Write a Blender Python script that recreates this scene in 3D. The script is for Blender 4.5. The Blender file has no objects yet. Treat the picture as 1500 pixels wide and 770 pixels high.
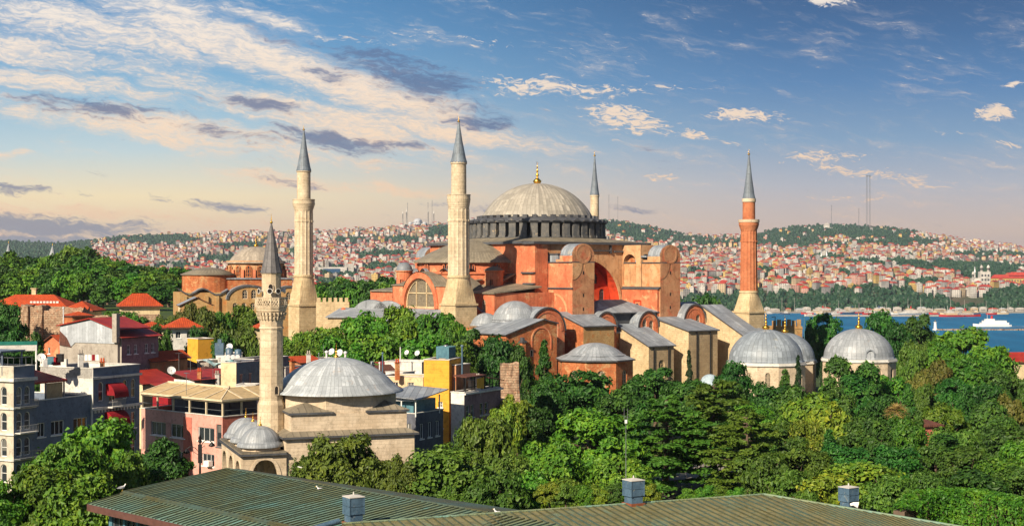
import bpy, math, random
import numpy as np
from mathutils import Vector, Matrix
from mathutils.geometry import tessellate_polygon
PI = math.pi
R = math.radians
sc = bpy.context.scene
COL = sc.collection
random.seed(7)
rng = np.random.default_rng(11)

# ------------------------------------------------------------------ camera, sky, sun, exposure
F, H = 2100.0, 31.0                     # focal length in photo pixels, camera height
def WX(px, D): return (px - 750) / F * D
def WZ(py, D): return H + (397 - py) / F * D
def WP(px, py, D): return Vector((WX(px, D), D, WZ(py, D)))
cam = bpy.data.cameras.new('camera'); camo = bpy.data.objects.new('camera', cam); COL.objects.link(camo)
camo.location = (0, 0, H); camo.rotation_euler = (PI / 2, 0, 0)
cam.sensor_width = 36; cam.lens = 36 * F / 1500; cam.shift_y = 12 / 1500
cam.clip_start = 1; cam.clip_end = 60000
sc.camera = camo
sc.view_settings.view_transform = 'Standard'; sc.view_settings.look = 'None'
sc.view_settings.exposure = 0.75; sc.view_settings.gamma = 1; sc.view_settings.use_curve_mapping = False
sc.render.engine = 'CYCLES'
sc.cycles.use_denoising = True
sc.cycles.max_bounces = 6; sc.cycles.diffuse_bounces = 3; sc.cycles.transmission_bounces = 4; sc.cycles.volume_bounces = 0
sc.cycles.transparent_max_bounces = 8
sc.cycles.sample_clamp_indirect = 4
AZ, EL = R(33), R(32)                   # sun: 33 degrees left of straight behind the camera
SUN = Vector((-math.sin(AZ) * math.cos(EL), -math.cos(AZ) * math.cos(EL), math.sin(EL)))
sl = bpy.data.lights.new('sun', 'SUN'); sl.energy = 5.0; sl.angle = R(.5); sl.color = (1, .85, .65)
so = bpy.data.objects.new('sun', sl); COL.objects.link(so)
so.rotation_euler = (-SUN).to_track_quat('-Z', 'Y').to_euler(); so.location = (-60, -80, 120)

class G:
    """small wrapper to write node trees shortly"""
    def __init__(s, nt): s.nt = nt
    def n(s, t, ins=None, **kw):
        nd = s.nt.nodes.new(t)
        for k, v in kw.items(): setattr(nd, k, v)
        for k, v in (ins or {}).items(): s.put(nd.inputs[k], v)
        return nd
    def put(s, sock, v):
        if isinstance(v, bpy.types.NodeSocket): s.nt.links.new(v, sock)
        else:
            if hasattr(sock.default_value, '__len__') and not hasattr(v, '__len__'): v = [v] * len(sock.default_value)
            elif hasattr(sock.default_value, '__len__') and len(sock.default_value) == 4 and len(v) == 3: v = (*v, 1)
            sock.default_value = v
    def m(s, op, a, b=0.0, c=0.0, clamp=False):
        return s.n('ShaderNodeMath', {0: a, 1: b, 2: c}, operation=op, use_clamp=clamp).outputs[0]
    def vm(s, op, a, b=(0, 0, 0), out=0):
        return s.n('ShaderNodeVectorMath', {0: a, 1: b}, operation=op).outputs[out]
    def mix(s, f, a, b, blend='MIX'):
        return s.n('ShaderNodeMix', {0: f, 6: a, 7: b}, data_type='RGBA', blend_type=blend, clamp_factor=True).outputs[2]
    def noise(s, vec, scale, detail=4, rough=.55, dist=0):
        return s.n('ShaderNodeTexNoise', {'Vector': vec, 'Scale': scale, 'Detail': detail, 'Roughness': rough, 'Distortion': dist}).outputs[0]
    def mr(s, v, a, b, c=0., d=1., kind='SMOOTHSTEP'):
        return s.n('ShaderNodeMapRange', {0: v, 1: a, 2: b, 3: c, 4: d}, interpolation_type=kind, clamp=True).outputs[0] if kind == 'LINEAR' else \
            s.n('ShaderNodeMapRange', {0: v, 1: a, 2: b, 3: c, 4: d}, interpolation_type=kind).outputs[0]
    def ramp(s, f, stops):
        r = s.n('ShaderNodeValToRGB', {0: f}); el = r.color_ramp.elements
        while len(el) < len(stops): el.new(.5)
        for e, (p, c) in zip(el, stops): e.position = p; e.color = (*c, 1) if len(c) == 3 else c
        return r.outputs[0]
    def xyz(s, v): return s.n('ShaderNodeSeparateXYZ', {0: v}).outputs
    def vec(s, x=0., y=0., z=0.): return s.n('ShaderNodeCombineXYZ', {0: x, 1: y, 2: z}).outputs[0]

def lin(r, g, b):
    f = lambda c: (c / 255 / 12.92) if c < 11 else ((c / 255 + .055) / 1.055) ** 2.4
    return (f(r), f(g), f(b))

# world: Nishita sky, a warm band at the horizon, and streaks of evening cloud by direction
SKYS = .1
def make_world():
    w = bpy.data.worlds.new('World'); sc.world = w; w.use_nodes = True
    nt = w.node_tree; nt.nodes.clear(); g = G(nt)
    k = 1 / SKYS / 2 ** .75
    sc_ = lambda c, q=1.: tuple(x * k * q for x in c)
    sky = g.n('ShaderNodeTexSky', sky_type='NISHITA', sun_disc=False, sun_elevation=EL, sun_rotation=math.atan2(SUN.x, SUN.y) % (2 * PI),
              altitude=80, air_density=1.0, dust_density=1.0, ozone_density=2.0).outputs[0]
    d = g.n('ShaderNodeTexCoord').outputs['Generated']
    x, y, z = g.xyz(d)
    yy = g.m('MAXIMUM', g.m('ABSOLUTE', y), .05)
    sx = g.m('DIVIDE', x, yy); tz = g.m('DIVIDE', z, yy)           # tangent-plane direction
    px = g.m('MULTIPLY_ADD', sx, F, 750.); py = g.m('MULTIPLY_ADD', tz, -F, 397.)
    # clear-sky colour by elevation, bluer away from the bright left side
    el = g.m('MULTIPLY', tz, F)                                     # elevation in photo pixels above the horizon
    e = g.m('DIVIDE', el, 420., clamp=True)
    left = g.ramp(e, [(0, sc_(lin(214, 190, 176))), (.12, sc_(lin(242, 208, 172))), (.26, sc_(lin(254, 230, 182))), (.42, sc_(lin(196, 214, 218))), (.62, sc_(lin(136, 184, 214))), (.82, sc_(lin(98, 158, 204))), (1, sc_(lin(70, 136, 190)))])
    right = g.ramp(e, [(0, sc_(lin(200, 172, 160))), (.14, sc_(lin(212, 184, 168))), (.3, sc_(lin(176, 176, 188))), (.46, sc_(lin(120, 152, 186))), (.66, sc_(lin(68, 118, 170))), (.84, sc_(lin(36, 90, 144))), (1, sc_(lin(22, 70, 122)))])
    fr = g.mr(px, 150., 1250.)
    clear = g.mix(fr, left, right)
    clear = g.mix(.08, clear, sky)
    up = g.mr(tz, .25, 1.2)
    clear = g.mix(up, clear, g.mix(.5, sky, (0, 0, 0)))                                    # overhead: the physical sky alone
    # clouds: soft regions (photo direction, size, tilt) cut up by noise stretched along the wind
    P0 = g.vec(px, py, 0.)
    wob = g.n('ShaderNodeTexNoise', {'Vector': P0, 'Scale': .011, 'Detail': 4., 'Roughness': .6}).outputs['Color']
    P = g.vm('ADD', P0, g.vm('MULTIPLY', g.vm('SUBTRACT', wob, (.5, .5, .5)), (70, 34, 0)))
    def region(lst):
        tot = None
        for (cx, cy, rx, ry, a, wt) in lst:
            mp = g.n('ShaderNodeMapping', {'Vector': P, 'Location': (cx, cy, 0), 'Rotation': (0, 0, R(a)), 'Scale': (rx, ry, 1)}, vector_type='TEXTURE').outputs[0]
            l = g.vm('LENGTH', mp, out=1)
            v = g.m('MULTIPLY', g.mr(l, 1.2, .1), wt)
            tot = v if tot is None else g.m('MAXIMUM', tot, v)
        return tot
    def fbm(sx_, sy_, a, detail=8, rough=.62, off=0., dist=.0):
        mp = g.n('ShaderNodeMapping', {'Vector': P, 'Location': (off, off * .7, 0), 'Rotation': (0, 0, R(a)), 'Scale': (sx_, sy_, 1)}, vector_type='TEXTURE').outputs[0]
        return g.noise(mp, 1., detail, rough, dist)
    big = fbm(150, 30, 13, 9, .66, 40, .5); mid = fbm(46, 9, 9, 8, .7, 300, .5); rip = fbm(15, 4.2, 5, 4, .6, 900, .8)
    # broad evening streaks, thin veils between them
    bright = region([(330, 60, 360, 46, 21, 1.), (560, 140, 280, 44, 19, 1.0), (130, 40, 300, 50, 10, .9), (40, 25, 160, 40, 8, .8), (250, 190, 420, 34, 9, 1.0), (480, 178, 300, 36, 14, 1.), (40, 75, 190, 34, 10, .85),
                     (650, 192, 200, 26, 9, 1.), (80, 120, 240, 30, 6, .85), (400, 262, 140, 16, 7, .8), (600, 278, 110, 12, 4, .7), (120, 312, 380, 15, 3, .8), (10, 225, 40, 9, 0, .7), (40, 335, 180, 18, 3, .7), (230, 110, 240, 30, 12, .7), (520, 235, 200, 12, 6, .6), (380, 20, 120, 20, 16, .6)])
    alto = region([(790, 128, 150, 24, 4, .95), (925, 172, 100, 32, 14, 1.1), (1020, 200, 50, 13, 10, 1.), (1095, 170, 84, 15, 2, 1.25), (1455, 168, 58, 20, -3, 1.3), (1212, 4, 70, 12, 0, 1.15), (1480, 125, 36, 7, -4, 1.2),
                   (1290, 255, 220, 16, 10, .85), (1200, 228, 110, 13, -4, .9), (975, 262, 50, 8, 6, .8), (880, 130, 140, 16, 6, .8), (1480, 210, 36, 7, 0, .9), (1240, 290, 120, 8, 2, .7), (1065, 213, 26, 6, 8, .9), (700, 60, 240, 16, 6, .45), (1000, 130, 120, 8, 4, .5), (1390, 195, 60, 6, 3, .7), (1340, 262, 40, 6, 0, .7), (520, 60, 120, 14, 10, .6)])
    dark = region([(590, 112, 170, 44, 17, 1.0), (705, 180, 96, 16, 3, 1.1), (375, 152, 130, 15, 10, 1.05), (130, 160, 170, 20, 8, 1.), (500, 212, 170, 20, 9, 1.0), (330, 195, 150, 14, 12, .85), (590, 215, 70, 10, 3, .95),
                   (15, 278, 80, 10, 4, 1.1), (60, 330, 240, 24, 4, 1.3), (20, 352, 220, 20, 2, 1.4), (300, 300, 170, 9, 4, .8), (440, 268, 80, 10, 5, .85), (640, 300, 50, 9, 3, .8), (230, 160, 70, 10, 8, .9), (700, 305, 70, 10, 0, .8), (930, 305, 60, 6, 2, .7), (480, 112, 70, 16, 18, .8), (660, 140, 90, 20, 12, .8), (420, 60, 140, 12, 20, .5)])
    tex = g.m('ADD', g.m('ADD', g.m('MULTIPLY', big, .36), g.m('MULTIPLY', mid, .30)), g.m('MULTIPLY', rip, .34))
    ctr = lambda t, k: g.m('MULTIPLY', g.m('SUBTRACT', t, .5), k)
    cb = g.mr(g.m('ADD', ctr(tex, 2.3), g.m('MULTIPLY', bright, .39)), .13, .53)
    veil = g.m('MULTIPLY', g.mr(g.m('ADD', g.m('ADD', g.m('MULTIPLY', big, .6), g.m('MULTIPLY', mid, .4)), g.m('MULTIPLY', bright, .3)), .48, .82), .5)
    ta = g.m('ADD', g.m('ADD', g.m('MULTIPLY', mid, .26), g.m('MULTIPLY', rip, .62)), g.m('MULTIPLY', big, .12))
    ca = g.mr(g.m('ADD', ctr(ta, 1.9), g.m('MULTIPLY', alto, .40)), .245, .48)
    td = g.m('ADD', g.m('ADD', g.m('MULTIPLY', fbm(110, 20, 11, 8, .66, 1700, .4), .5), g.m('MULTIPLY', mid, .24)), g.m('MULTIPLY', rip, .26))
    cd = g.mr(g.m('ADD', ctr(td, 2.2), g.m('MULTIPLY', dark, .42)), .15, .48)
    warm = g.ramp(e, [(0, sc_(lin(226, 178, 150))), (.2, sc_(lin(250, 210, 172))), (.5, sc_(lin(255, 226, 196))), (1, sc_(lin(252, 242, 230)))])
    grey = g.ramp(e, [(0, sc_(lin(112, 132, 152))), (.25, sc_(lin(140, 142, 160))), (.5, sc_(lin(92, 114, 152))), (1, sc_(lin(100, 128, 168)))])
    c = g.mix(veil, clear, warm)
    c = g.mix(g.m('MULTIPLY', cb, .92), c, warm)
    c = g.mix(g.m('MULTIPLY', ca, .88), c, warm)
    c = g.mix(g.m('MULTIPLY', cd, .85), c, grey)
    bg = g.n('ShaderNodeBackground', {0: c, 1: SKYS})
    nt.links.new(bg.outputs[0], g.n('ShaderNodeOutputWorld').inputs[0])
    w.cycles.sampling_method = 'MANUAL'; w.cycles.sample_map_resolution = 512
make_world()

# ------------------------------------------------------------------ materials
ALB = .93; MOT = .6
def base_mat(name):
    m = bpy.data.materials.new(name); m.use_nodes = True
    nt = m.node_tree; g = G(nt); b = nt.nodes['Principled BSDF']
    b.inputs['Specular IOR Level'].default_value = .25
    return m, g, b
def surf_uv(g):
    tc = g.n('ShaderNodeTexCoord'); Pn = tc.outputs['Object']; N = tc.outputs['Normal']
    T = g.vm('NORMALIZE', g.vm('CROSS_PRODUCT', N, (0, 0, 1)))
    u = g.vm('DOT_PRODUCT', Pn, T, out=1)
    return Pn, u, g.xyz(Pn)[2], N
def mat(name, c1, c2=None, rough=.85, nscale=.25, streak=.35, bump=.25, bscale=3., pat=None, p=(.9, .4), pd=.6, radial=0, metal=0., c3=None, c3t=(.58, .72), spec=.25, emit=0):
    """weathered surface: two or three pigment colours in blotches, rain streaks, and an optional laid pattern"""
    m, g, b = base_mat(name)
    c2 = c2 or tuple(x * .72 for x in c1)
    c1, c2 = tuple(x * ALB for x in c1), tuple(x * ALB for x in c2)
    P, u, z, N = surf_uv(g)
    oi = g.n('ShaderNodeObjectInfo').outputs['Random']
    Pr = g.vm('ADD', P, g.vec(g.m('MULTIPLY', oi, 37.), g.m('MULTIPLY', oi, 91.), 0.))
    n1 = g.noise(Pr, nscale, 6, .62)
    col = g.mix(g.mr(n1, .36, .64), c1, c2)
    if c3: col = g.mix(g.mr(g.noise(Pr, nscale * 1.7, 5, .65, .6), *c3t), col, c3)
    if streak:
        x_, y_, z_ = g.xyz(Pr)
        ns = g.noise(g.vec(g.m('MULTIPLY', x_, 1.3), g.m('MULTIPLY', y_, 1.3), g.m('MULTIPLY', z_, .11)), 1.2, 5, .65)
        col = g.mix(g.m('MULTIPLY', g.mr(ns, .5, .78), streak), col, tuple(x * .45 for x in c2))
    col = g.mix(g.m('MULTIPLY', g.mr(g.noise(Pr, nscale * 4.5, 9, .72, .4), .47, .70), MOT), col, tuple(x * .38 for x in c2))
    nf = g.noise(Pr, bscale, 5, .6)
    hgt = nf
    if radial:
        x_, y_, z_ = g.xyz(P)
        a = g.m('DIVIDE', g.m('ARCTAN2', y_, x_), 2 * PI)
        u = g.m('MULTIPLY', a, float(radial)); pw = 1.
    else: pw = p[0]
    if pat in ('ashlar', 'brick'):
        if radial: uu = g.m('MULTIPLY', u, p[0])
        else: uu = u
        br = g.n('ShaderNodeTexBrick', {'Vector': g.vec(uu, z, 0.), 'Color1': (1, 1, 1, 1), 'Color2': (.5, .5, .5, 1), 'Mortar': (0, 0, 0, 1), 'Scale': 1.,
                 'Mortar Size': p[1] * .06, 'Mortar Smooth': .3, 'Bias': .1, 'Brick Width': p[0], 'Row Height': p[1]})
        v = g.xyz(br.outputs[0])[0]
        col = g.mix(g.m('MULTIPLY', g.m('SUBTRACT', 1., v, clamp=True), pd), col, tuple(x * .5 for x in c2))
        hgt = g.m('ADD', nf, g.m('MULTIPLY', br.outputs[1], -.7))
    elif pat in ('seam', 'tile'):
        fr = g.m('FRACT', g.m('DIVIDE', u, pw))
        dd = g.m('ABSOLUTE', g.m('SUBTRACT', fr, .5))
        ln = g.mr(dd, .38, .47)
        if pat == 'tile':
            fz = g.m('FRACT', g.m('DIVIDE', z, p[1])); ln = g.m('MAXIMUM', g.mr(dd, .18, .5), g.m('MULTIPLY', g.mr(fz, .7, 1.), .6))
        else:
            fz = g.m('ABSOLUTE', g.m('SUBTRACT', g.m('FRACT', g.m('DIVIDE', z, p[1])), .5)); ln = g.m('MAXIMUM', ln, g.m('MULTIPLY', g.mr(fz, .45, .495), .7))
        wn = g.n('ShaderNodeTexWhiteNoise', {0: g.vec(g.m('FLOOR', g.m('DIVIDE', u, pw)), g.m('FLOOR', g.m('DIVIDE', z, p[1])), 0.)}, noise_dimensions='3D').outputs[0]
        col = g.mix(g.m('MULTIPLY', wn, (.8 if 'dome' in name or 'sheet' in name else .5) if pat == 'seam' else .35), col, tuple(x * .62 for x in c2))
        col = g.mix(g.m('MULTIPLY', ln, pd), col, tuple(x * .4 for x in c2))
        hgt = g.m('ADD', g.m('MULTIPLY', nf, .5), g.m('MULTIPLY', ln, .8))
    g.put(b.inputs['Base Color'], col); b.inputs['Roughness'].default_value = rough; b.inputs['Metallic'].default_value = metal
    b.inputs['Specular IOR Level'].default_value = spec
    if bump: g.put(b.inputs['Normal'], g.n('ShaderNodeBump', {'Strength': bump, 'Distance': .12, 'Height': hgt}).outputs[0])
    return m
def flat(name, c, rough=.6, metal=0., spec=.3, var=.25, scale=1.5):
    m, g, b = base_mat(name)
    P = g.n('ShaderNodeTexCoord').outputs['Object']
    g.put(b.inputs['Base Color'], g.mix(g.mr(g.noise(P, scale, 5, .6), .35, .7), c, tuple(x * (1 - var) for x in c)))
    b.inputs['Roughness'].default_value = rough; b.inputs['Metallic'].default_value = metal; b.inputs['Specular IOR Level'].default_value = spec
    return m
def leaf_mat(name, c1, c2, c3, tr=.15):
    m, g, b = base_mat(name)
    geo = g.n('ShaderNodeNewGeometry'); oi = g.n('ShaderNodeObjectInfo').outputs['Random']
    ri = geo.outputs['Random Per Island']
    P = g.n('ShaderNodeTexCoord').outputs['Object']
    nz = g.noise(g.vm('ADD', P, g.vec(g.m('MULTIPLY', oi, 50.), 0., 0.)), .55, 4, .6)
    f = g.m('ADD', g.m('MULTIPLY', ri, .26), g.m('MULTIPLY', nz, .74))
    col = g.ramp(f, [(.22, c2), (.5, c1), (.78, c3)])
    hs = g.n('ShaderNodeHueSaturation', {'Hue': g.m('MULTIPLY_ADD', oi, .05, .475), 'Saturation': 1., 'Value': g.m('MULTIPLY_ADD', g.m('FRACT', g.m('MULTIPLY', oi, 7.3)), .5, .75), 'Color': col}).outputs[0]
    g.put(b.inputs['Base Color'], hs); b.inputs['Roughness'].default_value = .55; b.inputs['Specular IOR Level'].default_value = .3
    t = g.n('ShaderNodeBsdfTranslucent', {0: hs}); mx = g.n('ShaderNodeMixShader', {0: tr, 1: b.outputs[0], 2: t.outputs[0]})
    g.nt.links.new(mx.outputs[0], g.nt.nodes['Material Output'].inputs[0])
    return m
M = {}
M['orange'] = mat('orange_plaster', (.63, .215, .105), (.51, .14, .065), nscale=.2, streak=.8, bump=.4, c3=(.58, .33, .17), c3t=(.53, .68))
M['orange2'] = mat('orange_brick', (.58, .20, .075), (.42, .125, .045), nscale=.35, streak=.6, bump=.4, pat='brick', p=(.9, .36), pd=.6, c3=(.52, .32, .15), c3t=(.48, .66))
M['red'] = mat('red_plaster', (.70, .07, .022), (.52, .055, .018), nscale=.12, streak=.3, c3=(.58, .16, .06), c3t=(.62, .8))
M['beige'] = mat('stained_plaster', (.62, .375, .20), (.50, .26, .125), nscale=.18, streak=.75, c3=(.52, .20, .08), c3t=(.54, .68))
M['brown'] = mat('brown_render', (.52, .27, .14), (.42, .18, .09), nscale=.2, streak=.7, c3=(.48, .14, .07), c3t=(.52, .68))
M['stone'] = mat('tan_ashlar', (.68, .54, .33), (.56, .42, .24), nscale=.25, streak=.45, pat='ashlar', p=(1.1, .5), pd=.6, c3=(.46, .33, .19))
M['stone_w'] = mat('pale_ashlar', (.70, .58, .43), (.58, .46, .32), nscale=.35, streak=.4, pat='ashlar', p=(.9, .4), pd=.5, c3=(.52, .40, .28))
M['stone_m'] = mat('minaret_stone', (.72, .60, .43), (.58, .46, .31), nscale=.4, streak=.55, pat='ashlar', p=(1.1, .8), pd=.5, radial=12)
M['stone_b'] = mat('stone_and_brick', (.54, .37, .17), (.44, .25, .10), nscale=.35, streak=.2, pat='brick', p=(.7, .3), pd=.6, c3=(.5, .2, .06), c3t=(.55, .66))
M['rubble'] = mat('rubble_masonry', (.58, .43, .29), (.36, .23, .15), nscale=1.6, streak=.5, bump=1., bscale=1.6, pat='brick', p=(.7, .38), pd=.85, c3=(.44, .19, .10), c3t=(.54, .64))
M['brickmin'] = mat('red_brick_shaft', (.56, .215, .10), (.47, .155, .07), nscale=.3, streak=.3, pat='brick', p=(1., .5), pd=.35, radial=16)
M['lead'] = mat('lead_sheet', (.36, .40, .44), (.25, .28, .32), rough=.55, nscale=.3, streak=.2, pat='seam', p=(.9, 2.2), pd=.5, bump=.3, spec=.4, c3=(.36, .33, .28), c3t=(.58, .75))
M['leadbrown'] = mat('old_lead', (.30, .26, .19), (.22, .19, .14), rough=.6, nscale=.3, streak=.2, pat='seam', p=(.8, 3.), pd=.5, spec=.3)
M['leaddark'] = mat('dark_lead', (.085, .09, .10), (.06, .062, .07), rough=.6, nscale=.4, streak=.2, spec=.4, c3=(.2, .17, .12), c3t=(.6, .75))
M['lead_blue'] = mat('cone_lead', (.20, .245, .29), (.15, .18, .22), rough=.55, nscale=.5, streak=.25, pat='seam', radial=14, p=(1., 2.5), pd=.5, spec=.4)
M['lead_main'] = mat('dome_lead', (.48, .44, .365), (.37, .34, .285), rough=.5, nscale=.25, streak=.25, pat='seam', radial=80, p=(1., 1.6), pd=.45, spec=.4, c3=(.25, .23, .17), c3t=(.62, .8))
M['lead_small'] = mat('small_dome_lead', (.40, .43, .46), (.31, .34, .37), rough=.5, nscale=.4, streak=.25, pat='seam', radial=48, p=(1., 1.5), pd=.5, spec=.4, c3=(.40, .34, .30), c3t=(.6, .75))
M['lead_panel'] = mat('panelled_dome_lead', (.34, .39, .44), (.25, .29, .33), rough=.5, nscale=.3, streak=.2, pat='seam', radial=44, p=(1., 1.35), pd=.55, spec=.4, c3=(.36, .36, .31), c3t=(.58, .75))
M['gold'] = flat('gilt', (.85, .48, .08), .3, 1., var=.3)
def glass_mat():
    m, g, b = base_mat('window_glass'); oi = g.n('ShaderNodeObjectInfo').outputs['Random']; P = g.n('ShaderNodeTexCoord').outputs['Generated']
    x_, y_, z_ = g.xyz(P)
    cur = g.m('MULTIPLY', g.m('GREATER_THAN', g.m('FRACT', g.m('MULTIPLY', oi, 5.7)), .62), g.m('GREATER_THAN', z_, g.m('MULTIPLY_ADD', g.m('FRACT', g.m('MULTIPLY', oi, 13.1)), .9, .05)))
    fold = g.noise(g.vec(g.m('MULTIPLY', x_, 9.), g.m('MULTIPLY', y_, 9.), g.m('MULTIPLY', z_, .6)), 3., 3)
    g.put(b.inputs['Base Color'], g.mix(g.m('MULTIPLY', cur, g.m('MULTIPLY_ADD', fold, .8, .1)), (.022, .028, .034), (.22, .21, .19)))
    b.inputs['Roughness'].default_value = .08; b.inputs['Specular IOR Level'].default_value = .6; return m
M['glass'] = glass_mat()
M['lattice'] = mat('window_lattice', (.26, .22, .15), (.17, .14, .1), nscale=2., streak=0, pat='brick', p=(.55, .55), pd=.6, bump=.1)
M['dark'] = flat('dark_opening', (.018, .015, .014), .9)
M['white'] = flat('white_paint', (.78, .77, .74), .6, var=.12)
M['trim'] = mat('white_render', (.70, .68, .64), (.58, .56, .51), nscale=.5, streak=.2, bump=.1)
M['tile'] = mat('clay_tiles', (.54, .085, .022), (.43, .06, .018), nscale=.35, streak=0, pat='tile', p=(.42, .34), pd=.38, bump=.5, c3=(.46, .14, .05), c3t=(.6, .76))
M['tiler'] = mat('red_sheet_roof', (.44, .045, .025), (.33, .03, .02), rough=.5, nscale=.4, streak=.1, pat='tile', p=(.5, 2.), pd=.4, c3=(.3, .03, .02))
M['brownroof'] = mat('brown_roof', (.16, .06, .04), (.1, .045, .035), nscale=.5, streak=.1, pat='tile', p=(.4, .5), pd=.4)
M['cream'] = mat('cream_render', (.70, .58, .36), (.60, .48, .29), nscale=.3, streak=.3, bump=.1)
M['yellow'] = mat('yellow_render', (.78, .40, .045), (.70, .34, .04), nscale=.25, streak=.2, bump=.1)
M['yellowline'] = mat('yellow_boarding', (.80, .42, .05), (.74, .37, .045), nscale=.25, streak=.12, bump=.2, pat='brick', p=(12., .62), pd=.35)
M['blueshade'] = mat('blue_shade_render', (.17, .21, .28), (.13, .165, .23), nscale=.4, streak=.25, bump=.1)  # the hotel row's blue shade is mixed into this wall colour
M['pink'] = mat('pink_render', (.66, .36, .30), (.58, .30, .245), nscale=.4, streak=.25, bump=.1)
M['salmon'] = mat('salmon_render', (.60, .19, .13), (.52, .15, .11), nscale=.4, streak=.25, bump=.1)
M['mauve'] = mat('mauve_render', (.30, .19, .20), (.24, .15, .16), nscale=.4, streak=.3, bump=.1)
M['grey'] = mat('bare_cement', (.40, .36, .31), (.32, .28, .24), nscale=.35, streak=.4, bump=.2)
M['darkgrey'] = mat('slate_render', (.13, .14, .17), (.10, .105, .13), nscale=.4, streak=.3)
M['sheetw'] = mat('pale_sheet_metal', (.52, .56, .61), (.43, .46, .50), rough=.5, nscale=.4, streak=.3, pat='seam', p=(.6, 9.), pd=.3)
M['beam'] = flat('beige_beam', (.62, .52, .36), .6)
M['awntan'] = flat('tan_canvas', (.46, .34, .18), .8)
M['awnred'] = mat('red_canvas', (.30, .010, .018), (.22, .008, .014), nscale=1., streak=.1, bump=.1)
M['rail'] = flat('grey_metal', (.25, .27, .28), .4, .6)
M['black'] = flat('black_metal', (.02, .02, .022), .45, .3)
M['dish'] = flat('dish_enamel', (.62, .62, .62), .4)
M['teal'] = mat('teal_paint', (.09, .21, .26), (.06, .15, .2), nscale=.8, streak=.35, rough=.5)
M['vent'] = mat('blue_zinc', (.085, .15, .22), (.06, .11, .165), nscale=1.2, streak=.35, rough=.42, spec=.5, c3=(.22, .24, .22))
M['copper'] = mat('verdigris_copper', (.15, .27, .22), (.19, .22, .115), rough=.55, nscale=.12, streak=.0, bump=.5, bscale=6., spec=.4, c3=(.15, .32, .29), c3t=(.5, .7))
M['copper2'] = mat('olive_copper', (.24, .215, .10), (.175, .16, .07), rough=.55, nscale=.35, streak=.0, bump=.5, bscale=6., spec=.35, c3=(.15, .205, .13), c3t=(.52, .7))
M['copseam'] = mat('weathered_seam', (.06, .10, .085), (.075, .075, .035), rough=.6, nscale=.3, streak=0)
M['rust'] = flat('rusty_iron', (.22, .07, .03), .8)
M['bark'] = mat('bark', (.17, .12, .085), (.10, .07, .05), nscale=1., streak=.3, bump=.6)
M['leafA'] = leaf_mat('leaf_bright', (.062, .165, .011), (.018, .07, .008), (.16, .265, .014))
M['leafB'] = leaf_mat('leaf_dark', (.030, .095, .012), (.010, .038, .007), (.07, .16, .014))
M['leafC'] = leaf_mat('leaf_yellow', (.11, .19, .014), (.045, .105, .010), (.25, .29, .018))
M['leafD'] = leaf_mat('leaf_olive', (.068, .125, .013), (.026, .058, .008), (.13, .185, .02))
M['leafE'] = leaf_mat('leaf_cedar', (.07, .155, .016), (.03, .08, .010), (.13, .22, .02), .3)
M['leafF'] = leaf_mat('leaf_cypress', (.022, .05, .014), (.012, .03, .01), (.035, .07, .016), .1)
M['leafG'] = leaf_mat('leaf_autumn', (.095, .115, .018), (.045, .065, .011), (.15, .125, .026))
M['leafW'] = leaf_mat('leaf_wood', (.016, .060, .032), (.009, .036, .024), (.030, .085, .034), .1)
M['grass'] = mat('park_grass', (.06, .10, .02), (.04, .07, .018), nscale=.05, streak=0, bump=.3, c3=(.16, .13, .07), c3t=(.6, .75))
M['asphalt'] = mat('asphalt', (.055, .055, .056), (.04, .04, .042), nscale=.3, streak=0)
M['paving'] = mat('stone_paving', (.28, .25, .21), (.22, .2, .17), nscale=.3, streak=0)
M['hill'] = mat('far_hill_scrub', (.05, .075, .035), (.10, .085, .055), nscale=.008, streak=0, bump=0, c3=(.2, .15, .1), c3t=(.6, .72))

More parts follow.
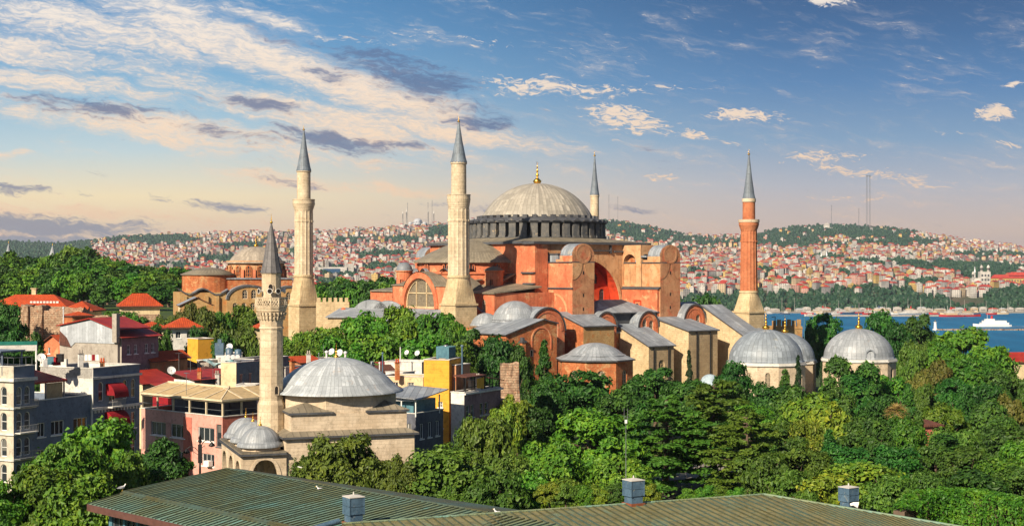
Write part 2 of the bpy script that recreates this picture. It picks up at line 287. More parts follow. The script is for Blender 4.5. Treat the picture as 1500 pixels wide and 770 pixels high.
# ------------------------------------------------------------------ mesh helpers
class MB:
    def __init__(s): s.v = []; s.f = []; s.m = []; s.s = []
    def add(s, verts, faces, m=0, smooth=False):
        o = len(s.v); s.v.extend([tuple(p) for p in verts])
        for f in faces: s.f.append([o + i for i in f]); s.m.append(m); s.s.append(smooth)
        return s
    def face(s, pts, m=0): return s.add(pts, [range(len(pts))], m)
    def box(s, x0, x1, y0, y1, z0, z1, m=0):
        v = [(x0, y0, z0), (x1, y0, z0), (x1, y1, z0), (x0, y1, z0), (x0, y0, z1), (x1, y0, z1), (x1, y1, z1), (x0, y1, z1)]
        return s.add(v, [(3, 2, 1, 0), (4, 5, 6, 7), (0, 1, 5, 4), (1, 2, 6, 5), (2, 3, 7, 6), (3, 0, 4, 7)], m)
    def obox(s, O, U, l, d, z0, z1, m=0, u0=0.):
        """box along U from O, depth d to the inner side (left of U)"""
        U = Vector((U[0], U[1])).normalized(); V = Vector((-U.y, U.x)); O = Vector((O[0], O[1]))
        a = O + U * u0; q = [a, a + U * l, a + U * l + V * d, a + V * d]
        return s.prism([(p.x, p.y) for p in q], z0, z1, m)
    def prism(s, poly, z0, z1, m=0, mt=None, bottom=True):
        n = len(poly); v = [(x, y, z0) for x, y in poly] + [(x, y, z1) for x, y in poly]
        s.add(v, [(i, (i + 1) % n, n + (i + 1) % n, n + i) for i in range(n)], m)
        s.add([(x, y, z1) for x, y in poly], [range(n)], m if mt is None else mt)
        if bottom: s.add([(x, y, z0) for x, y in reversed(poly)], [range(n)], m)
        return s
    def plate(s, pts, t, m=0, ms=None):
        """flat polygon given thickness vector t (to the back)"""
        n = len(pts); p = [Vector(q) for q in pts]; t = Vector(t); v = p + [q + t for q in p]
        s.add(v, [range(n)], m); s.add(v, [range(2 * n - 1, n - 1, -1)], m if ms is None else ms)
        return s.add(v, [(i, n + i, n + (i + 1) % n, (i + 1) % n) for i in range(n)], m if ms is None else ms)
    def loft(s, rings, closed=True, cap=False, m=0, smooth=True):
        n = len(rings[0]); v = [p for r in rings for p in r]; f = []
        for j in range(len(rings) - 1):
            for i in range(n if closed else n - 1):
                k = (i + 1) % n; f.append((j * n + i, j * n + k, (j + 1) * n + k, (j + 1) * n + i))
        s.add(v, f, m, smooth)
        if cap: s.add(rings[-1], [range(n)], m); s.add(rings[0][::-1], [range(n)], m)
        return s
    def lathe(s, prof, n=32, c=(0, 0), a0=0., a1=2 * PI, m=0, smooth=True, mod=None):
        full = abs(a1 - a0 - 2 * PI) < 1e-6; k = n if full else n + 1
        rings = []
        for r, z in prof:
            rings.append([(c[0] + (r + (mod(a0 + (a1 - a0) * i / n, r) if mod else 0)) * math.cos(a0 + (a1 - a0) * i / n), c[1] + (r + (mod(a0 + (a1 - a0) * i / n, r) if mod else 0)) * math.sin(a0 + (a1 - a0) * i / n), z) for i in range(k)])
        return s.loft(rings, full, False, m, smooth)
    def tube(s, pts, r, n=6, m=0, smooth=True, cap=True):
        pts = [Vector(p) for p in pts]; rs = r if hasattr(r, '__len__') else [r] * len(pts); rings = []
        for i, p in enumerate(pts):
            d = (pts[min(i + 1, len(pts) - 1)] - pts[max(i - 1, 0)]).normalized()
            a = d.orthogonal().normalized() if abs(d.z) < .95 else Vector((1, 0, 0)); a = (a - d * a.dot(d)).normalized(); b = d.cross(a)
            rings.append([tuple(p + (a * math.cos(2 * PI * k / n) + b * math.sin(2 * PI * k / n)) * rs[i]) for k in range(n)])
        return s.loft(rings, True, cap, m, smooth)
    def wall(s, O, U, out, holes=(), depth=.4, m=0, mr=None):
        O = Vector(O); U = Vector((U[0], U[1], 0)).normalized(); N = Vector((U.y, -U.x, 0))
        P3 = lambda q: O + U * q[0] + Vector((0, 0, q[1]))
        loops = [list(out)] + [list(h) for h in holes]
        fl = [q for l in loops for q in l]
        tr = tessellate_polygon([[Vector((q[0], q[1], 0)) for q in l] for l in loops])
        f = []
        for a, b, c in tr:
            A, B, C = fl[a], fl[b], fl[c]
            ar = (B[0] - A[0]) * (C[1] - A[1]) - (C[0] - A[0]) * (B[1] - A[1])
            if abs(ar) < 1e-9: continue
            f.append((a, b, c) if ar > 0 else (a, c, b))
        s.add([P3(q) for q in fl], f, m)
        for h in holes:
            n = len(h)
            for i in range(n):
                a, b = P3(h[i]), P3(h[(i + 1) % n]); s.face([a, b, b - N * depth, a - N * depth], m if mr is None else mr)
        return s
    def build(s, name, mats, parent=None, loc=None, rot=0., **props):
        me = bpy.data.meshes.new(name); me.from_pydata(s.v, [], s.f)
        for x in (mats if isinstance(mats, (list, tuple)) else [mats]): me.materials.append(M[x] if isinstance(x, str) else x)
        me.polygons.foreach_set('material_index', s.m); me.polygons.foreach_set('use_smooth', s.s); me.update()
        return link(name, me, parent, loc, rot, **props)
def link(name, me, parent=None, loc=None, rot=0., **props):
    o = bpy.data.objects.new(name, me); COL.objects.link(o)
    if parent: o.parent = parent
    if loc: o.location = loc
    if rot: o.rotation_euler = (0, 0, rot)
    for k, v in props.items(): o[k] = v
    return o
def thing(name, label, category, loc=(0, 0, 0), rot=0., group=None):
    o = link(name, None, None, loc, rot, label=label, category=category)
    o.empty_display_size = .5
    if group: o['group'] = group
    return o
def arch(u0, u1, z0, z1, n=8, pointed=False):
    """outline of an arched opening, z1 = crown"""
    w = (u1 - u0) / 2; c = (u0 + u1) / 2
    if pointed:
        hh = w * 1.35; q = [(u0, z0), (u1, z0)]
        for i in range(n + 1):
            t = i / n; q.append((u1 - w * t ** 1.0 * (1 - .0) if False else c + w * math.cos(t * PI / 2) ** .8, z1 - hh + hh * math.sin(t * PI / 2) ** 1.15))
        for i in range(n - 1, -1, -1):
            t = i / n; q.append((c - w * math.cos(t * PI / 2) ** .8, z1 - hh + hh * math.sin(t * PI / 2) ** 1.15))
        return q
    return [(u0, z0), (u1, z0)] + [(c + w * math.cos(PI * i / n), z1 - w + w * math.sin(PI * i / n)) for i in range(n + 1)]
def rect(u0, u1, z0, z1): return [(u0, z0), (u1, z0), (u1, z1), (u0, z1)]
def window(parent, O, U, poly, depth=.25, fm='white', gm='glass', mull=(2, 1), fw=.09, proud=.0, sill=False, name='window'):
    """frame with glazing bars as a part, its pane as a sub-part"""
    O = Vector(O); U = Vector((U[0], U[1], 0)).normalized(); N = Vector((U.y, -U.x, 0))
    P3 = lambda q, d: O + U * q[0] + Vector((0, 0, q[1])) - N * d
    us = [q[0] for q in poly]; zs = [q[1] for q in poly]; cu, cz = (min(us) + max(us)) / 2, (min(zs) + max(zs)) / 2
    hw, hh = (max(us) - min(us)) / 2, (max(zs) - min(zs)) / 2
    ins = [(cu + (q[0] - cu) * (1 - fw / hw), cz + (q[1] - cz) * (1 - fw / hh)) for q in poly]
    mb = MB(); n = len(poly); d0, d1 = depth * .6 - proud, depth * .95
    for i in range(n):
        k = (i + 1) % n
        mb.face([P3(poly[i], d0), P3(poly[k], d0), P3(ins[k], d0), P3(ins[i], d0)])
        mb.face([P3(ins[i], d0), P3(ins[k], d0), P3(ins[k], d1), P3(ins[i], d1)])
    top = lambda u: max(zs) if len(poly) == 4 else (max(zs) - hw + math.sqrt(max(0, hw * hw - (u - cu) ** 2)))
    bw = fw * .6
    def bar(a, b, c, d): mb.plate([P3((a, c), d0 + .02), P3((b, c), d0 + .02), P3((b, d), d0 + .02), P3((a, d), d0 + .02)], -N * (d1 - d0 - .02))
    for i in range(1, mull[0]):
        u = min(us) + 2 * hw * i / mull[0]; bar(u - bw / 2, u + bw / 2, min(zs), top(u))
    for i in range(1, mull[1]):
        z = min(zs) + 2 * hh * i / mull[1]; bar(min(us), max(us), z - bw / 2, z + bw / 2)
    if sill: mb.plate([P3((min(us) - .12, min(zs) - .14), -.1), P3((max(us) + .12, min(zs) - .14), -.1), P3((max(us) + .12, min(zs)), -.1), P3((min(us) - .12, min(zs)), -.1)], -N * .12)
    w = mb.build(name, fm, parent)
    MB().face([P3(q, depth) for q in poly]).build('pane', gm, w)
    return w
def ring_band(mb, O, U, poly, wd, t, m=0, close=False):
    """raised archivolt round an opening outline"""
    O = Vector(O); U = Vector((U[0], U[1], 0)).normalized(); N = Vector((U.y, -U.x, 0))
    us = [q[0] for q in poly]; zs = [q[1] for q in poly]; cu = (min(us) + max(us)) / 2; zb = min(zs); hw = (max(us) - min(us)) / 2
    sc_ = (hw + wd) / hw; sp = max(zs) - hw
    def outp(q): return (cu + (q[0] - cu) * sc_, sp + (q[1] - sp) * sc_ if q[1] >= sp else q[1])
    P3 = lambda q, d: O + U * q[0] + Vector((0, 0, q[1])) + N * d
    rng_ = range(1, len(poly) - (0 if close else 0))
    seq = list(range(1, len(poly))) + [0]
    for a, b in zip(seq[:-1], seq[1:]):
        A, B = poly[a], poly[b]; A2, B2 = outp(A), outp(B)
        mb.face([P3(A, t), P3(A2, t), P3(B2, t), P3(B, t)], m); mb.face([P3(A2, 0), P3(B2, 0), P3(B2, t), P3(A2, t)], m); mb.face([P3(B, 0), P3(A, 0), P3(A, t), P3(B, t)], m)
    return mb
def finial(parent, c, z, h, r, name='finial'):
    mb = MB(); p = [(r * .55, z), (r, z + h * .1), (r * 1.0, z + h * .16), (r * .35, z + h * .26), (r * .2, z + h * .32), (r * .42, z + h * .40), (r * .2, z + h * .47), (r * .12, z + h * .5), (r * .3, z + h * .57), (r * .12, z + h * .64), (r * .09, z + h * .7), (r * .2, z + h * .75), (r * .07, z + h * .8), (r * .05, z + h * .86)]
    mb.lathe(p, 12, c)
    q = [(c[0] + r * .22 * math.cos(a), c[1], z + h * .93 + r * .22 * math.sin(a)) for a in [R(-60 + x * 30) - PI * 1.15 for x in range(11)]]
    mb.tube(q, [max(.02, r * .06)] * len(q), 5)
    return mb.build(name, 'gold', parent)
ORD = 'first second third fourth fifth sixth seventh eighth ninth tenth eleventh twelfth thirteenth fourteenth fifteenth sixteenth seventeenth eighteenth nineteenth twentieth'.split()
# ------------------------------------------------------------------ ground, water, far shore
SEA = -45.0
def sstep(a, b, x):
    t = max(0., min(1., (x - a) / (b - a))); return t * t * (3 - 2 * t)
def gz(x, y):
    z = 3.0
    z += 11 * sstep(210, 340, y) * sstep(-35, -110, x) + 4 * sstep(330, 420, y) * sstep(0, -60, x)
    z -= 7 * sstep(165, 240, y) * sstep(22, 60, x) + 4 * sstep(300, 520, y) * sstep(60, 150, x)
    z -= 52 * sstep(620, 900, y)
    return z
def make_ground():
    xs = [-4000, -2000, -1200] + list(range(-800, 801, 20)) + [1200, 2000, 4000]; ys = [-600, -300, -150] + list(range(-60, 961, 20)) + [1100]
    mb = MB(); mb.v = [(x, y, gz(x, y) + (.25 * math.sin(x * .13) * math.cos(y * .11))) for y in ys for x in xs]; n = len(xs)
    for j in range(len(ys) - 1):
        for i in range(n - 1): mb.f.append((j * n + i, j * n + i + 1, (j + 1) * n + i + 1, (j + 1) * n + i)); mb.m.append(0); mb.s.append(True)
    return mb.build('ground', 'grass', kind='structure')
make_ground()
# paved street between the old houses and the park
def make_street():
    pts = [(-46, 118), (-30, 150), (-6, 158), (14, 172), (30, 205)]; mb = MB(); L, Rr = [], []
    for i, p in enumerate(pts):
        a = Vector(pts[max(i - 1, 0)]); b = Vector(pts[min(i + 1, len(pts) - 1)]); d = (b - a).normalized(); nn = Vector((-d.y, d.x)) * 4
        L.append(Vector(p) + nn); Rr.append(Vector(p) - nn)
    for i in range(len(pts) - 1): mb.face([(Rr[i].x, Rr[i].y, 3.4), (Rr[i + 1].x, Rr[i + 1].y, 3.4), (L[i + 1].x, L[i + 1].y, 3.4), (L[i].x, L[i].y, 3.4)])
    mb.build('street', 'paving', kind='structure')
make_street()
def water_mat():
    m, g, b = base_mat('strait_water')
    P = g.n('ShaderNodeTexCoord').outputs['Object']
    mp = g.n('ShaderNodeMapping', {'Vector': P, 'Scale': (1, .25, 1)}).outputs[0]
    g.put(b.inputs['Base Color'], g.mix(g.mr(g.noise(mp, .02, 7, .7), .38, .62), (.004, .10, .22), (.008, .145, .30)))
    b.inputs['Roughness'].default_value = .45; b.inputs['Specular IOR Level'].default_value = .12
    g.put(b.inputs['Normal'], g.n('ShaderNodeBump', {'Strength': .9, 'Distance': 1.0, 'Height': g.noise(g.vm('MULTIPLY', P, (1., .35, 1.)), .18, 6, .65)}).outputs[0])
    return m
M['water'] = water_mat()
MB().face([(-20000, 660, SEA), (20000, 660, SEA), (20000, 30000, SEA), (-20000, 30000, SEA)]).build('water', 'water', kind='structure')

SKYL = [(-400, 356), (0, 354), (90, 357), (135, 352), (200, 344), (300, 342), (400, 339), (480, 338), (560, 334), (600, 330), (650, 327), (690, 322), (750, 321), (885, 322), (930, 328), (975, 338), (1010, 344), (1060, 346), (1110, 341), (1160, 333), (1210, 330), (1280, 331), (1330, 337), (1400, 350), (1450, 356), (1500, 363), (1700, 368), (1950, 372)]
GP = [(2650, 0), (2690, .035), (3000, .33), (3600, .50), (4600, .69), (5800, .85), (7000, 1.0)]
def interp(tab, x):
    if x <= tab[0][0]: return tab[0][1]
    for (a, va), (b, vb) in zip(tab, tab[1:]):
        if x <= b: return va + (vb - va) * (x - a) / (b - a)
    return tab[-1][1]
def hill_y(px, D):
    S = interp(SKYL, px); g_ = interp(GP, D)
    y = 458 - (458 - S) * g_
    y += (1.7 * math.sin(px * .021 + D * .0017) + 1.3 * math.sin(px * .047 - D * .0031) + 1.0 * math.sin(px * .009 + D * .004)) * sstep(2700, 3300, D) * (1 - sstep(6200, 7000, D))
    return y
def hill_z(x, D): return WZ(hill_y(750 + F * x / D, D), D)
def make_hills():
    Ds = [2640, 2650, 2690, 2750, 2850, 3000] + list(range(3150, 7001, 175)) + [7300, 8000]; pxs = list(range(-400, 1951, 12)); mb = MB()
    for D in Ds:
        for p in pxs:
            if D == 2640: z = SEA - 6
            elif D == 2650: z = SEA + 1.5
            elif D <= 7000: z = max(SEA + 1.5, WZ(hill_y(p, D), D))
            else: z = WZ(hill_y(p, 7000), 7000) - (D - 7000) * .09
            mb.v.append((WX(p, D), D, z))
    n = len(pxs)
    for j in range(len(Ds) - 1):
        for i in range(n - 1): mb.f.append((j * n + i, j * n + i + 1, (j + 1) * n + i + 1, (j + 1) * n + i)); mb.m.append(0); mb.s.append(True)
    mb.build('far_hillside', 'hill', kind='structure')
make_hills()
# blue hills out beyond the left end of the ridge
mb = MB(); pr = []
for j, (D, k) in enumerate(((9000, 0.), (10500, 1.), (12500, .2))):
    for i, p in enumerate(range(-500, 400, 20)):
        mb.v.append((WX(p, D), D, WZ(400 - 46 * k + (4 * math.sin(p * .02) + 2 * math.sin(p * .05)) * k, D)))
n = 45
for j in range(2):
    for i in range(n - 1): mb.f.append((j * n + i, j * n + i + 1, (j + 1) * n + i + 1, (j + 1) * n + i)); mb.m.append(0); mb.s.append(True)
mb.build('distant_hills', 'leafW', kind='structure')

# haze over the strait and the far shore
HAZE = 3.6e-5
def make_haze():
    m = bpy.data.materials.new('haze'); m.use_nodes = True; nt = m.node_tree; nt.nodes.clear(); g = G(nt)
    v = g.n('ShaderNodeVolumePrincipled', {'Color': (.74, .82, 1., 1), 'Density': HAZE, 'Anisotropy': .2})
    nt.links.new(v.outputs[0], g.n('ShaderNodeOutputMaterial').inputs['Volume'])
    o = MB().box(-9000, 9000, -900, 13500, SEA - 9, 330).build('haze', m); o['kind'] = 'stuff'
if HAZE: make_haze()
# ------------------------------------------------------------------ the great domed basilica (local: x east, y north)
HS = thing('domed_basilica', 'vast orange domed basilica with grey ribbed lead dome, gold finial and stepped buttress towers', 'mosque', (7.05, 400, 0), math.atan2(.6, .8))
def hs_world(e, n): return (7.05 + e * .8 - n * .6, 400 + e * .6 + n * .8)
def cap_profile(r, rise, z, n=14):
    Rr = (r * r + rise * rise) / (2 * rise); a = math.asin(min(1, r / Rr)); a = a if rise <= r else PI - a
    return [(max(.02, Rr * math.sin(a * (1 - i / n))), z + Rr * math.cos(a * (1 - i / n)) - (Rr - rise)) for i in range(n + 1)]
def dome(name, parent, c, r, rise, z, m='lead_small', ribs=0, amp=.08, n=72, eave=0., a0=0., a1=2 * PI):
    mb = MB(); pf = cap_profile(r, rise, 0)
    if eave: pf = [(r + eave, -.45 - eave * .05), (r + eave, -.3 - eave * .05), (r + eave * .45, -.05 * eave)] + pf
    mod = (lambda a, rr: amp * min(1, rr / 4) * (max(0, math.cos(a * ribs)) ** 6)) if ribs else None
    mb.lathe(pf, ribs * 6 if ribs else n, (0, 0), a0, a1, 0, True, mod)
    return mb.build(name, m, parent, (c[0], c[1], z))
dome('dome', HS, (0, 0), 15.5, 9.75, 45.7, 'lead_main', 40, .16)
finial(HS, (0, 0), 55.2, 6.4, 1.15)
# drum with forty piers
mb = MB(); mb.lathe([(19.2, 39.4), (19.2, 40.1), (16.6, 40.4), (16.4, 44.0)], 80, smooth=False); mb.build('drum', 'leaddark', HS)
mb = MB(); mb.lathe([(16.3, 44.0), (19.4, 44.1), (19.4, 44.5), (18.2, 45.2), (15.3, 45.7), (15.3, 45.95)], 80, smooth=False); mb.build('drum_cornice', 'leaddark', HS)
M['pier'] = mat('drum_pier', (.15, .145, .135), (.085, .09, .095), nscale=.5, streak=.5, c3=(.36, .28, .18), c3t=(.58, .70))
for k in range(40):
    a = 2 * PI * (k + .5) / 40; mb = MB()
    mb.box(16.2, 19.0, -.98, .98, 40.3, 43.9); mb.box(18.6, 19.3, -1.04, 1.04, 40.0, 40.6)
    q = [(-1.15 + 2.3 * i / 6, .6 * math.sin(PI * i / 6)) for i in range(7)]
    mb.loft([[(x, y, 44.42 + z) for y, z in q] for x in (16.9, 19.7)], False, False, 1, True)
    mb.plate([(19.7, y, 44.42 + z) for y, z in q], (-.3, 0, 0), 1)
    mb.box(15.3, 16.9, -.62, .62, 45.1, 46.2, 1)
    mb.build('buttress', ['pier', 'leaddark'], HS, rot=a)
    a2 = 2 * PI * k / 40; mb = MB(); U = (0, 1); mb.wall((16.55, -.62, 0), U, arch(0, 1.24, 40.9, 43.7, 6), depth=.2)
    mb.build('drum_window', 'dark', HS, rot=a2)
# square base and its lead roof
q = 21.5
mb = MB(); s1 = 22.4
ring = lambda s, z: [(-s, -s, z), (s, -s, z), (s, s, z), (-s, s, z)]
mb.loft([ring(s1, 38.1), ring(s1, 38.75)], True, False, 1, False)
n8 = 40; octr = [(19.25 * math.cos(2 * PI * i / n8 - 3 * PI / 4), 19.25 * math.sin(2 * PI * i / n8 - 3 * PI / 4), 39.9) for i in range(n8)]
def sq(i):
    t = i / n8 * 4; k = int(t) % 4; f = t - int(t); A = Vector(ring(s1, 38.75)[k]); B = Vector(ring(s1, 38.75)[(k + 1) % 4]); return tuple(A.lerp(B, f))
mb.loft([[sq(i) for i in range(n8)], octr], True, False, 0, False); mb.face(ring(s1, 38.1)[::-1], 1)
mb.box(-22.3, -16.9, -27.3, -22.38, 37.95, 38.6, 1); mb.build('base_roof', ['leadbrown', 'leaddark'], HS)
mb = MB()
mb.wall((-q, q, 0), (0, -1), rect(0, 2 * q, 8, 38.2), m=0)             # west
mb.wall((q, -q, 0), (0, 1), rect(0, 2 * q, 8, 38.2), m=0); mb.wall((q, q, 0), (-1, 0), rect(0, 2 * q, 8, 38.2), m=0)
big = arch(q - 12.6, q + 11.6, 17, 34.0, 24)
mb.wall((-q, -q, 0), (1, 0), rect(0, 2 * q, 8, 38.2), [big], 3.6, 1, 2)
mb.prism([(-q + .02, -26.6), (-17.3, -26.6), (-17.3, -q + .2), (-q + .02, -q + .2)], 8, 37.9, 0, 0)
mb.build('base_wall', ['orange', 'beige', 'red'], HS)
mb = MB(); ring_band(mb, (-q, -q, 0), (1, 0), big, .8, .25); mb.build('arch_band', 'beige', HS)
tw = [arch(a, a + 1.7, z, z + 3.0, 6) for z, aa in ((23.2, (13, 17, 21, 25, 29)),) for a in aa] + [arch(a, a + 1.6, 27.6, 30.3, 6) for a in (15.2, 19, 22.8, 26.6)]
mb = MB(); mb.wall((-q, -17.8, 0), (1, 0), rect(8, 34, 17, 34.4), tw, .35); tymp = mb.build('tympanum', 'red', HS)
for w_ in tw: window(tymp, (-q, -17.8, 0), (1, 0), w_, .3, 'leaddark', 'glass', (2, 3), .12)
mb = MB(); mb.box(9.5, 19, -22.0, -21.4, 36.1, 36.5); mb.box(-9, 8, -22.0, -21.4, 36.3, 36.6); mb.box(8.0, 8.5, -22, -21.4, 35.8, 38.0); mb.build('wall_ledge', 'leaddark', HS)
# west semi-dome on its windowed half drum; its twin to the east
def half(cx, sgn, nm, vis=True):
    a0 = PI / 2 if sgn < 0 else -PI / 2
    mb = MB(); mb.lathe([(15.4, 10), (15.4, 30.2), (15.9, 30.3), (15.9, 30.7), (15.2, 30.9), (15.2, 33.6)], 36, (cx, 0), a0, a0 + PI, 0, False); sd = mb.build(nm, 'orange', HS)
    mb = MB(); mb.lathe([(16.3, 33.2), (16.3, 33.7), (14.6, 34.5), (11.5, 36.2), (7.5, 37.9), (3.5, 39.0), (.02, 39.4)], 72, (0, 0), a0, a0 + PI, 0, True, lambda a, r: .09 * min(1, r / 5) * max(0, math.cos(a * 36)) ** 6); mb.build('semi_dome', 'leadbrown', HS, (cx, 0, 0))
    if vis:
        for k in range(7):
            a = PI / 2 + PI * (k + .5) / 7; u = Vector((-math.sin(a), math.cos(a)));   # outside, left to right
            c = Vector((cx + 15.25 * math.cos(a), 15.25 * math.sin(a))); O = (c.x - u.x * 1.0, c.y - u.y * 1.0, 0)
            u = (u.x, u.y); O = (c.x - u[0] * 1.0, c.y - u[1] * 1.0, 0)
            w_ = window(sd, O, u, arch(0, 2.0, 30.95, 33.1, 8), .02, 'orange', 'glass', (3, 1), .22, proud=.35)
            mb = MB(); d = Vector((math.cos(a), math.sin(a))); Uv = Vector(u)
            mb.loft([[(c.x + d.x * dd + Uv.x * x, c.y + d.y * dd + Uv.y * x, z) for x, z in ((-1.3, 30.9), (-.7, 31.5), (0, 31.75), (.7, 31.5), (1.3, 30.9))] for dd in (.2, 1.5)], False, False, 0, True)
            mb.build('window_hood', 'lead', w_)
half(-q, -1, 'west_half_drum'); half(q, 1, 'east_half_drum', False)
# exedrae, stair turrets
for nn in (-11, 11):
    mb = MB(); mb.lathe([(7, 8), (7, 25.6), (7.4, 25.7), (7.4, 26.2)], 24, (-31.5, nn), PI / 2, PI * 1.5, 0, False); ex = mb.build('exedra', 'orange', HS)
    mb = MB(); mb.lathe([(7.7, 26.0), (7.7, 26.4), (5.2, 28), (2.2, 29.2), (.02, 29.6)], 40, (0, 0), PI / 2, PI * 1.5); mb.build('exedra_roof', 'leadbrown', HS, (-31.5, nn, 0))
    mb = MB(); mb.prism([(-31.5, nn - 7), (-21, nn - 7), (-21, nn + 7), (-31.5, nn + 7)], 8, 26.2, 0); mb.build('exedra_wall', 'orange', HS)
    MB().plate([(-31.5, nn - 7.4, 26.3), (-31.5, nn + 7.4, 26.3), (-21.5, nn + 7.4, 30.4), (-21.5, nn - 7.4, 30.4)][::-1], (0, 0, -.3)).build('exedra_roof', 'leadbrown', HS)
def turret(e, n, r, z0, z1, cap, m='lead'):
    mb = MB(); mb.lathe([(r, z0), (r, z1 - .4), (r + .3, z1 - .3), (r + .3, z1)], 20, (e, n), smooth=False); t = mb.build('stair_turret', 'orange', HS)
    mb = MB(); mb.lathe([(r + .35, 0), (r + .3, .15)] + cap_profile(r * 1.02, cap, .15), 24); mb.build('turret_cap', m, t, (e, n, z1))
    window(t, (e - r * .8 - .28, n - r * .62 + .38, 0), (.62, -.8), arch(0, .85, z1 - 4.2, z1 - 2.2, 6), .03, 'orange', 'dark', (1, 1), .12, proud=.3)
turret(-34, 15.5, 2.15, 20, 31.2, 2.1); turret(-28.5, 8.5, 2.6, 24, 31.8, .9, 'leadbrown'); turret(-27, -16.5, 2.4, 24, 31.2, .9, 'leadbrown')
# west front: gable with the great lunette window
gw = [(0, 18), (26, 18), (26, 27.3), (22.2, 27.3)] + [(13.4 + 8.9 * math.cos(a), 21.8 + 8.9 * math.sin(a)) for a in [R(38 + 104 * i / 16) for i in range(17)]] + [(4.6, 27.3), (0, 27.3)]
lun = arch(13.4 - 7.2, 13.4 + 7.2, 21.3, 29.2, 20)
mb = MB(); mb.wall((-40, 12, 0), (0, -1), gw, [lun], .9, 0); mb.prism([(-40, -14), (-24, -14), (-24, -13.6), (-40, -13.6)], 8, 27.2); mb.prism([(-40, 11.6), (-24, 11.6), (-24, 12), (-40, 12)], 8, 27.2)
mb.wall((-40, 12, 0), (0, -1), rect(0, 26, 6, 18)); wg = mb.build('west_gable', 'orange', HS)
window(wg, (-40, 12, 0), (0, -1), lun, .7, 'stone', 'lattice', (3, 2), .5)
mb = MB(); ring_band(mb, (-40, 12, 0), (0, -1), lun, 1.5, .35); mb.build('gable_arch', 'orange', HS)
mb = MB(); qs = [(12 - 13.4 + 9.1 * math.cos(a), 21.8 + 9.1 * math.sin(a)) for a in [R(30 + 120 * i / 16) for i in range(17)]]
mb.loft([[(x, n_, z) for n_, z in qs] for x in (-40.35, -29)], False, False, 0, True)
for a_, b_ in ((12.3, 5.9), (-14.3, -8.2)): mb.plate([(-40.3, max(a_, b_), 27.35), (-40.3, min(a_, b_), 27.35), (-29, min(a_, b_), 29), (-29, max(a_, b_), 29)], (0, 0, -.25))
mb.build('west_roof', 'leadbrown', HS)
# narthex and galleries
mb = MB(); mb.prism([(-50, -26), (-40.2, -26), (-40.2, 30), (-50, 30)], 2, 17.5); mb.build('narthex', 'orange2', HS)
MB().plate([(-50.5, 30.5, 17.6), (-50.5, -26.5, 17.6), (-40, -26.5, 21.2), (-40, 30.5, 21.2)], (0, 0, -.35)).build('narthex_roof', 'lead', HS)
gw_ = [arch(a, a + 1.7, 20.6, 23.9, 8) for a in (3.3, 9.6)]
mb = MB(); mb.wall((-36, -14.0, 0), (0, -1), rect(0, 15, 8, 25.6), gw_, .4); mb.wall((-36, -29, 0), (1, 0), rect(0, 19.5, 8, 25.6)); ng = MB(); ng.wall((-21, 30, 0), (-1, 0), rect(0, 15, 8, 25.6)); ng.wall((-36, 30, 0), (0, -1), rect(0, 15, 8, 25.6)); ng.build('gallery_wall', 'orange', HS)
gal = mb.build('gallery_wall', 'orange', HS)
for w_ in gw_: window(gal, (-36, -14, 0), (0, -1), w_, .35, 'stone_w', 'lattice', (2, 3), .22)
for s in (-1, 1): MB().plate([(-36.5, s * 29.4, 25.7), (-36.5, s * 13.5, 25.7), (-21.4, s * 13.5, 28.2), (-21.4, s * 29.4, 27.2)][::s * -1 or 1], (0, 0, -.35 if s < 0 else -.35)).build('gallery_roof', 'leadbrown', HS)
mb = MB(); mb.box(-21.9, -21.4, -16, -20.6, 0, 0)
for z, a, b in ((30.4, -21.4, -26.7), (27.6, -22.2, -26.7)): MB().box(-22.1, -21.4, b, a, z, z + .4).build('string_course', 'leaddark', HS)
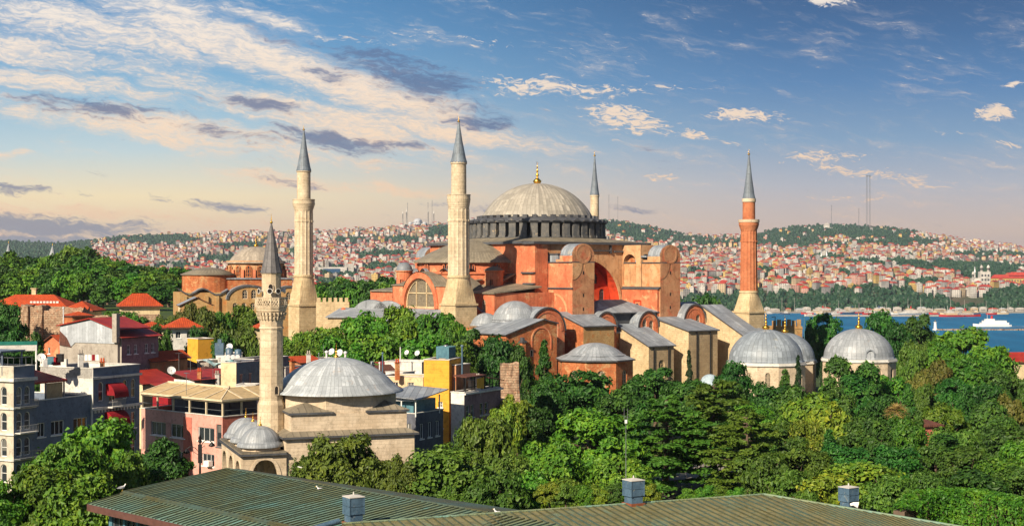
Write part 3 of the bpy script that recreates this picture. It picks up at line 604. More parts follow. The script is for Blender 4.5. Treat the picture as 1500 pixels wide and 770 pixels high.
# buttress towers
def tower(e0, e1, s, mw, ms, lower=None):
    """s=-1 south side, +1 north side"""
    n0, n1 = 20.9 * s, 36.2 * s
    N = lambda v: v * s
    pw = [(20.9, 6), (36.2, 6), (36.2, 37.2 - 2.3), (31.2, 34.9), (31.2, 34.0), (29.6, 34.0), (29.6, 33.2), (20.9, 33.2)]
    mb = MB(); L = [(e0, N(n_), z) for n_, z in pw]; Rr = [(e1, N(n_), z) for n_, z in pw]; k = len(pw)
    mb.face(L[::-1] if s > 0 else L, 0); mb.face(Rr if s > 0 else Rr[::-1], 0)
    for i in range(k):
        j = (i + 1) % k; f = [L[i], L[j], Rr[j], Rr[i]]
        mb.face(f[::1] if s > 0 else f[::-1], 1 if i == 1 else (2 if i > 1 and i < 7 and i != 2 else 0))
    # rounded head closing on the end face
    w = (e1 - e0) / 2; c = (e0 + e1) / 2
    hp = [(c + w * math.cos(PI * i / 14), 34.9 + w * .86 * math.sin(PI * i / 14)) for i in range(15)]
    mb.loft([[(x, N(n_), z) for x, z in hp] for n_ in (31.2, 36.2)], False, False, 3, True)
    mb.plate([(x, N(36.25), z) for x, z in hp][::-s], (0, -.3 * s, 0), 1); mb.plate([(x, N(31.2), z) for x, z in hp][::s], (0, .2 * s, 0), 1)
    t = mb.build('buttress_tower', [mw, ms, 'lead', 'lead'], HS)
    if s < 0:
        mb = MB(); rr = [(.02, .02), (1.9, .02), (2.0, .07), (2.5, .07), (2.5, 0)]
        mb.lathe([(r, z) for r, z in rr], 32, smooth=False)
        o = mb.build('roundel', 'brown', t, (c, -36.28, 35.4)); o.rotation_euler = (PI / 2, 0, 0)
        mb = MB(); sw = [(c + w * sx * (1 - .93 * math.sin(PI / 2 * i / 8)), 32.9 - 3.6 * (1 - math.cos(PI / 2 * i / 8)) + 0 * i) for sx in (1,) for i in range(9)]
        for sx in (-1, 1):
            pl = [(c + sx * w, 33.2), (c + sx * .3, 33.0)] + [(c + sx * (.3 + (w - .3) * (1 - math.cos(PI / 2 * i / 6))), 33.0 - 4.2 * math.sin(PI / 2 * i / 6)) for i in range(1, 7)]
            P_ = [(x, -36.3, z) for x, z in pl]; mb.plate(P_ if sx > 0 else P_[::-1], (0, .12, 0))
        mb.build('scroll_relief', 'beige' if e0 < 0 else 'brown', t)
        for bx in ((e0 - .35, e0 + .1, -36.3, -20.9, 26.5, 26.85), (e0 - .3, e1 + .2, -36.3, -31.25, 33.15, 33.4), (e0 - .25, e1, -31.2, -21.2, 33.15, 33.38)): MB().box(*bx).build('string_course', 'leaddark', t)
        mb = MB(); mb.box(e0 + .8, e1 - .8, -29.4, -25.4, 33.3, 35.3); mb.box(e0 + .5, e1 - .5, -29.6, -25.2, 35.3, 35.55, 1); mb.build('roof_tank', ['lead', 'leaddark'], t)
        mb = MB()
        for z in (30.2, 24.5, 21): mb.box(c - .15, c + .15, -36.27, -36.1, z, z + .8)
        mb.build('arrow_slit', 'dark', t)
    return t
t = tower(-17, -9.8, -1, 'orange', 'brown')
ra = arch(3.2, 12.6, 14, 24.8, 14); mb = MB(); ring_band(mb, (-17, -21.3, 0), (0, -1), ra, .55, .12); mb.build('blind_arch', 'beige', t)
window(t, (-17, -21.3, 0), (0, -1), arch(7.6, 8.3, 19.6, 21.8, 6), .02, 'red', 'dark', (1, 1), .1, proud=.1)
t2 = tower(13, 20.2, -1, 'beige', 'brown')
mb = MB(); mb.wall((12.4, -20.9, 0), (0, -1), rect(0, 15.0, 8, 26.3)); mb.prism([(12.4, -35.9), (13, -35.9), (13, -35.6), (12.4, -35.6)], 8, 26.3); t3 = mb.build('lower_wall', 'orange', t2)
MB().plate([(12.2, -20.9, 26.35), (12.2, -36.2, 26.35), (13, -36.2, 26.8), (13, -20.9, 26.8)], (0, 0, -.2)).build('string_course', 'leaddark', t2)
window(t3, (12.4, -20.9, 0), (0, -1), rect(5.6, 8.6, 20.2, 23.3), .02, 'red', 'red', (1, 1), .35, proud=.25); window(t3, (12.2, -20.9, 0), (0, -1), arch(6.5, 7.6, 20.2, 22.4, 6), .02, 'leaddark', 'dark', (2, 1), .1, proud=.1)
# the shallow niche high on the west flank of the eastern tower, with its taller wall behind
mb = MB(); ni = arch(.9, 6.1, 27.4, 35.6, 12)
mb.wall((12.7, -20.9, 0), (0, -1), rect(0, 8.2, 26.6, 38.0), [ni], 1.6, 0, 0); mb.prism([(12.7, -29.1), (19, -29.1), (19, -28.8), (12.7, -28.8)], 33, 38); mb.build('niche_wall', 'beige', t2)
mb = MB(); mb.wall((14.2, -21, 0), (0, -1), rect(0, 7.4, 26.6, 36.5)); mb.build('niche_back', 'orange2', t2)
mb = MB(); mb.box(12.5, 20, -31.3, -29.1, 34.7, 35.1); mb.build('step_roof', 'lead', t2)
tower(-17, -9.8, 1, 'orange', 'brown'); tower(13, 20.2, 1, 'orange', 'brown')
# aisles
mb = MB(); mb.prism([(-36, -37), (40, -37), (40, -21), (-36, -21)], 2, 15.2); mb.prism([(-36, 21), (40, 21), (40, 37), (-36, 37)], 2, 19.5); mb.prism([(20.2, -36), (40, -36), (40, 36), (20.2, 36)], 2, 19.0); mb.build('aisle', 'orange2', HS)
for s, z0 in ((-1, 15.4), (1, 19.6)):
    p_ = [(-36.4, 37.5 * s, z0), (40.4, 37.5 * s, z0), (40.4, 21.2 * s, 22.4), (-36.4, 21.2 * s, 22.4)]
    MB().plate(p_ if s < 0 else p_[::-1], (0, 0, -.35)).build('aisle_roof', 'lead', HS)
mb = MB(); mb.prism([(-8, -35), (12, -35), (12, -22), (-8, -22)], 16, 20.2); mb.build('aisle_clerestory', 'leaddark', HS)
def hipv(mb, x0, x1, y0, y1, z, h, inset=None, m=0, t=.3, mf=None):
    """hipped roof sheet with a fascia"""
    w, d = x1 - x0, y1 - y0; i = min(w, d) / 2 if inset is None else inset
    if w >= d: r0, r1 = (x0 + i, (y0 + y1) / 2, z + h), (x1 - i, (y0 + y1) / 2, z + h)
    else: r0, r1 = ((x0 + x1) / 2, y0 + i, z + h), ((x0 + x1) / 2, y1 - i, z + h)
    a, b, c, e = (x0, y0, z), (x1, y0, z), (x1, y1, z), (x0, y1, z)
    if w >= d: fs = [[a, b, r1, r0], [b, c, r1], [c, e, r0, r1], [e, a, r0]]
    else: fs = [[a, b, r0], [b, c, r1, r0], [c, e, r1], [e, a, r0, r1]]
    for f in fs: mb.face(f, m)
    mf = m if mf is None else mf
    lo = [(p[0], p[1], z - t) for p in (a, b, c, e)]; up = [a, b, c, e]
    for k in range(4): mb.face([lo[k], lo[(k + 1) % 4], up[(k + 1) % 4], up[k]], mf)
    mb.face(lo[::-1], mf)
    return mb
mb = MB(); hipv(mb, -9, 13, -36, -21.6, 20.3, 3.2, 7, mf=1); mb.build('clerestory_roof', ['lead', 'leaddark'], HS)
# barrel gables along the south wall
def barrel(e0, e1, n0, n1, zs, zc, wins, m='orange', z0=4, deep=1.0):
    r = (e1 - e0) / 2; c = (e0 + e1) / 2; rise = zc - zs
    out = [(0, z0), (2 * r, z0)] + [(r + r * math.cos(PI * i / 16), zs + rise * math.sin(PI * i / 16)) for i in range(17)]
    mb = MB(); mb.wall((e0, n0, 0), (1, 0), out, [w for w in wins], .5)
    mb.wall((e0, n1, 0), (0, -1), rect(0, n1 - n0, z0, zs)); mb.wall((e1, n0, 0), (0, 1), rect(0, n1 - n0, z0, zs))
    g_ = mb.build('barrel_gable', m, HS)
    mb = MB(); q_ = [(c + (r + .35) * math.cos(PI * i / 16), zs + (rise + .35) * math.sin(PI * i / 16)) for i in range(17)]; q2 = [(c + (r - .05) * math.cos(PI * i / 16), zs + (rise - .05) * math.sin(PI * i / 16)) for i in range(17)]
    mb.loft([[(x, n0 - .35, z) for x, z in q_], [(x, n1, z) for x, z in q_]], False, False, 0, True)
    for i in range(16): mb.face([(q2[i][0], n0 - .35, q2[i][1]), (q_[i][0], n0 - .35, q_[i][1]), (q_[i + 1][0], n0 - .35, q_[i + 1][1]), (q2[i + 1][0], n0 - .35, q2[i + 1][1])], 1)
    mb.build('barrel_roof', ['lead', 'leaddark'], g_)
    mb = MB(); ro = [(2 * r - .25, zs)] + [];
    for k in (1.,):
        a_ = [(r + (r - .5) * math.cos(PI * i / 16), zs + (rise - .5) * math.sin(PI * i / 16)) for i in range(17)]; b_ = [(r + (r - 1.1) * math.cos(PI * i / 16), zs + (rise - 1.1) * math.sin(PI * i / 16)) for i in range(17)]
        for i in range(16): mb.plate([(e0 + a_[i][0], n0 - .12, a_[i][1]), (e0 + a_[i + 1][0], n0 - .12, a_[i + 1][1]), (e0 + b_[i + 1][0], n0 - .12, b_[i + 1][1]), (e0 + b_[i][0], n0 - .12, b_[i][1])][::-1], (0, .12, 0))
    mb.build('gable_moulding', m, g_)
    for w in wins: window(g_, (e0, n0, 0), (1, 0), w, .4, 'stone_w', 'lattice', (2, 3), .2)
barrel(-10.9, -4.1, -38.2, -28, 16.6, 20.5, [arch(2.0, 3.2, 15.6, 18.2, 6), arch(3.7, 4.9, 15.4, 17.6, 6)])
barrel(3.4, 10.4, -38.2, -28, 16.4, 20.4, [arch(1.6, 3.1, 14.6, 18.6, 8), arch(3.9, 5.4, 14.6, 18.2, 8)])
barrel(19.2, 27.2, -38.6, -26, 17.2, 22.0, [arch(2.2, 3.5, 15.4, 18.4, 8), arch(4.6, 6.1, 14.8, 19.4, 8)])
barrel(-35.6, -25.0, -43.0, -30, 16.5, 22.0, [arch(3.6, 5.6, 16.4, 19.6, 8), arch(6.6, 8.6, 13.8, 18.6, 8)], 'orange')
# the stone buttress blocks under sloping lead roofs
def block(e0, e1, n0, n1, zt0, zt1, mw, ms, pipes=False, win=None, z0=2):
    """n0 = outer (south) face, top falls from zt1 at n1 to zt0 at n0"""
    mb = MB(); k = n1 - n0
    mb.wall((e0, n1, 0), (0, -1), [(0, z0), (k, z0), (k, zt0), (0, zt1)], m=0); mb.wall((e1, n0, 0), (0, 1), [(0, z0), (k, z0), (k, zt1), (0, zt0)], m=0)
    mb.wall((e0, n0, 0), (1, 0), rect(0, e1 - e0, z0, zt0), [win] if win else [], .5, 1); mb.wall((e1, n1, 0), (-1, 0), rect(0, e1 - e0, z0, zt1), m=0)
    b = mb.build('buttress_block', [mw, ms], HS)
    MB().plate([(e0 - .4, n0 - .5, zt0), (e1 + .4, n0 - .5, zt0), (e1 + .4, n1, zt1 + .1), (e0 - .4, n1, zt1 + .1)], (0, 0, .28)).build('block_roof', 'leaddark', b)
    MB().plate([(e0 - .42, n0 - .52, zt0 + .29), (e1 + .42, n0 - .52, zt0 + .29), (e1 + .42, n1, zt1 + .39), (e0 - .42, n1, zt1 + .39)], (0, 0, -.01)).build('lead_covering', 'lead', b)
    if win: window(b, (e0, n0, 0), (1, 0), win, .4, 'stone', 'lattice', (2, 4), .2)
    if pipes:
        for u in pipes: MB().tube([(e0 + u, n0 - .22, z0), (e0 + u, n0 - .22, zt0 - .1)], .17, 8).build('drain_pipe', 'black', b)
    return b
M['stone_shade'] = mat('shaded_ashlar', (.50, .38, .23), (.40, .29, .17), nscale=.25, streak=.4, pat='ashlar', p=(1.1, .5), pd=.5, c3=(.33, .25, .17))  # tan ashlar darkened for south faces: their shade painted into the colour
block(-2, 6.6, -48.2, -36, 11.9, 17.0, 'stone', 'stone_shade', (1.6, 6.6), arch(3.4, 5.4, 4, 8.6, 8))
block(10.8, 21.2, -49.2, -36, 15.5, 18.6, 'stone', 'stone_shade', (2.8, 7.6))
block(-20, -10, -44.2, -34, 17.2, 20.4, 'orange2', 'stone_b')
block(27.4, 34.5, -60, -37, 10.2, 21.6, 'stone', 'stone_shade'); block(34.5, 42, -48, -36, 14, 17.5, 'stone', 'stone_shade')
# gabled vestibule and low dome at the south west corner
mb = MB(); mb.wall((-48, -50, 0), (1, 0), [(0, 2), (15, 2), (15, 18.6), (10.8, 19.6), (0, 16.4)], [rect(1.6, 2.5, 11, 12.6), rect(4.4, 5.3, 11, 12.6), rect(7.0, 7.9, 11, 12.6)], .5)
mb.wall((-48, -34, 0), (0, -1), rect(0, 16, 2, 16.4)); mb.wall((-33, -50, 0), (0, 1), rect(0, 16, 2, 18.6)); vs = mb.build('vestibule', 'orange2', HS)
for u in (1.6, 4.4, 7.0): window(vs, (-48, -50, 0), (1, 0), rect(u, u + .9, 11, 12.6), .3, 'stone_w', 'dark', (1, 1), .14, proud=.2)
mb = MB(); ring_band(mb, (-48, -50, 0), (1, 0), arch(7.6, 13.0, 12.6, 17.6, 12), .35, .15); mb.build('blind_arch', 'orange', vs)
mb = MB(); mb.box(-44.2, -43.2, -51.2, -50, 8, 14.4); mb.box(-44.4, -43, -51.4, -50, 14.4, 14.8, 1); mb.box(-44.0, -43.4, -51, -50, 14.8, 15.6, 1); mb.build('chimney_stack', ['orange2', 'leaddark'], vs)
mb = MB(); mb.plate([(-48.5, -50.5, 16.4), (-37.2, -50.5, 19.8), (-37.2, -33.5, 19.8), (-48.5, -33.5, 16.4)], (0, 0, -.25), 0, 1); mb.plate([(-37.2, -50.5, 19.8), (-32.8, -50.5, 18.8), (-32.8, -33.5, 18.8), (-37.2, -33.5, 19.8)], (0, 0, -.25), 0, 1)
mb.build('vestibule_roof', ['lead', 'leaddark'], vs)
mb = MB(); mb.prism([(-46, -34), (-30, -34), (-30, -24), (-46, -24)], 2, 17.2); mb.build('south_west_bay', 'orange2', HS)
mb = MB(); mb.lathe([(6.0, 16), (6.0, 19.2)], 24, (-35.2, -36.5), smooth=False); mb.build('low_drum', 'leaddark', HS); dome('low_dome', HS, (-35.2, -36.5), 5.7, 4.6, 19.2, 'lead_small', eave=.4)
dome('low_dome', HS, (-40.5, -31.5), 3.6, 2.6, 18.2, 'lead_small', eave=.3)
# octagonal domed annex in front of the buttresses
AX = thing('domed_annex', 'low orange eight sided building under a pale lead dome before the stone buttresses', 'building', (WX(872, 333), 333, 0), R(22.5 + 6))
n = 8; Ra = 8.9; ze_ = WZ(526, 331); pts = [(Ra * math.cos(2 * PI * i / n), Ra * math.sin(2 * PI * i / n)) for i in range(n)]; sd_l = 2 * Ra * math.sin(PI / n); wl8 = []
mb = MB()
for i in range(n):
    A, B = Vector(pts[i]), Vector(pts[(i + 1) % n]); U = (B - A).normalized(); w8 = arch(sd_l / 2 - .95, sd_l / 2 + .95, ze_ - 6.4, ze_ - 2.2, 8); mb.wall((A.x, A.y, 0), U, rect(0, sd_l, -4, ze_ - .2), [w8], .45); wl8.append((A, U, w8))
aw = mb.build('wall', 'orange2', AX)
for A, U, w8 in wl8: window(aw, (A.x, A.y, 0), U, w8, .4, 'stone_w', 'lattice', (2, 4), .2)
mb = MB(); mb.prism([(x * 1.07, y * 1.07) for x, y in pts], ze_ - .2, ze_ + .1); mb.build('eave', 'leaddark', AX)
mb = MB(); mb.loft([[(x * 1.06, y * 1.06, .1) for x, y in pts], [(x * .8, y * .8, 1.0) for x, y in pts]], True, False, 0, False); mb.lathe([(7.15, .95)] + cap_profile(6.4, 2.5, 1.25, 10), 48, a0=0, a1=2 * PI); mb.build('dome', 'lead_small', AX, (0, 0, ze_))
# ---- minarets
def lathe_oct(mb, prof, n=16, m=0): return mb.lathe(prof, n, smooth=False, m=m)
def minaret(name, label, x, y, zs, ws, sh='stone_m', seg=16, sqh=None, cone='lead_blue', band=None, base='stone'):
    """zs: base top, flare top, balcony bottom, balcony top, cone base, tip, finial tip"""
    t = thing(name, label, 'minaret', (x, y, 0)); zb, zf, zc, zd, ze, zt, zfin = zs; wb, wf, w1, w2, wcn, wbal = ws
    g0 = gz(x, y) - 1
    mb = MB(); mb.box(-wb, wb, -wb, wb, g0, zb); mb.box(-wb - .25, wb + .25, -wb - .25, wb + .25, zb, zb + .5); mb.build('base', base, t, rot=math.atan2(.6, .8))
    mb = MB(); nn = 32
    sqr = [];
    for i in range(nn):
        a = 2 * PI * i / nn + PI / 4 - R(8); k = 1 / max(abs(math.cos(a - math.atan2(.6, .8))), abs(math.sin(a - math.atan2(.6, .8)))); sqr.append((wb * .97 * k * math.cos(a), wb * .97 * k * math.sin(a), zb + .5))
    cir = lambda r, z: [(r * math.cos(2 * PI * i / nn + PI / 4 - R(8)), r * math.sin(2 * PI * i / nn + PI / 4 - R(8)), z) for i in range(nn)]
    mb.loft([sqr, [((s_[0] * .5 + c_[0] * .5), (s_[1] * .5 + c_[1] * .5), zb + (zf - zb) * .5) for s_, c_ in zip(sqr, cir(wf * 1.08, 0))], cir(wf * 1.08, zf - .3)], True, False, 0, False)
    mb.loft([cir(wf * 1.16, zf - .3), cir(wf * 1.16, zf + .3)], True, True, 0, False); mb.build('flared_foot', base, t)
    mb = MB(); fl = lambda a, r: .06 * r * (max(0, math.cos(a * seg)) ** 2)
    mb.lathe([(wf, zf + .2), (w1, zc - 3.2), (w1 * 1.06, zc - 3.1), (w1 * 1.06, zc - 2.7), (w1, zc - 2.6), (w1, zc)], seg * 4, smooth=False, mod=fl); mb.build('shaft', sh, t)
    mb = MB(); st = 5; pf = []
    for i in range(st):
        r = w1 + (wbal - w1) * (i + 1) / st; pf += [(r, zc + (zd - 1.3 - zc) * i / st), (r, zc + (zd - 1.3 - zc) * (i + 1) / st)]
    pf += [(wbal * 1.03, zd - 1.3), (wbal * 1.03, zd - 1.1), (wbal, zd - 1.1), (wbal, zd - .2), (wbal * 1.03, zd - .2), (wbal * 1.03, zd), (wbal * .92, zd), (wbal * .92, zd - 1.1), (w2, zd - 1.1)]
    mb.lathe(pf, seg * 2, smooth=False); mb.build('balcony', 'stone_m' if not band else sh, t)
    if band: mb = MB(); mb.lathe([(wbal * 1.0, zd - .75), (wbal * 1.06, zd - .7), (wbal * 1.06, zd + .06), (wbal * .9, zd + .06), (wbal * .9, zd - .7)], seg * 2, smooth=False); mb.build('balcony_rim', band, t)
    mb = MB(); mb.lathe([(w2, zd - 1.1), (w2 * .98, ze - .5), (w2 * 1.08, ze - .4), (w2 * 1.08, ze)], seg * 2, smooth=False); up = mb.build('upper_shaft', sh, t)
    d0 = (-.35, -.94)
    if band: mb = MB(); mb.lathe([(w2 * 1.03, ze - 1.0), (w2 * 1.1, ze - .9), (w2 * 1.1, ze), (w2 * .9, ze)], seg * 2, smooth=False); mb.build('white_band', band, t)
    mb = MB(); mb.lathe([(wcn, ze - .15), (wcn, ze + .1), (wcn * .86, ze + (zt - ze) * .1), (wcn * .45, ze + (zt - ze) * .52), (.16, zt)], seg, smooth=False); mb.build('cone', cone, t)
    finial(t, (0, 0), zt - .2, zfin - zt + .2, .38)
    return t
def mz(px, D, ys): return [WZ(y, D) for y in ys]
def mw(D, ws): return [w / 2 * D / F for w in ws]
D_ = 355
minaret('minaret', 'tall tan stone minaret with flared foot, standing just left of the great dome', WX(672, D_), D_, mz(672, D_, (447, 405, 306, 285, 238, 178, 170)), mw(D_, (38, 30, 29.5, 22.5, 24.5, 34)))
D_ = 398
minaret('minaret', 'pale stone minaret rising beside the low domed brick church, behind the small mosque minaret', WX(445, D_), D_, mz(445, D_, (448, 404, 309, 292, 250, 190, 183)), mw(D_, (33, 26, 25.5, 20, 22, 32)))
D_ = 450
minaret('minaret', 'stone minaret half hidden behind the right shoulder of the great dome', WX(871, D_), D_, mz(871, D_, (470, 430, 338, 322, 286, 228, 221)), mw(D_, (30, 22, 20, 13, 14, 26)))
D_ = 392
minaret('minaret', 'red brick minaret with white balcony and grey spire at the right end of the basilica', WX(1097, D_), D_, mz(1097, D_, (458, 427, 338, 322, 291, 226, 218)), mw(D_, (32, 24.5, 22.5, 18.5, 19, 29)), 'brickmin', 16, band='stone_w', base='stone')
# ------------------------------------------------------------------ the small stone mosque in front
MQ = thing('small_mosque', 'small pale stone mosque with one ribbed grey dome and a three domed porch', 'mosque', (-24.75, 157, 0), R(20))
a = 14.6
mb = MB(); mb.prism([(0, 0), (a, 0), (a, a), (0, a)], 2, 12.6); mb.build('lower_wall', 'stone_w', MQ)
mb = MB(); mb.prism([(-.45, -.45), (a + .45, -.45), (a + .45, a + .45), (-.45, a + .45)], 12.62, 12.85, 1)
rg = lambda o, z: [(o, o, z), (a - o, o, z), (a - o, a - o, z), (o, a - o, z)]
mb.loft([rg(-.45, 12.85), rg(.75, 13.35)], True, False, 0, False); mb.build('cornice_roof', ['leadbrown', 'leaddark'], MQ)
mb = MB(); mb.prism([(.7, .7), (a - .7, .7), (a - .7, a - .7), (.7, a - .7)], 13, 15.15); mb.build('upper_wall', 'stone_w', MQ)
c = a / 2; R8 = 6.95
oc = [(c + R8 * math.cos(PI / 8 + PI / 4 * i), c + R8 * math.sin(PI / 8 + PI / 4 * i)) for i in range(8)]
mb = MB(); mb.prism(oc, 15.1, 17.1); mb.build('octagon_wall', 'stone_w', MQ)
for sx, sy in ((0, 0), (1, 0), (1, 1), (0, 1)):
    fx = (lambda v: .45 + v) if sx == 0 else (lambda v: a - .45 - v); fy = (lambda v: .45 + v) if sy == 0 else (lambda v: a - .45 - v)
    p = [(fx(0), fy(0)), (fx(5.0), fy(0)), (fx(5.0), fy(.6)), (fx(.6), fy(5.0)), (fx(0), fy(5.0))]
    if (sx + sy) % 2: p = p[::-1]
    mb = MB(); mb.prism(p, 15.16, 15.4, 1); apx = (fx(2.3), fy(2.3), 16.35)
    for i in range(5): A, B = p[i], p[(i + 1) % 5]; mb.face([(A[0], A[1], 15.4), (B[0], B[1], 15.4), apx])
    mb.build('corner_roof', ['leadbrown', 'leaddark'], MQ)
mb = MB(); pf = [(7.75, 0), (7.75, .14), (7.2, .38), (6.85, .68)] + cap_profile(6.75, 3.15, .75, 14)
mb.lathe(pf, 192, (0, 0), mod=lambda a_, r: .045 * min(1, r / 3) * max(0, math.cos(a_ * 24)) ** 8); mb.build('dome', mat('mosque_dome_lead', (.54, .58, .61), (.42, .46, .49), rough=.5, nscale=.5, streak=.3, pat='seam', radial=96, p=(1., 1.05), pd=.45, spec=.4, c3=(.42, .34, .28), c3t=(.6, .75)), MQ, (c, c, 17.12))
finial(MQ, (c, c), 20.85, 1.9, .3)
# porch
pw = 4.8
mb = MB(); end = arch(1.0, pw - .9, 2, 10.5, 8, True)
mb.wall((-pw, -.25, 0), (1, 0), rect(0, pw + .0, 2, 11.0), [end], .7)
la = [arch(.9 + 4.75 * k, 4.5 + 4.75 * k, 2, 10.2, 8, True) for k in range(3)]
mb.wall((-pw, a, 0), (0, -1), rect(0, a + .25, 2, 11.0), la, .7)
mb.box(-pw + .7, -.1, a - .4, a, 2, 11); pc = mb.build('porch_wall', 'stone_w', MQ)
mb = MB(); ring_band(mb, (-pw, -.25, 0), (1, 0), end, .35, .08); [ring_band(mb, (-pw, a, 0), (0, -1), l, .25, .08) for l in la]; mb.build('arch_moulding', 'stone_w', pc)
mb = MB(); mb.box(-pw - .4, -.02, -.65, a + .3, 11.0, 11.2, 1); mb.box(-pw - .2, -.02, -.45, a + .1, 11.2, 11.35); mb.build('porch_roof', ['leadbrown', 'leaddark'], pc)
for k in range(3):
    cy = 2.35 + 4.75 * k; mb = MB(); mb.lathe([(2.25, 11.3), (2.25, 12.0)], 8, (-pw / 2, cy), PI / 8, PI / 8 + 2 * PI, smooth=False); mb.build('dome_drum', 'stone_w', pc)
    d_ = dome('porch_dome', pc, (-pw / 2, cy), 2.25, 1.75, 12.2, 'lead_small', eave=.32, n=40)
    finial(pc, (-pw / 2, cy), 13.9, 1.1, .2)
# its minaret
D_ = 162; mx_, my_ = WX(397.5, D_), D_
MN = thing('small_minaret', 'slim pale minaret with lattice balcony and horn loudspeakers, beside the small mosque', 'minaret', (mx_, my_, 0), R(8))
z = lambda y: WZ(y, D_)
mb = MB(); mb.lathe([(1.55, 2), (1.55, z(592)), (1.33, z(585))], 12, smooth=False); mb.build('base', 'stone_m', MN)
mb = MB(); mb.lathe([(1.33, z(586)), (1.28, z(482)), (1.38, z(481)), (1.38, z(479)), (1.28, z(478)), (1.28, z(474))], 12, smooth=False); mb.build('shaft', 'stone_m', MN)
mb = MB(); st = [(1.28, 475), (1.34, 468), (1.44, 467), (1.44, 462), (1.56, 461), (1.56, 456), (1.68, 455), (1.68, 451.5), (1.76, 451)]
mb.lathe([(r, z(y)) for r, y in st] + [(1.76, z(449)), (1.0, z(449))], 12, smooth=False)
for k in range(24):
    a_ = 2 * PI * k / 24; ca, sa = math.cos(a_), math.sin(a_)
    for r, yb, yt, w in ((1.50, 463, 467, .13), (1.64, 457, 461, .13)): mb.tube([(ca * r, sa * r, z(yb)), (ca * (r - .06), sa * (r - .06), z(yt) - .12)], [.12, .03], 5)
mb.build('balcony', 'stone_m', MN)
mb = MB(); mb.lathe([(1.66, z(449)), (1.8, z(449)), (1.8, z(447.6)), (1.66, z(447.6))], 12, smooth=False); mb.lathe([(1.66, z(436.5)), (1.66, z(435)), (1.82, z(435)), (1.82, z(436.5)), (1.66, z(436.5))], 12, smooth=False)
for k in range(12):
    a0, a1 = 2 * PI * k / 12, 2 * PI * (k + 1) / 12; A = Vector((1.74 * math.cos(a0), 1.74 * math.sin(a0), 0)); B = Vector((1.74 * math.cos(a1), 1.74 * math.sin(a1), 0)); zl, zh = z(448), z(436)
    mb.tube([A + Vector((0, 0, zl)), A + Vector((0, 0, zh))], .09, 4)
    for j in range(3):
        p0, p1 = A.lerp(B, j / 3), A.lerp(B, (j + 1) / 3)
        for q0, q1 in ((p0 + Vector((0, 0, zl)), p1 + Vector((0, 0, (zl + zh) / 2))), (p1 + Vector((0, 0, zl)), p0 + Vector((0, 0, (zl + zh) / 2))), (p0 + Vector((0, 0, (zl + zh) / 2))), ) [:2] + ((p0 + Vector((0, 0, (zl + zh) / 2)), p1 + Vector((0, 0, zh))), (p1 + Vector((0, 0, (zl + zh) / 2)), p0 + Vector((0, 0, zh)))): mb.tube([q0, q1], .055, 4)
mb.build('lattice_parapet', 'stone_m', MN)
mb = MB(); mb.lathe([(1.08, z(449)), (1.06, z(402)), (1.15, z(401)), (1.15, z(399.5))], 12, smooth=False); us = mb.build('upper_shaft', 'stone_m', MN)
mb = MB(); mb.lathe([(1.22, z(399.8)), (1.22, z(399)), (1.02, z(390)), (.5, z(352)), (.07, z(327))], 12, smooth=False); mb.build('cone', mat('dark_cone_lead', (.20, .19, .19), (.14, .135, .14), rough=.6, nscale=.8, streak=.4, pat='seam', radial=12, p=(1., .9), pd=.6), MN)
finial(MN, (0, 0), z(327.5), z(313) - z(327.5), .17)
for a_ in (-95, -150, -60, 20, 100):
    ca, sa = math.cos(R(a_)), math.sin(R(a_)); mb = MB(); zz = z(426)
    mb.tube([(ca * 1.05, sa * 1.05, zz), (ca * 1.25, sa * 1.25, zz), (ca * 1.6, sa * 1.6, zz)], [.1, .1, .32], 10); mb.tube([(ca * 1.58, sa * 1.58, zz), (ca * 1.605, sa * 1.605, zz)], .27, 10, 1); mb.build('horn_loudspeaker', ['white', 'dark'], MN)
window(us, (-.35, -1.09, 0), (1, 0), arch(0, .62, z(425), z(415), 6), .02, 'stone_w', 'dark', (1, 1), .08, proud=.06)
window(MN, (.05, -1.38, 0), (.9, .25), arch(.3, .85, z(577), z(563), 6), .02, 'stone_w', 'dark', (1, 1), .08, proud=.06)

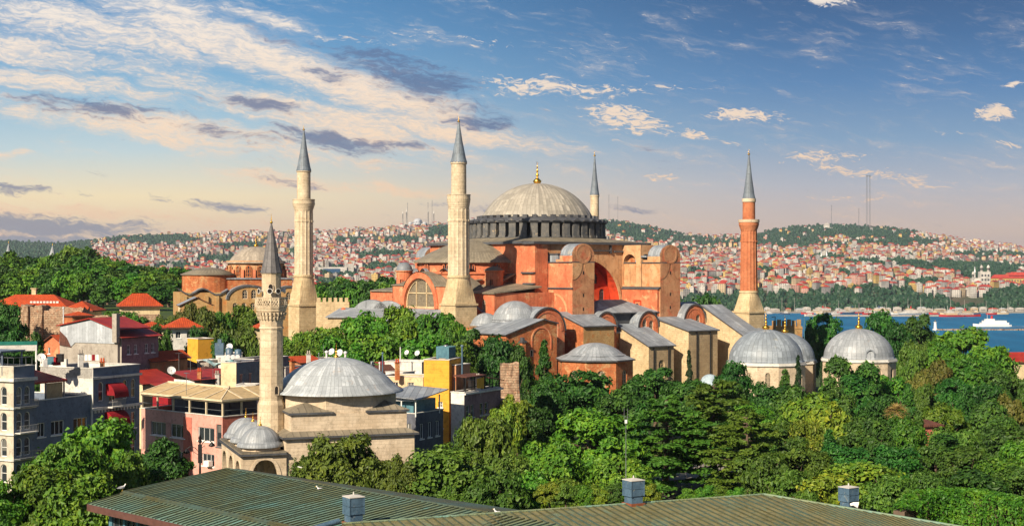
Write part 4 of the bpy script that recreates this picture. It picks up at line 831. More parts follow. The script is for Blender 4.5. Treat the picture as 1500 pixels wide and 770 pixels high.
# ------------------------------------------------------------------ houses
def xy(px, D): return (WX(px, D), D)
def house(name, label, corner, th, wr, wl, z0, z1, mr, ml=None, roof='flat', rm='grey', rh=1.8, ov=.5, wr_=(), wl_=(), fm='white', dep=.22, cat='house', group=None, par=.5, fr=.09):
    """corner nearest the viewer; right face runs at angle th, left face at th+90"""
    t = thing(name, label, cat, (*corner, 0), R(th), group); ml = ml or mr
    mb = MB(); pz = z1 + (par if roof == 'flat' else 0)
    mb.wall((0, 0, 0), (1, 0), rect(0, wr, z0, pz), [w[0] for w in wr_], dep, 0); mb.wall((0, wl, 0), (0, -1), rect(0, wl, z0, pz), [w[0] for w in wl_], dep, 1)
    mb.wall((wr, 0, 0), (0, 1), rect(0, wl, z0, pz), m=0); mb.wall((wr, wl, 0), (-1, 0), rect(0, wr, z0, pz), m=0)
    if roof == 'flat':
        for q in ((.25, wr - .25, .25, wl - .25),): mb.wall((q[1], q[2], 0), (-1, 0), rect(0, wr - .5, z1, pz), m=0); mb.wall((q[0], q[3], 0), (1, 0), rect(0, wr - .5, z1, pz), m=0); mb.wall((q[0], q[2], 0), (0, 1), rect(0, wl - .5, z1, pz), m=1); mb.wall((q[1], q[3], 0), (0, -1), rect(0, wl - .5, z1, pz), m=1)
        for x0, x1, y0, y1 in ((-.08, wr + .08, -.08, .33), (-.08, wr + .08, wl - .33, wl + .08), (-.08, .33, .33, wl - .33), (wr - .33, wr + .08, .33, wl - .33)): mb.box(x0, x1, y0, y1, pz, pz + .1, 2)
    if roof == 'gabley':      # ridge runs along the right face direction
        mb.face([(0, wl, z1), (0, 0, z1), (0, wl / 2, z1 + rh)], 1); mb.face([(wr, 0, z1), (wr, wl, z1), (wr, wl / 2, z1 + rh)], 0)
    if roof == 'gablex':
        mb.face([(0, 0, z1), (wr, 0, z1), (wr / 2, 0, z1 + rh)], 0); mb.face([(wr, wl, z1), (0, wl, z1), (wr / 2, wl, z1 + rh)], 0)
    t_ = mb.build('wall', [mr, ml, 'trim'], t)
    mb = MB(); o = ov
    if roof == 'flat': mb.face([(.2, .2, z1), (wr - .2, .2, z1), (wr - .2, wl - .2, z1), (.2, wl - .2, z1)])
    elif roof == 'hip': hipv(mb, -o, wr + o, -o, wl + o, z1, rh, mf=1)
    elif roof == 'gabley':
        k = o * rh / (wl / 2)
        mb.plate([(-o, -o, z1 - k + .12), (wr + o, -o, z1 - k + .12), (wr + o, wl / 2, z1 + rh + .12), (-o, wl / 2, z1 + rh + .12)], (0, 0, -.14), 0, 1); mb.plate([(wr + o, wl + o, z1 - k + .12), (-o, wl + o, z1 - k + .12), (-o, wl / 2, z1 + rh + .12), (wr + o, wl / 2, z1 + rh + .12)], (0, 0, -.14), 0, 1)
    elif roof == 'gablex':
        k = o * rh / (wr / 2)
        mb.plate([(-o, wl + o, z1 - k + .12), (-o, -o, z1 - k + .12), (wr / 2, -o, z1 + rh + .12), (wr / 2, wl + o, z1 + rh + .12)], (0, 0, -.14), 0, 1); mb.plate([(wr + o, -o, z1 - k + .12), (wr + o, wl + o, z1 - k + .12), (wr / 2, wl + o, z1 + rh + .12), (wr / 2, -o, z1 + rh + .12)], (0, 0, -.14), 0, 1)
    elif roof == 'shed':      # rises toward the far side of the right face
        mb.plate([(-o, -o, z1 + .12), (wr + o, -o, z1 + .12), (wr + o, wl + o, z1 + rh + .12), (-o, wl + o, z1 + rh + .12)], (0, 0, -.14), 0, 1)
    mb.build('roof', [rm, 'brownroof'], t)
    for ws, O, U in ((wr_, (0, 0, 0), (1, 0)), (wl_, (0, wl, 0), (0, -1))):
        for w in ws: window(t, O, U, w[0], dep, w[2] if len(w) > 2 else fm, 'glass', w[1] if len(w) > 1 else (2, 1), fr, sill=len(w[0]) == 4)
    return t
def child(t, name, mb, m, **k): return mb.build(name, m, t, **k)
# row of hotels in shade at the left, running back along one line
TH = 64.0; hc = Vector((-59.8, 172)); dv = Vector((math.cos(R(TH)), math.sin(R(TH))))
M['shadecream'] = mat('shaded_cream_render', (.56, .50, .40), (.46, .41, .33), nscale=.4, streak=.4, bump=.1)  # cream greyed so the hotel's end face carries painted-in shade
fl = [17.6 - 3.1 * k for k in range(5)]
t = house('corner_hotel', 'cream corner hotel with arched windows and planted roof terrace at the left edge', hc, TH, 3.4, 6, 2, 18.4, 'blueshade', 'shadecream', 'flat', 'grey',
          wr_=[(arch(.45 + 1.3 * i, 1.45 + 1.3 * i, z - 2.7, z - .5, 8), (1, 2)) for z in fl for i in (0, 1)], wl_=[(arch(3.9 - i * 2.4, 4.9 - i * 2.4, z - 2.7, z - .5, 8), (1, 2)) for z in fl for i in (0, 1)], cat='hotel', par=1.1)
for z in fl[1:]: child(t, 'string_course', MB().prism([(-.22, -.22), (3.5, -.22), (3.5, .06), (.06, .06), (.06, 6), (-.22, 6)], z - .1, z + .12), 'trim')
child(t, 'parapet_band', MB().box(-.35, 3.6, -.35, 6.2, 17.75, 18.15), 'trim')
for z in (fl[0] - 2.9, fl[1] - 2.9, fl[2] - 2.9):
    mb = MB(); mb.box(.2, 3.2, -.9, -.02, z - .12, z)
    for x in range(13): mb.tube([(.22 + x * .245, -.86, z), (.22 + x * .245, -.86, z + .8)], .025, 4)
    mb.box(.2, 3.2, -.9, -.84, z + .78, z + .84); child(t, 'balcony', mb, 'rail' if z > 13 or z < 10 else 'trim')
mb = MB()
for (x0, y0, x1, y1) in ((.2, .2, 3.2, .2), (.2, .2, .2, 5.8)):
    mb.tube([(x0, y0, 20.6), (x1, y1, 20.6)], .035, 5); n_ = int(math.hypot(x1 - x0, y1 - y0) / .8)
    for k in range(n_ + 1): mb.tube([(x0 + (x1 - x0) * k / n_, y0 + (y1 - y0) * k / n_, 19.5), (x0 + (x1 - x0) * k / n_, y0 + (y1 - y0) * k / n_, 20.6)], .03, 5)
child(t, 'terrace_railing', mb, 'rail')
mb = MB(); mb.box(-.6, 3.4, 1.5, 5.6, 21.2, 21.4); [mb.box(x, x + .15, y, y + .15, 18.4, 21.2) for x in (0, 3.1) for y in (1.8, 5.3)]; child(t, 'terrace_awning', mb, 'blueshade')
t = house('hotel_annex', 'shaded grey blue hotel wing with red canopy over its roof terrace', hc + dv * 3.45 + Vector((-.35 * dv.y, .35 * dv.x)), TH, 10.1, 11, 2, 14.2, 'blueshade', None, 'flat', 'grey',
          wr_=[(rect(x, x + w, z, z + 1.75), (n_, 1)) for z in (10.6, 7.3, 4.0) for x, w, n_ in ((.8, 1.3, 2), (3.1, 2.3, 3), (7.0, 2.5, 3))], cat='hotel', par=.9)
mb = MB(); hipv(mb, .2, 7.0, 1.0, 7.5, 17.3, 1.3, 2.5, mf=0, t=.25); child(t, 'red_canopy', mb, 'tiler')
[child(t, 'canopy_post', MB().box(x, x + .16, y, y + .16, 14.2, 17.05), 'rail') for x in (.4, 3.4, 6.6) for y in (1.2, 7.1)]; child(t, 'terrace_back_wall', MB().box(.4, 6.7, 7.3, 7.4, 14.2, 17), 'darkgrey')
mb = MB(); mb.box(3.6, 6.4, 1.25, 1.32, 15.0, 17.0); child(t, 'rolled_blind', mb, 'awntan')
t = house('awning_hotel', 'shaded grey blue house with two curved red awnings and a white end wall', hc + dv * 13.6, TH, 8.9, 9, 2, 17.3, 'blueshade', 'trim', 'flat', 'grey',
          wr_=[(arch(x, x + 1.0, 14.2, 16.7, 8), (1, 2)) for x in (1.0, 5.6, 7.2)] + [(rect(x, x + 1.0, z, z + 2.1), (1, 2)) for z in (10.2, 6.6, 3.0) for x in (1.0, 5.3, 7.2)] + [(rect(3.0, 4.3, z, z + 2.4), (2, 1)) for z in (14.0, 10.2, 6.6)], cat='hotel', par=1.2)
mb = MB(); mb.box(-.25, 9.1, -.3, -.02, 13.1, 13.45); mb.box(-.3, 9.15, -.25, -.02, 17.1, 17.4); [mb.box(.2 + .6 * k, .42 + .6 * k, -.22, -.02, 12.75, 13.1) for k in range(15)]; child(t, 'cornice', mb, 'trim')
mb = MB(); mb.plate([(0, 9, 17.2), (0, 0.1, 17.2), (0, .1, 18.6), (0, 4.5, 18.6), (0, 4.5, 19.6), (0, 9, 19.6)], (.3, 0, 0)); child(t, 'end_wall_top', mb, 'trim')
def awning(t, x0, x1, z, dep=1.5, hgt=1.5):
    mb = MB(); q = [(-dep * math.sin(PI / 2 * i / 8), z + hgt * math.cos(PI / 2 * i / 8)) for i in range(9)]
    mb.loft([[(x0, y - .05, zz) for y, zz in q], [(x1, y - .05, zz) for y, zz in q]], False, False, 0, True)
    mb.face([(x0, -.05, z)] + [(x0, y - .05, zz) for y, zz in q]); mb.face([(x1, y - .05, zz) for y, zz in q] + [(x1, -.05, z)])
    mb.box(x0, x1, -dep - .08, -dep - .05, z - .3, z); return child(t, 'awning', mb, 'awnred')
awning(t, 2.3, 5.0, 14.9); awning(t, 2.1, 5.3, 11.3)
for z in (13.4, 9.9): 
    mb = MB(); mb.box(2.4, 5.0, -1.1, -.02, z - .15, z); [mb.tube([(2.45 + .25 * k, -1.05, z), (2.45 + .25 * k, -1.05, z + .9)], .025, 4) for k in range(11)]; mb.box(2.4, 5.0, -1.1, -1.03, z + .88, z + .94); child(t, 'balcony', mb, 'trim')
# pink building with roof terrace
def px_u(px, corner, th_left, n=200):
    """distance from the corner along the left face at which it shows at px"""
    d = (math.cos(R(th_left)), math.sin(R(th_left))); k = (px - 750) / F
    return (k * corner[1] - corner[0]) / (d[0] - k * d[1])
pc_ = xy(326, 193); thp = 48.7; wl = px_u(207, pc_, thp + 90)
U_ = lambda p: wl - px_u(p, pc_, thp + 90)
t = house('pink_house', 'pink rendered house with a glazed roof terrace under beige canvas awnings', pc_, thp, 10, wl, 2, 11.4, 'salmon', 'pink', 'flat', 'grey', fm='white', par=.8,
          wl_=[(rect(U_(p0), U_(p1), z0, z0 + h_), (3, 1)) for p0, p1, z0, h_ in ((221, 243, 8.8, 1.8), (250, 271, 8.8, 1.8), (290, 314, 8.8, 1.8), (221, 243, 5.4, 1.6), (250, 271, 5.4, 1.6), (296, 314, 5.6, 1.6))] + [(rect(U_(317), U_(324.5), 8.3, 11.2), (1, 1), 'rail')],
          wr_=[(rect(1 + 2.4 * k, 2.4 + 2.4 * k, 8.6, 10.6), (2, 1)) for k in range(3)])
mb = MB(); mb.box(-.06, -.02, wl - U_(281), wl - U_(269), 2, 11.7); child(t, 'salmon_stripe', mb, 'salmon')
mb = MB(); y0_ = wl
for k in range(6): y = wl * k / 5; mb.box(0.05, .27, max(.05, y - .11), max(.27, y + .11), 12.3, 14.0)
for x in (3.2, 6.4, 9.6): mb.box(x, x + .22, .05, .27, 12.3, 14.0)
mb.box(-.1, .3, -.1, wl, 14.0, 14.3); mb.box(0.3, 10, -.1, .3, 14.0, 14.3); child(t, 'terrace_frame', mb, 'beam')
mb = MB(); mb.plate([(-.3, wl, 14.33), (-.3, -.3, 14.33), (4.6, 4.6, 15.5), (4.6, wl, 15.5)], (0, 0, -.05)); mb.plate([(-.3, -.3, 14.33), (10, -.3, 14.33), (10, 4.6, 15.5), (4.6, 4.6, 15.5)], (0, 0, -.05)); child(t, 'canvas_awning', mb, 'awntan')
mb = MB()
for k in range(6): y = wl * k / 5; mb.plate([(-.35, y + .12, 14.42), (-.35, y - .12, 14.42), (4.6, max(y, 4.6) - .12 if y > 1 else 4.48, 15.58), (4.6, max(y, 4.6) + .12, 15.58)], (0, 0, -.08))
for x in (3.2, 6.4, 9.6): mb.plate([(x - .12, -.35, 14.42), (x + .12, -.35, 14.42), (x + .6, 4.6, 15.58), (x + .36, 4.6, 15.58)], (0, 0, -.08))
mb.box(-.4, -.3, -.4, wl, 14.2, 14.45); mb.box(-0.3, 10, -.4, -.3, 14.2, 14.45); mb.box(4.5, 4.75, 4.5, wl, 15.4, 15.7); child(t, 'awning_beam', mb, 'beam')
mb = MB(); mb.box(.5, 9.5, .5, wl - .3, 11.45, 11.5); mb.box(5, 5.2, 5, wl - .2, 11.5, 15.3); mb.box(5, 9.8, 5, 5.2, 11.5, 15.3); child(t, 'terrace_room', mb, 'darkgrey')
mb = MB(); mb.tube([(.1, .1, 13.0), (.1, wl - .1, 13.0)], .04, 5); mb.tube([(.1, .1, 13.0), (9.8, .1, 13.0)], .04, 5); child(t, 'terrace_railing', mb, 'rail')
mb = MB(); mb.box(-.75, -.03, wl - U_(312), wl - U_(305), 5.7, 6.4); mb.lathe([(.24, 0), (.24, .05)], 12); child(t, 'air_conditioner', mb, 'white')
for ch in t.children_recursive:
    if ch.parent == t: ch.location.z += 31 - 31 * 193 / 185; ch.scale.z = 193 / 185
# grey gable house with sheet metal, mauve house
gc = xy(178, 230)
t = house('mauve_house', 'mauve house under a red sheet roof, joined to the grey cement gable wall', gc, TH, 9.0, 8, 6, 20.4, 'mauve', 'grey', 'gabley', 'tiler', 1.5, .5,
          wr_=[(rect(x, x + .85, z, z + 1.5), (2, 2)) for z in (17.6, 13.6) for x in (1.3, 3.0, 5.6, 7.2)])
g2 = Vector(gc) + Vector((math.cos(R(TH + 90)), math.sin(R(TH + 90)))) * .2
gv = thing('cement_gable_house', 'bare cement house whose upper gable is patched with pale sheet metal', 'house', (gc[0] - .55, gc[1] - .3, 0), R(TH + 90))
gl = 12.2
mb = MB(); mb.plate([(gl, 0, 6), (0, 0, 6), (0, 0, 20.3), (.2, 0, 20.6), (gl, 0, 19.6)], (0, -6, 0)); mb.build('wall', 'grey', gv)
mb = MB(); mb.plate([(gl, .12, 19.2), (gl - 2.5, .12, 18.7), (gl - 3.4, .12, 19.4), (.5, .12, 19.4), (.5, .12, 21.8), (gl * .45, .12, 23.1), (gl - .2, .12, 22.0)], (0, -.3, 0)); mb.build('sheet_gable', 'sheetw', gv)
mb = MB(); mb.plate([(gl - .1, .16, 18.9), (gl - 2.6, .16, 18.6), (gl - 1.7, .16, 20.1), (gl - .1, .16, 21.3)], (0, -.1, 0)); mb.build('rusty_patch', 'brownroof', gv)
mb = MB(); mb.plate([(0, .5, 21.6), (0, -8, 21.6), (gl * .45, -8, 23.3), (gl * .45, .5, 23.3)], (0, 0, .16)); mb.plate([(gl * .45, .5, 23.3), (gl * .45, -8, 23.3), (gl + .3, -8, 22.0), (gl + .3, .5, 22.0)], (0, 0, .16)); mb.build('roof', 'tiler', gv)
mb = MB(); mb.box(-.3, .6, -.2, .6, 19.6, 24.2); mb.build('flue', 'grey', gv)
# roofscape between
house('red_shed_house', 'low cream house with a red shed roof behind the pink terrace', xy(209, 226), 60, 7.6, 4.4, 3, 13.1, 'cream', 'cream', 'shed', 'tiler', 1.8, .4)
house('dormer_house', 'house with rust orange tiles, left of its twin, beside the mauve house', xy(222, 236), 55, 5, 3.7, 3, 16.3, 'brown', 'brown', 'gabley', 'tile', 1.0, .5, group='small orange roofed houses')
house('dormer_house', 'house with rust orange tiles, right of its twin, beside the mauve house', xy(244, 240), 55, 4.6, 3.5, 3, 16.5, 'brown', 'brown', 'gabley', 'tile', 1.0, .5, group='small orange roofed houses')
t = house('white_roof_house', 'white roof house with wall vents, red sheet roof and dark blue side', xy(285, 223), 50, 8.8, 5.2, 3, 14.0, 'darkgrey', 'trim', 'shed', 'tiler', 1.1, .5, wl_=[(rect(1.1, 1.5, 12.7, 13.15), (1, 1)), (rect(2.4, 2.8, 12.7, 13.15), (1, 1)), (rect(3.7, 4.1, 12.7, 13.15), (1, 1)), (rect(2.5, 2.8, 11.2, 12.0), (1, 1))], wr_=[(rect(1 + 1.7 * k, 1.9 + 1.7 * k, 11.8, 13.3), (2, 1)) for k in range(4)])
house('red_wall_house', 'small red painted roof house with a white door wall', xy(246, 221), 50, 3.2, 3.9, 3, 12.6, 'awnred', 'awnred', 'shed', 'tiler', .8, .3)
t = house('yellow_cube_house', 'plain yellow cube shaped house standing under the olive trees', xy(290, 256), 40, 3.1, 4.0, 4, 18.5, 'yellow', 'yellow', 'flat', 'grey', par=.4)
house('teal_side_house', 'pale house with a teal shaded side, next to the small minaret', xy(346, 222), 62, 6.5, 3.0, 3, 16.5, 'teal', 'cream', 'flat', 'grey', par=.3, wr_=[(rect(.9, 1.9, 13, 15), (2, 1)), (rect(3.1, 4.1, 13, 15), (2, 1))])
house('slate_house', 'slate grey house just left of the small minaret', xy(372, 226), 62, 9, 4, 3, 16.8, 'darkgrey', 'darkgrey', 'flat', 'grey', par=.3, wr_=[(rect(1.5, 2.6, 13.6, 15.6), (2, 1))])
house('glazed_roof_room', 'small white framed roof room with four dark panes', xy(374, 214), 80, 3, 3.1, 3, 13.8, 'trim', 'trim', 'flat', 'grey', par=.2, wl_=[(rect(.2 + .65 * k, .75 + .65 * k, 12.6, 13.6), (1, 1)) for k in range(4)], cat='roof room')
house('red_tile_house', 'house with long clay tile roof directly left of the mosque dome', xy(455, 222), 20, 7, 9, 3, 15.4, 'orange2', 'orange2', 'hip', 'tile', 1.8, .6)
house('brown_roof_house', 'low cream house with dark brown roof, between small minaret and mosque dome', xy(430, 205), 25, 7, 5, 3, 13.6, 'cream', 'cream', 'hip', 'brownroof', 1.4, .6)
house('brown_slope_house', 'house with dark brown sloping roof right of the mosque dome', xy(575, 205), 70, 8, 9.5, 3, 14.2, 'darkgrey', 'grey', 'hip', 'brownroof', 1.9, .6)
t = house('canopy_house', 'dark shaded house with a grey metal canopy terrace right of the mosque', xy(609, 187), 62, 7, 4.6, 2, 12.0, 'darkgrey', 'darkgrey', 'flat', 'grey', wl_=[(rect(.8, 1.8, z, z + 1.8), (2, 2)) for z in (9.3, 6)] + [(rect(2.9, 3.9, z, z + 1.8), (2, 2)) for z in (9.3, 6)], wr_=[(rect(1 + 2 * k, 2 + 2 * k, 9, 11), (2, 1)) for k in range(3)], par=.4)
mb = MB(); mb.plate([(-.8, 5.0, 14.6), (-.8, -1.0, 14.3), (6.8, -1.0, 15.1), (6.8, 5.0, 15.4)], (0, 0, .12)); child(t, 'metal_canopy', mb, 'lead')
[child(t, 'canopy_post', MB().tube([(x, y, 12), (x, y, 14.5)], .09, 6), 'white') for x in (0, 6) for y in (0, 2.2, 4.4)]; child(t, 'canopy_beam', MB().box(-.1, .1, -.1, 4.5, 14.0, 14.2), 'white')
mb = MB(); mb.box(.9, 6.5, .9, 4.4, 12.1, 14.0); child(t, 'glazed_room', mb, 'teal')
house('white_terrace_house', 'long low white rooftop house behind the yellow tower', xy(618, 228), 70, 5, 6.5, 3, 16.2, 'grey', 'trim', 'flat', 'grey', par=.3)
house('amber_house', 'small amber house with dark eaves left of the yellow tower', xy(620, 206), 75, 5, 6.4, 3, 15.6, 'yellow', 'cream', 'flat', 'brownroof', par=.2, wl_=[(rect(4.0, 5.0, 13.2, 15), (2, 1)), (rect(1.6, 2.6, 13.2, 15), (2, 1))])
yt = house('yellow_tower_house', 'tall narrow yellow boarded house with teal water tank on top', xy(658, 200), 76, 6, 3.7, 2, 18.4, 'yellowline', 'yellowline', 'flat', 'grey', par=.2, wl_=[(rect(2.1, 2.75, 12.0, 12.8), (2, 2)), (rect(2.1, 2.8, 9.1, 9.8), (2, 2))])
wt = thing('water_tank', 'teal ribbed water tank on the roof of the yellow tower house', 'water tank', (WX(648, 202), 203, 18.55), R(70))
mb = MB(); mb.box(0, 2.4, -.9, .9, .15, 1.75); [mb.box(-.06 + .4 * k, .06 + .4 * k, -.97, .97, .1, 1.8) for k in range(7)]; mb.build('tank_body', 'teal', wt); mb = MB(); mb.lathe([(.35, 1.75), (.35, 1.95), (.02, 2.0)], 16, (1.2, 0)); mb.build('tank_lid', 'rail', wt); mb = MB(); [mb.box(x, x + .12, y, y + .12, 0, .15) for x in (.1, 2.2) for y in (-.8, .7)]; mb.build('tank_foot', 'rail', wt)
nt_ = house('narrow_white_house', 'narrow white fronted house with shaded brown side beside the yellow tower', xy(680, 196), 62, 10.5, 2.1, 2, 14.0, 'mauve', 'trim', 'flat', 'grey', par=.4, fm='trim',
      wr_=[(rect(x, x + 1.0, z, z + 1.7), (1, 2)) for z in (10.9, 7.4, 4.2) for x in (.5, 1.8, 4.4, 5.8)] + [(arch(x, x + .7, 8.6, 11.4, 6), (1, 2)) for x in (7.6, 8.7, 9.6)])
mb = MB(); mb.box(-.2, 10.7, -.35, -.05, 14.1, 14.35); child(nt_, 'cornice', mb, 'trim')
mb = MB(); mb.plate([(.3, 2.0, 16.6), (.3, -.2, 16.4), (6, -.2, 16.4), (6, 2.0, 16.6)], (0, 0, .1)); mb.plate([(6.2, 2, 16.3), (6.2, -.5, 16.0), (10.6, -.5, 15.4), (10.6, 2, 15.7)], (0, 0, .1)); child(nt_, 'terrace_roof', mb, 'brownroof')
mb = MB(); [mb.box(x, x + .12, y, y + .12, 14.3, 16.4) for x in (.4, 3, 5.8, 8, 10.2) for y in (0, 1.7)]; mb.box(.4, 10.4, 0, .06, 15.0, 15.1); child(nt_, 'terrace_frame', mb, 'black')
mb = MB(); mb.plate([(3.4, -.1, 14.8), (5.4, -.1, 14.6), (5.4, -.1, 16.2), (3.4, -.1, 16.1)], (0, .06, 0)); child(nt_, 'orange_curtain', mb, 'yellow')
t = house('stair_hut', 'brown boarded stair hut with blue flue behind the narrow white house', xy(668, 201), 62, 4, 2.2, 3, 17.6, 'brown', 'brown', 'flat', 'grey', par=.2, cat='roof hut')
# small huts, chimneys and roof boxes crowding the roofs
r_ = random.Random(17)
HUTS = [('rust tiled roof hut', 'brown', 'tile'), ('grey flat roof hut', 'grey', 'grey'), ('cream hut with brown roof', 'cream', 'brownroof'), ('dark hut with red roof', 'darkgrey', 'tiler'), ('white roof hut', 'trim', 'grey')]
for k, (px, D, zt, w) in enumerate(((214, 250, 555, 3.5), (258, 232, 560, 3), (300, 236, 545, 3.4), (316, 226, 560, 3), (332, 246, 520, 3.2), (356, 240, 545, 3.4), (306, 246, 530, 3), (270, 245, 535, 3.6), (236, 252, 540, 3.2), (418, 232, 540, 4.2), (440, 236, 532, 4.4), (470, 240, 528, 4), (548, 226, 545, 3.6), (575, 232, 540, 3.6), (590, 222, 548, 3.2))):
    hn_, hm, hr_ = HUTS[k % 5]; where = 'left of the small minaret' if px < 400 else 'around the mosque dome'
    house('roof_hut', f'{hn_} among roofs {where}, {ORD[k // 5]} of three', xy(px, D), r_.uniform(30, 65), w, w * r_.uniform(.7, 1.1), 3, WZ(zt, D), hm, hm, 'flat' if hr_ == 'grey' else r_.choice(['hip', 'gabley', 'shed']), hr_, .9, .35, par=.25, wr_=[(rect(w * .3, w * .3 + .7, WZ(zt, D) - 1.5, WZ(zt, D) - .5), (2, 1))], wl_=[(rect(.8, 1.5, WZ(zt, D) - 1.5, WZ(zt, D) - .5), (2, 1))], cat='roof hut', group='small huts among the town roofs')
for k, (px, py, D) in enumerate(((226, 548, 238), (292, 552, 224), (318, 556, 226), (412, 545, 232), (428, 538, 206), (452, 527, 223), (545, 543, 214), (582, 540, 206), (700, 562, 200), (690, 566, 200), (150, 540, 192), (118, 528, 190))):
    where = ('by the dormer houses', 'on the white roof house', 'left of the small minaret', 'right of the small minaret', 'on the brown roofed low house', 'on the long red tile roof', 'on the brown sloping roof', 'beside the metal canopy', 'on the narrow white house terrace', 'left end of the narrow house terrace', 'on the awning hotel roof', 'by the washing line')[k]
    t_c = thing('roof_chimney', f'small capped brick or metal chimney {where}', 'chimney', tuple(WP(px, py, D)), r_.uniform(0, 1), 'small roof chimneys'); mb = MB(); mb.box(-.3, .3, -.25, .25, -1.6, .9); mb.build('stack', ('grey', 'orange2', 'trim')[k % 3], t_c); mb = MB(); mb.box(-.4, .4, -.34, .34, .9, 1.0); [mb.lathe([(.12, 1.0), (.1, 1.45), (.02, 1.5)], 8, (x, 0)) for x in (-.15, .17)]; mb.build('cap', ('rail', 'tile', 'grey')[k % 3], t_c)
# ruined brick pillar
rp = thing('ruined_pillar', 'broken rubble and brick pillar standing by the trees beside the narrow white house', 'ruin', (WX(748, 214), 214, 0))
def ragged(mb, w, d, z0, z1, seed, n=9, amp=.7, bite=0.):
    r_ = random.Random(seed); rings = []
    nl = max(4, int((z1 - z0) / 1.2))
    base = [(w / 2 * max(-1, min(1, 1.35 * math.cos(2 * PI * i / 24))), d / 2 * max(-1, min(1, 1.35 * math.sin(2 * PI * i / 24)))) for i in range(24)]
    for j in range(nl + 1):
        t = j / nl; rings.append([(x * (1 + r_.uniform(-.05, .05)) - bite * sstep(.4, .9, t) * (x > 0) * x * .5, y * (1 + r_.uniform(-.05, .05)), z0 + (z1 - z0) * t + (r_.uniform(-amp, amp * .3) if j == nl else 0)) for x, y in base])
    mb.loft(rings, True, True, 0, False); return mb
ragged(MB(), 3.1, 3.1, 2, WZ(531, 214), 4, bite=.35).build('ruin_wall', 'rubble', rp)

# ------------------------------------------------------------------ left middle distance: palace wall, long red roofs, the old brick church
def gz0(px, D): return gz(WX(px, D), D)
lt = thing('long_tiled_house', 'long house with broad clay tile roof and row of skylights behind the ruined wall', 'house', (WX(-14, 335), 335, 0), R(-4))
mb = MB(); mb.box(0, 18, 0, 8, 8, 22.6); mb.box(18, 24.4, -1.2, 6, 8, 21.6); mb.wall((0, -.05, 0), (1, 0), rect(0, 18, 22, 22.6)); mb.build('wall', 'cream', lt)
mb = MB(); hipv(mb, -.8, 18.6, -.9, 9, 22.8, 2.7, 5, mf=1); hipv(mb, 17, 25.2, -2, 7, 21.9, 2.1, 4, mf=1); mb.build('roof', ['tile', 'brownroof'], lt)
mb = MB(); mb.plate([(9.0, .6, 23.62), (16.4, .6, 23.62), (15.6, 2.1, 24.3), (9.4, 2.1, 24.3)], (0, 0, -.3)); [mb.box(9.3 + k * .78, 9.85 + k * .78, .5, .75, 23.35, 24.0, 1) for k in range(9)]; mb.build('skylight', ['darkgrey', 'trim'], lt)
mb = MB(); mb.box(8.2, 9.2, 4, 4.8, 25, 26.8); mb.box(8.0, 9.4, 3.8, 5, 26.8, 27.0); mb.build('chimney', 'cream', lt)
window(lt, (0, -1.2, 0), (1, 0), rect(21.6, 22.4, 19.3, 20.9), .02, 'trim', 'dark', (1, 1), .15, proud=.1)
house('hipped_tile_house', 'house with hipped clay tile roof left of the old brick church', xy(178, 345), 20, 9.0, 5.5, 8, 22.6, 'cream', 'cream', 'hip', 'tile', 3.0, .8)
rw = thing('ruined_stone_wall', 'tall broken rubble stone wall in front of the long red roof', 'ruin', (WX(78, 300), 302, 0), R(-6))
ragged(MB(), 13.0, 4, 6, WZ(450, 300), 8, amp=1.0).build('ruin_wall', 'rubble', rw); o = ragged(MB(), 1.6, 4.2, 6, WZ(446, 300), 9, amp=.4).build('ruin_pier', 'rubble', rw, (-5.9, -.4, 0)); ragged(MB(), 1.8, 4.2, 6, WZ(447, 300), 19, amp=.4).build('ruin_pier', 'rubble', rw, (-2.9, -.4, 0))
house('small_orange_house', 'small orange rendered house with crossed clay tile roof below the ruined wall', xy(92, 262), 55, 4.5, 5.5, 6, 17.8, 'orange', 'orange', 'gabley', 'tile', 1.4, .5, wl_=[(rect(1.2, 1.9, 15.8, 17), (1, 1))])
house('kiosk_house', 'narrow orange house with tall white chimney pipe beside the ruined wall', xy(106, 296), 40, 4.4, 4.4, 6, WZ(462, 296), 'orange2', 'orange2', 'hip', 'tile', .8, .3)
t = house('grey_roof_hall', 'low cream hall with a plain pale lead roof in front of the brick church', xy(264, 338), 16, 7.6, 10.2, 8, WZ(447, 338), 'stone_b', 'cream', 'gablex', 'lead', 1.8, .4)
house('tile_roof_villa', 'white villa with flared clay tile roof below the grey roofed hall', xy(250, 290), 20, 5.5, 5, 6, WZ(479, 290), 'trim', 'cream', 'hip', 'tile', 1.9, 1.0, wr_=[(rect(1, 2, 17.4, 18.8), (2, 1)), (rect(3.2, 4.2, 17.4, 18.8), (2, 1))])
house('low_tile_house', 'low house with clay tile roof left of the white villa', xy(206, 288), 20, 5, 5, 6, WZ(480, 288), 'cream', 'cream', 'hip', 'tile', 1.2, .7)
house('hidden_tile_house', 'small clay tile roof peeping out between trees left of the small minaret', xy(376, 300), 20, 4, 5, 5, WZ(480, 300), 'cream', 'cream', 'hip', 'tile', 1.3, .5)
gw2 = thing('garden_wall', 'long weathered stone garden wall running below the clay tile roofs', 'wall', (WX(120, 318), 318, 0), R(6))
ragged(MB(), 17, 1.6, 8, WZ(461, 318), 12, amp=.5).build('wall', 'rubble', gw2, (8, 0, 0))

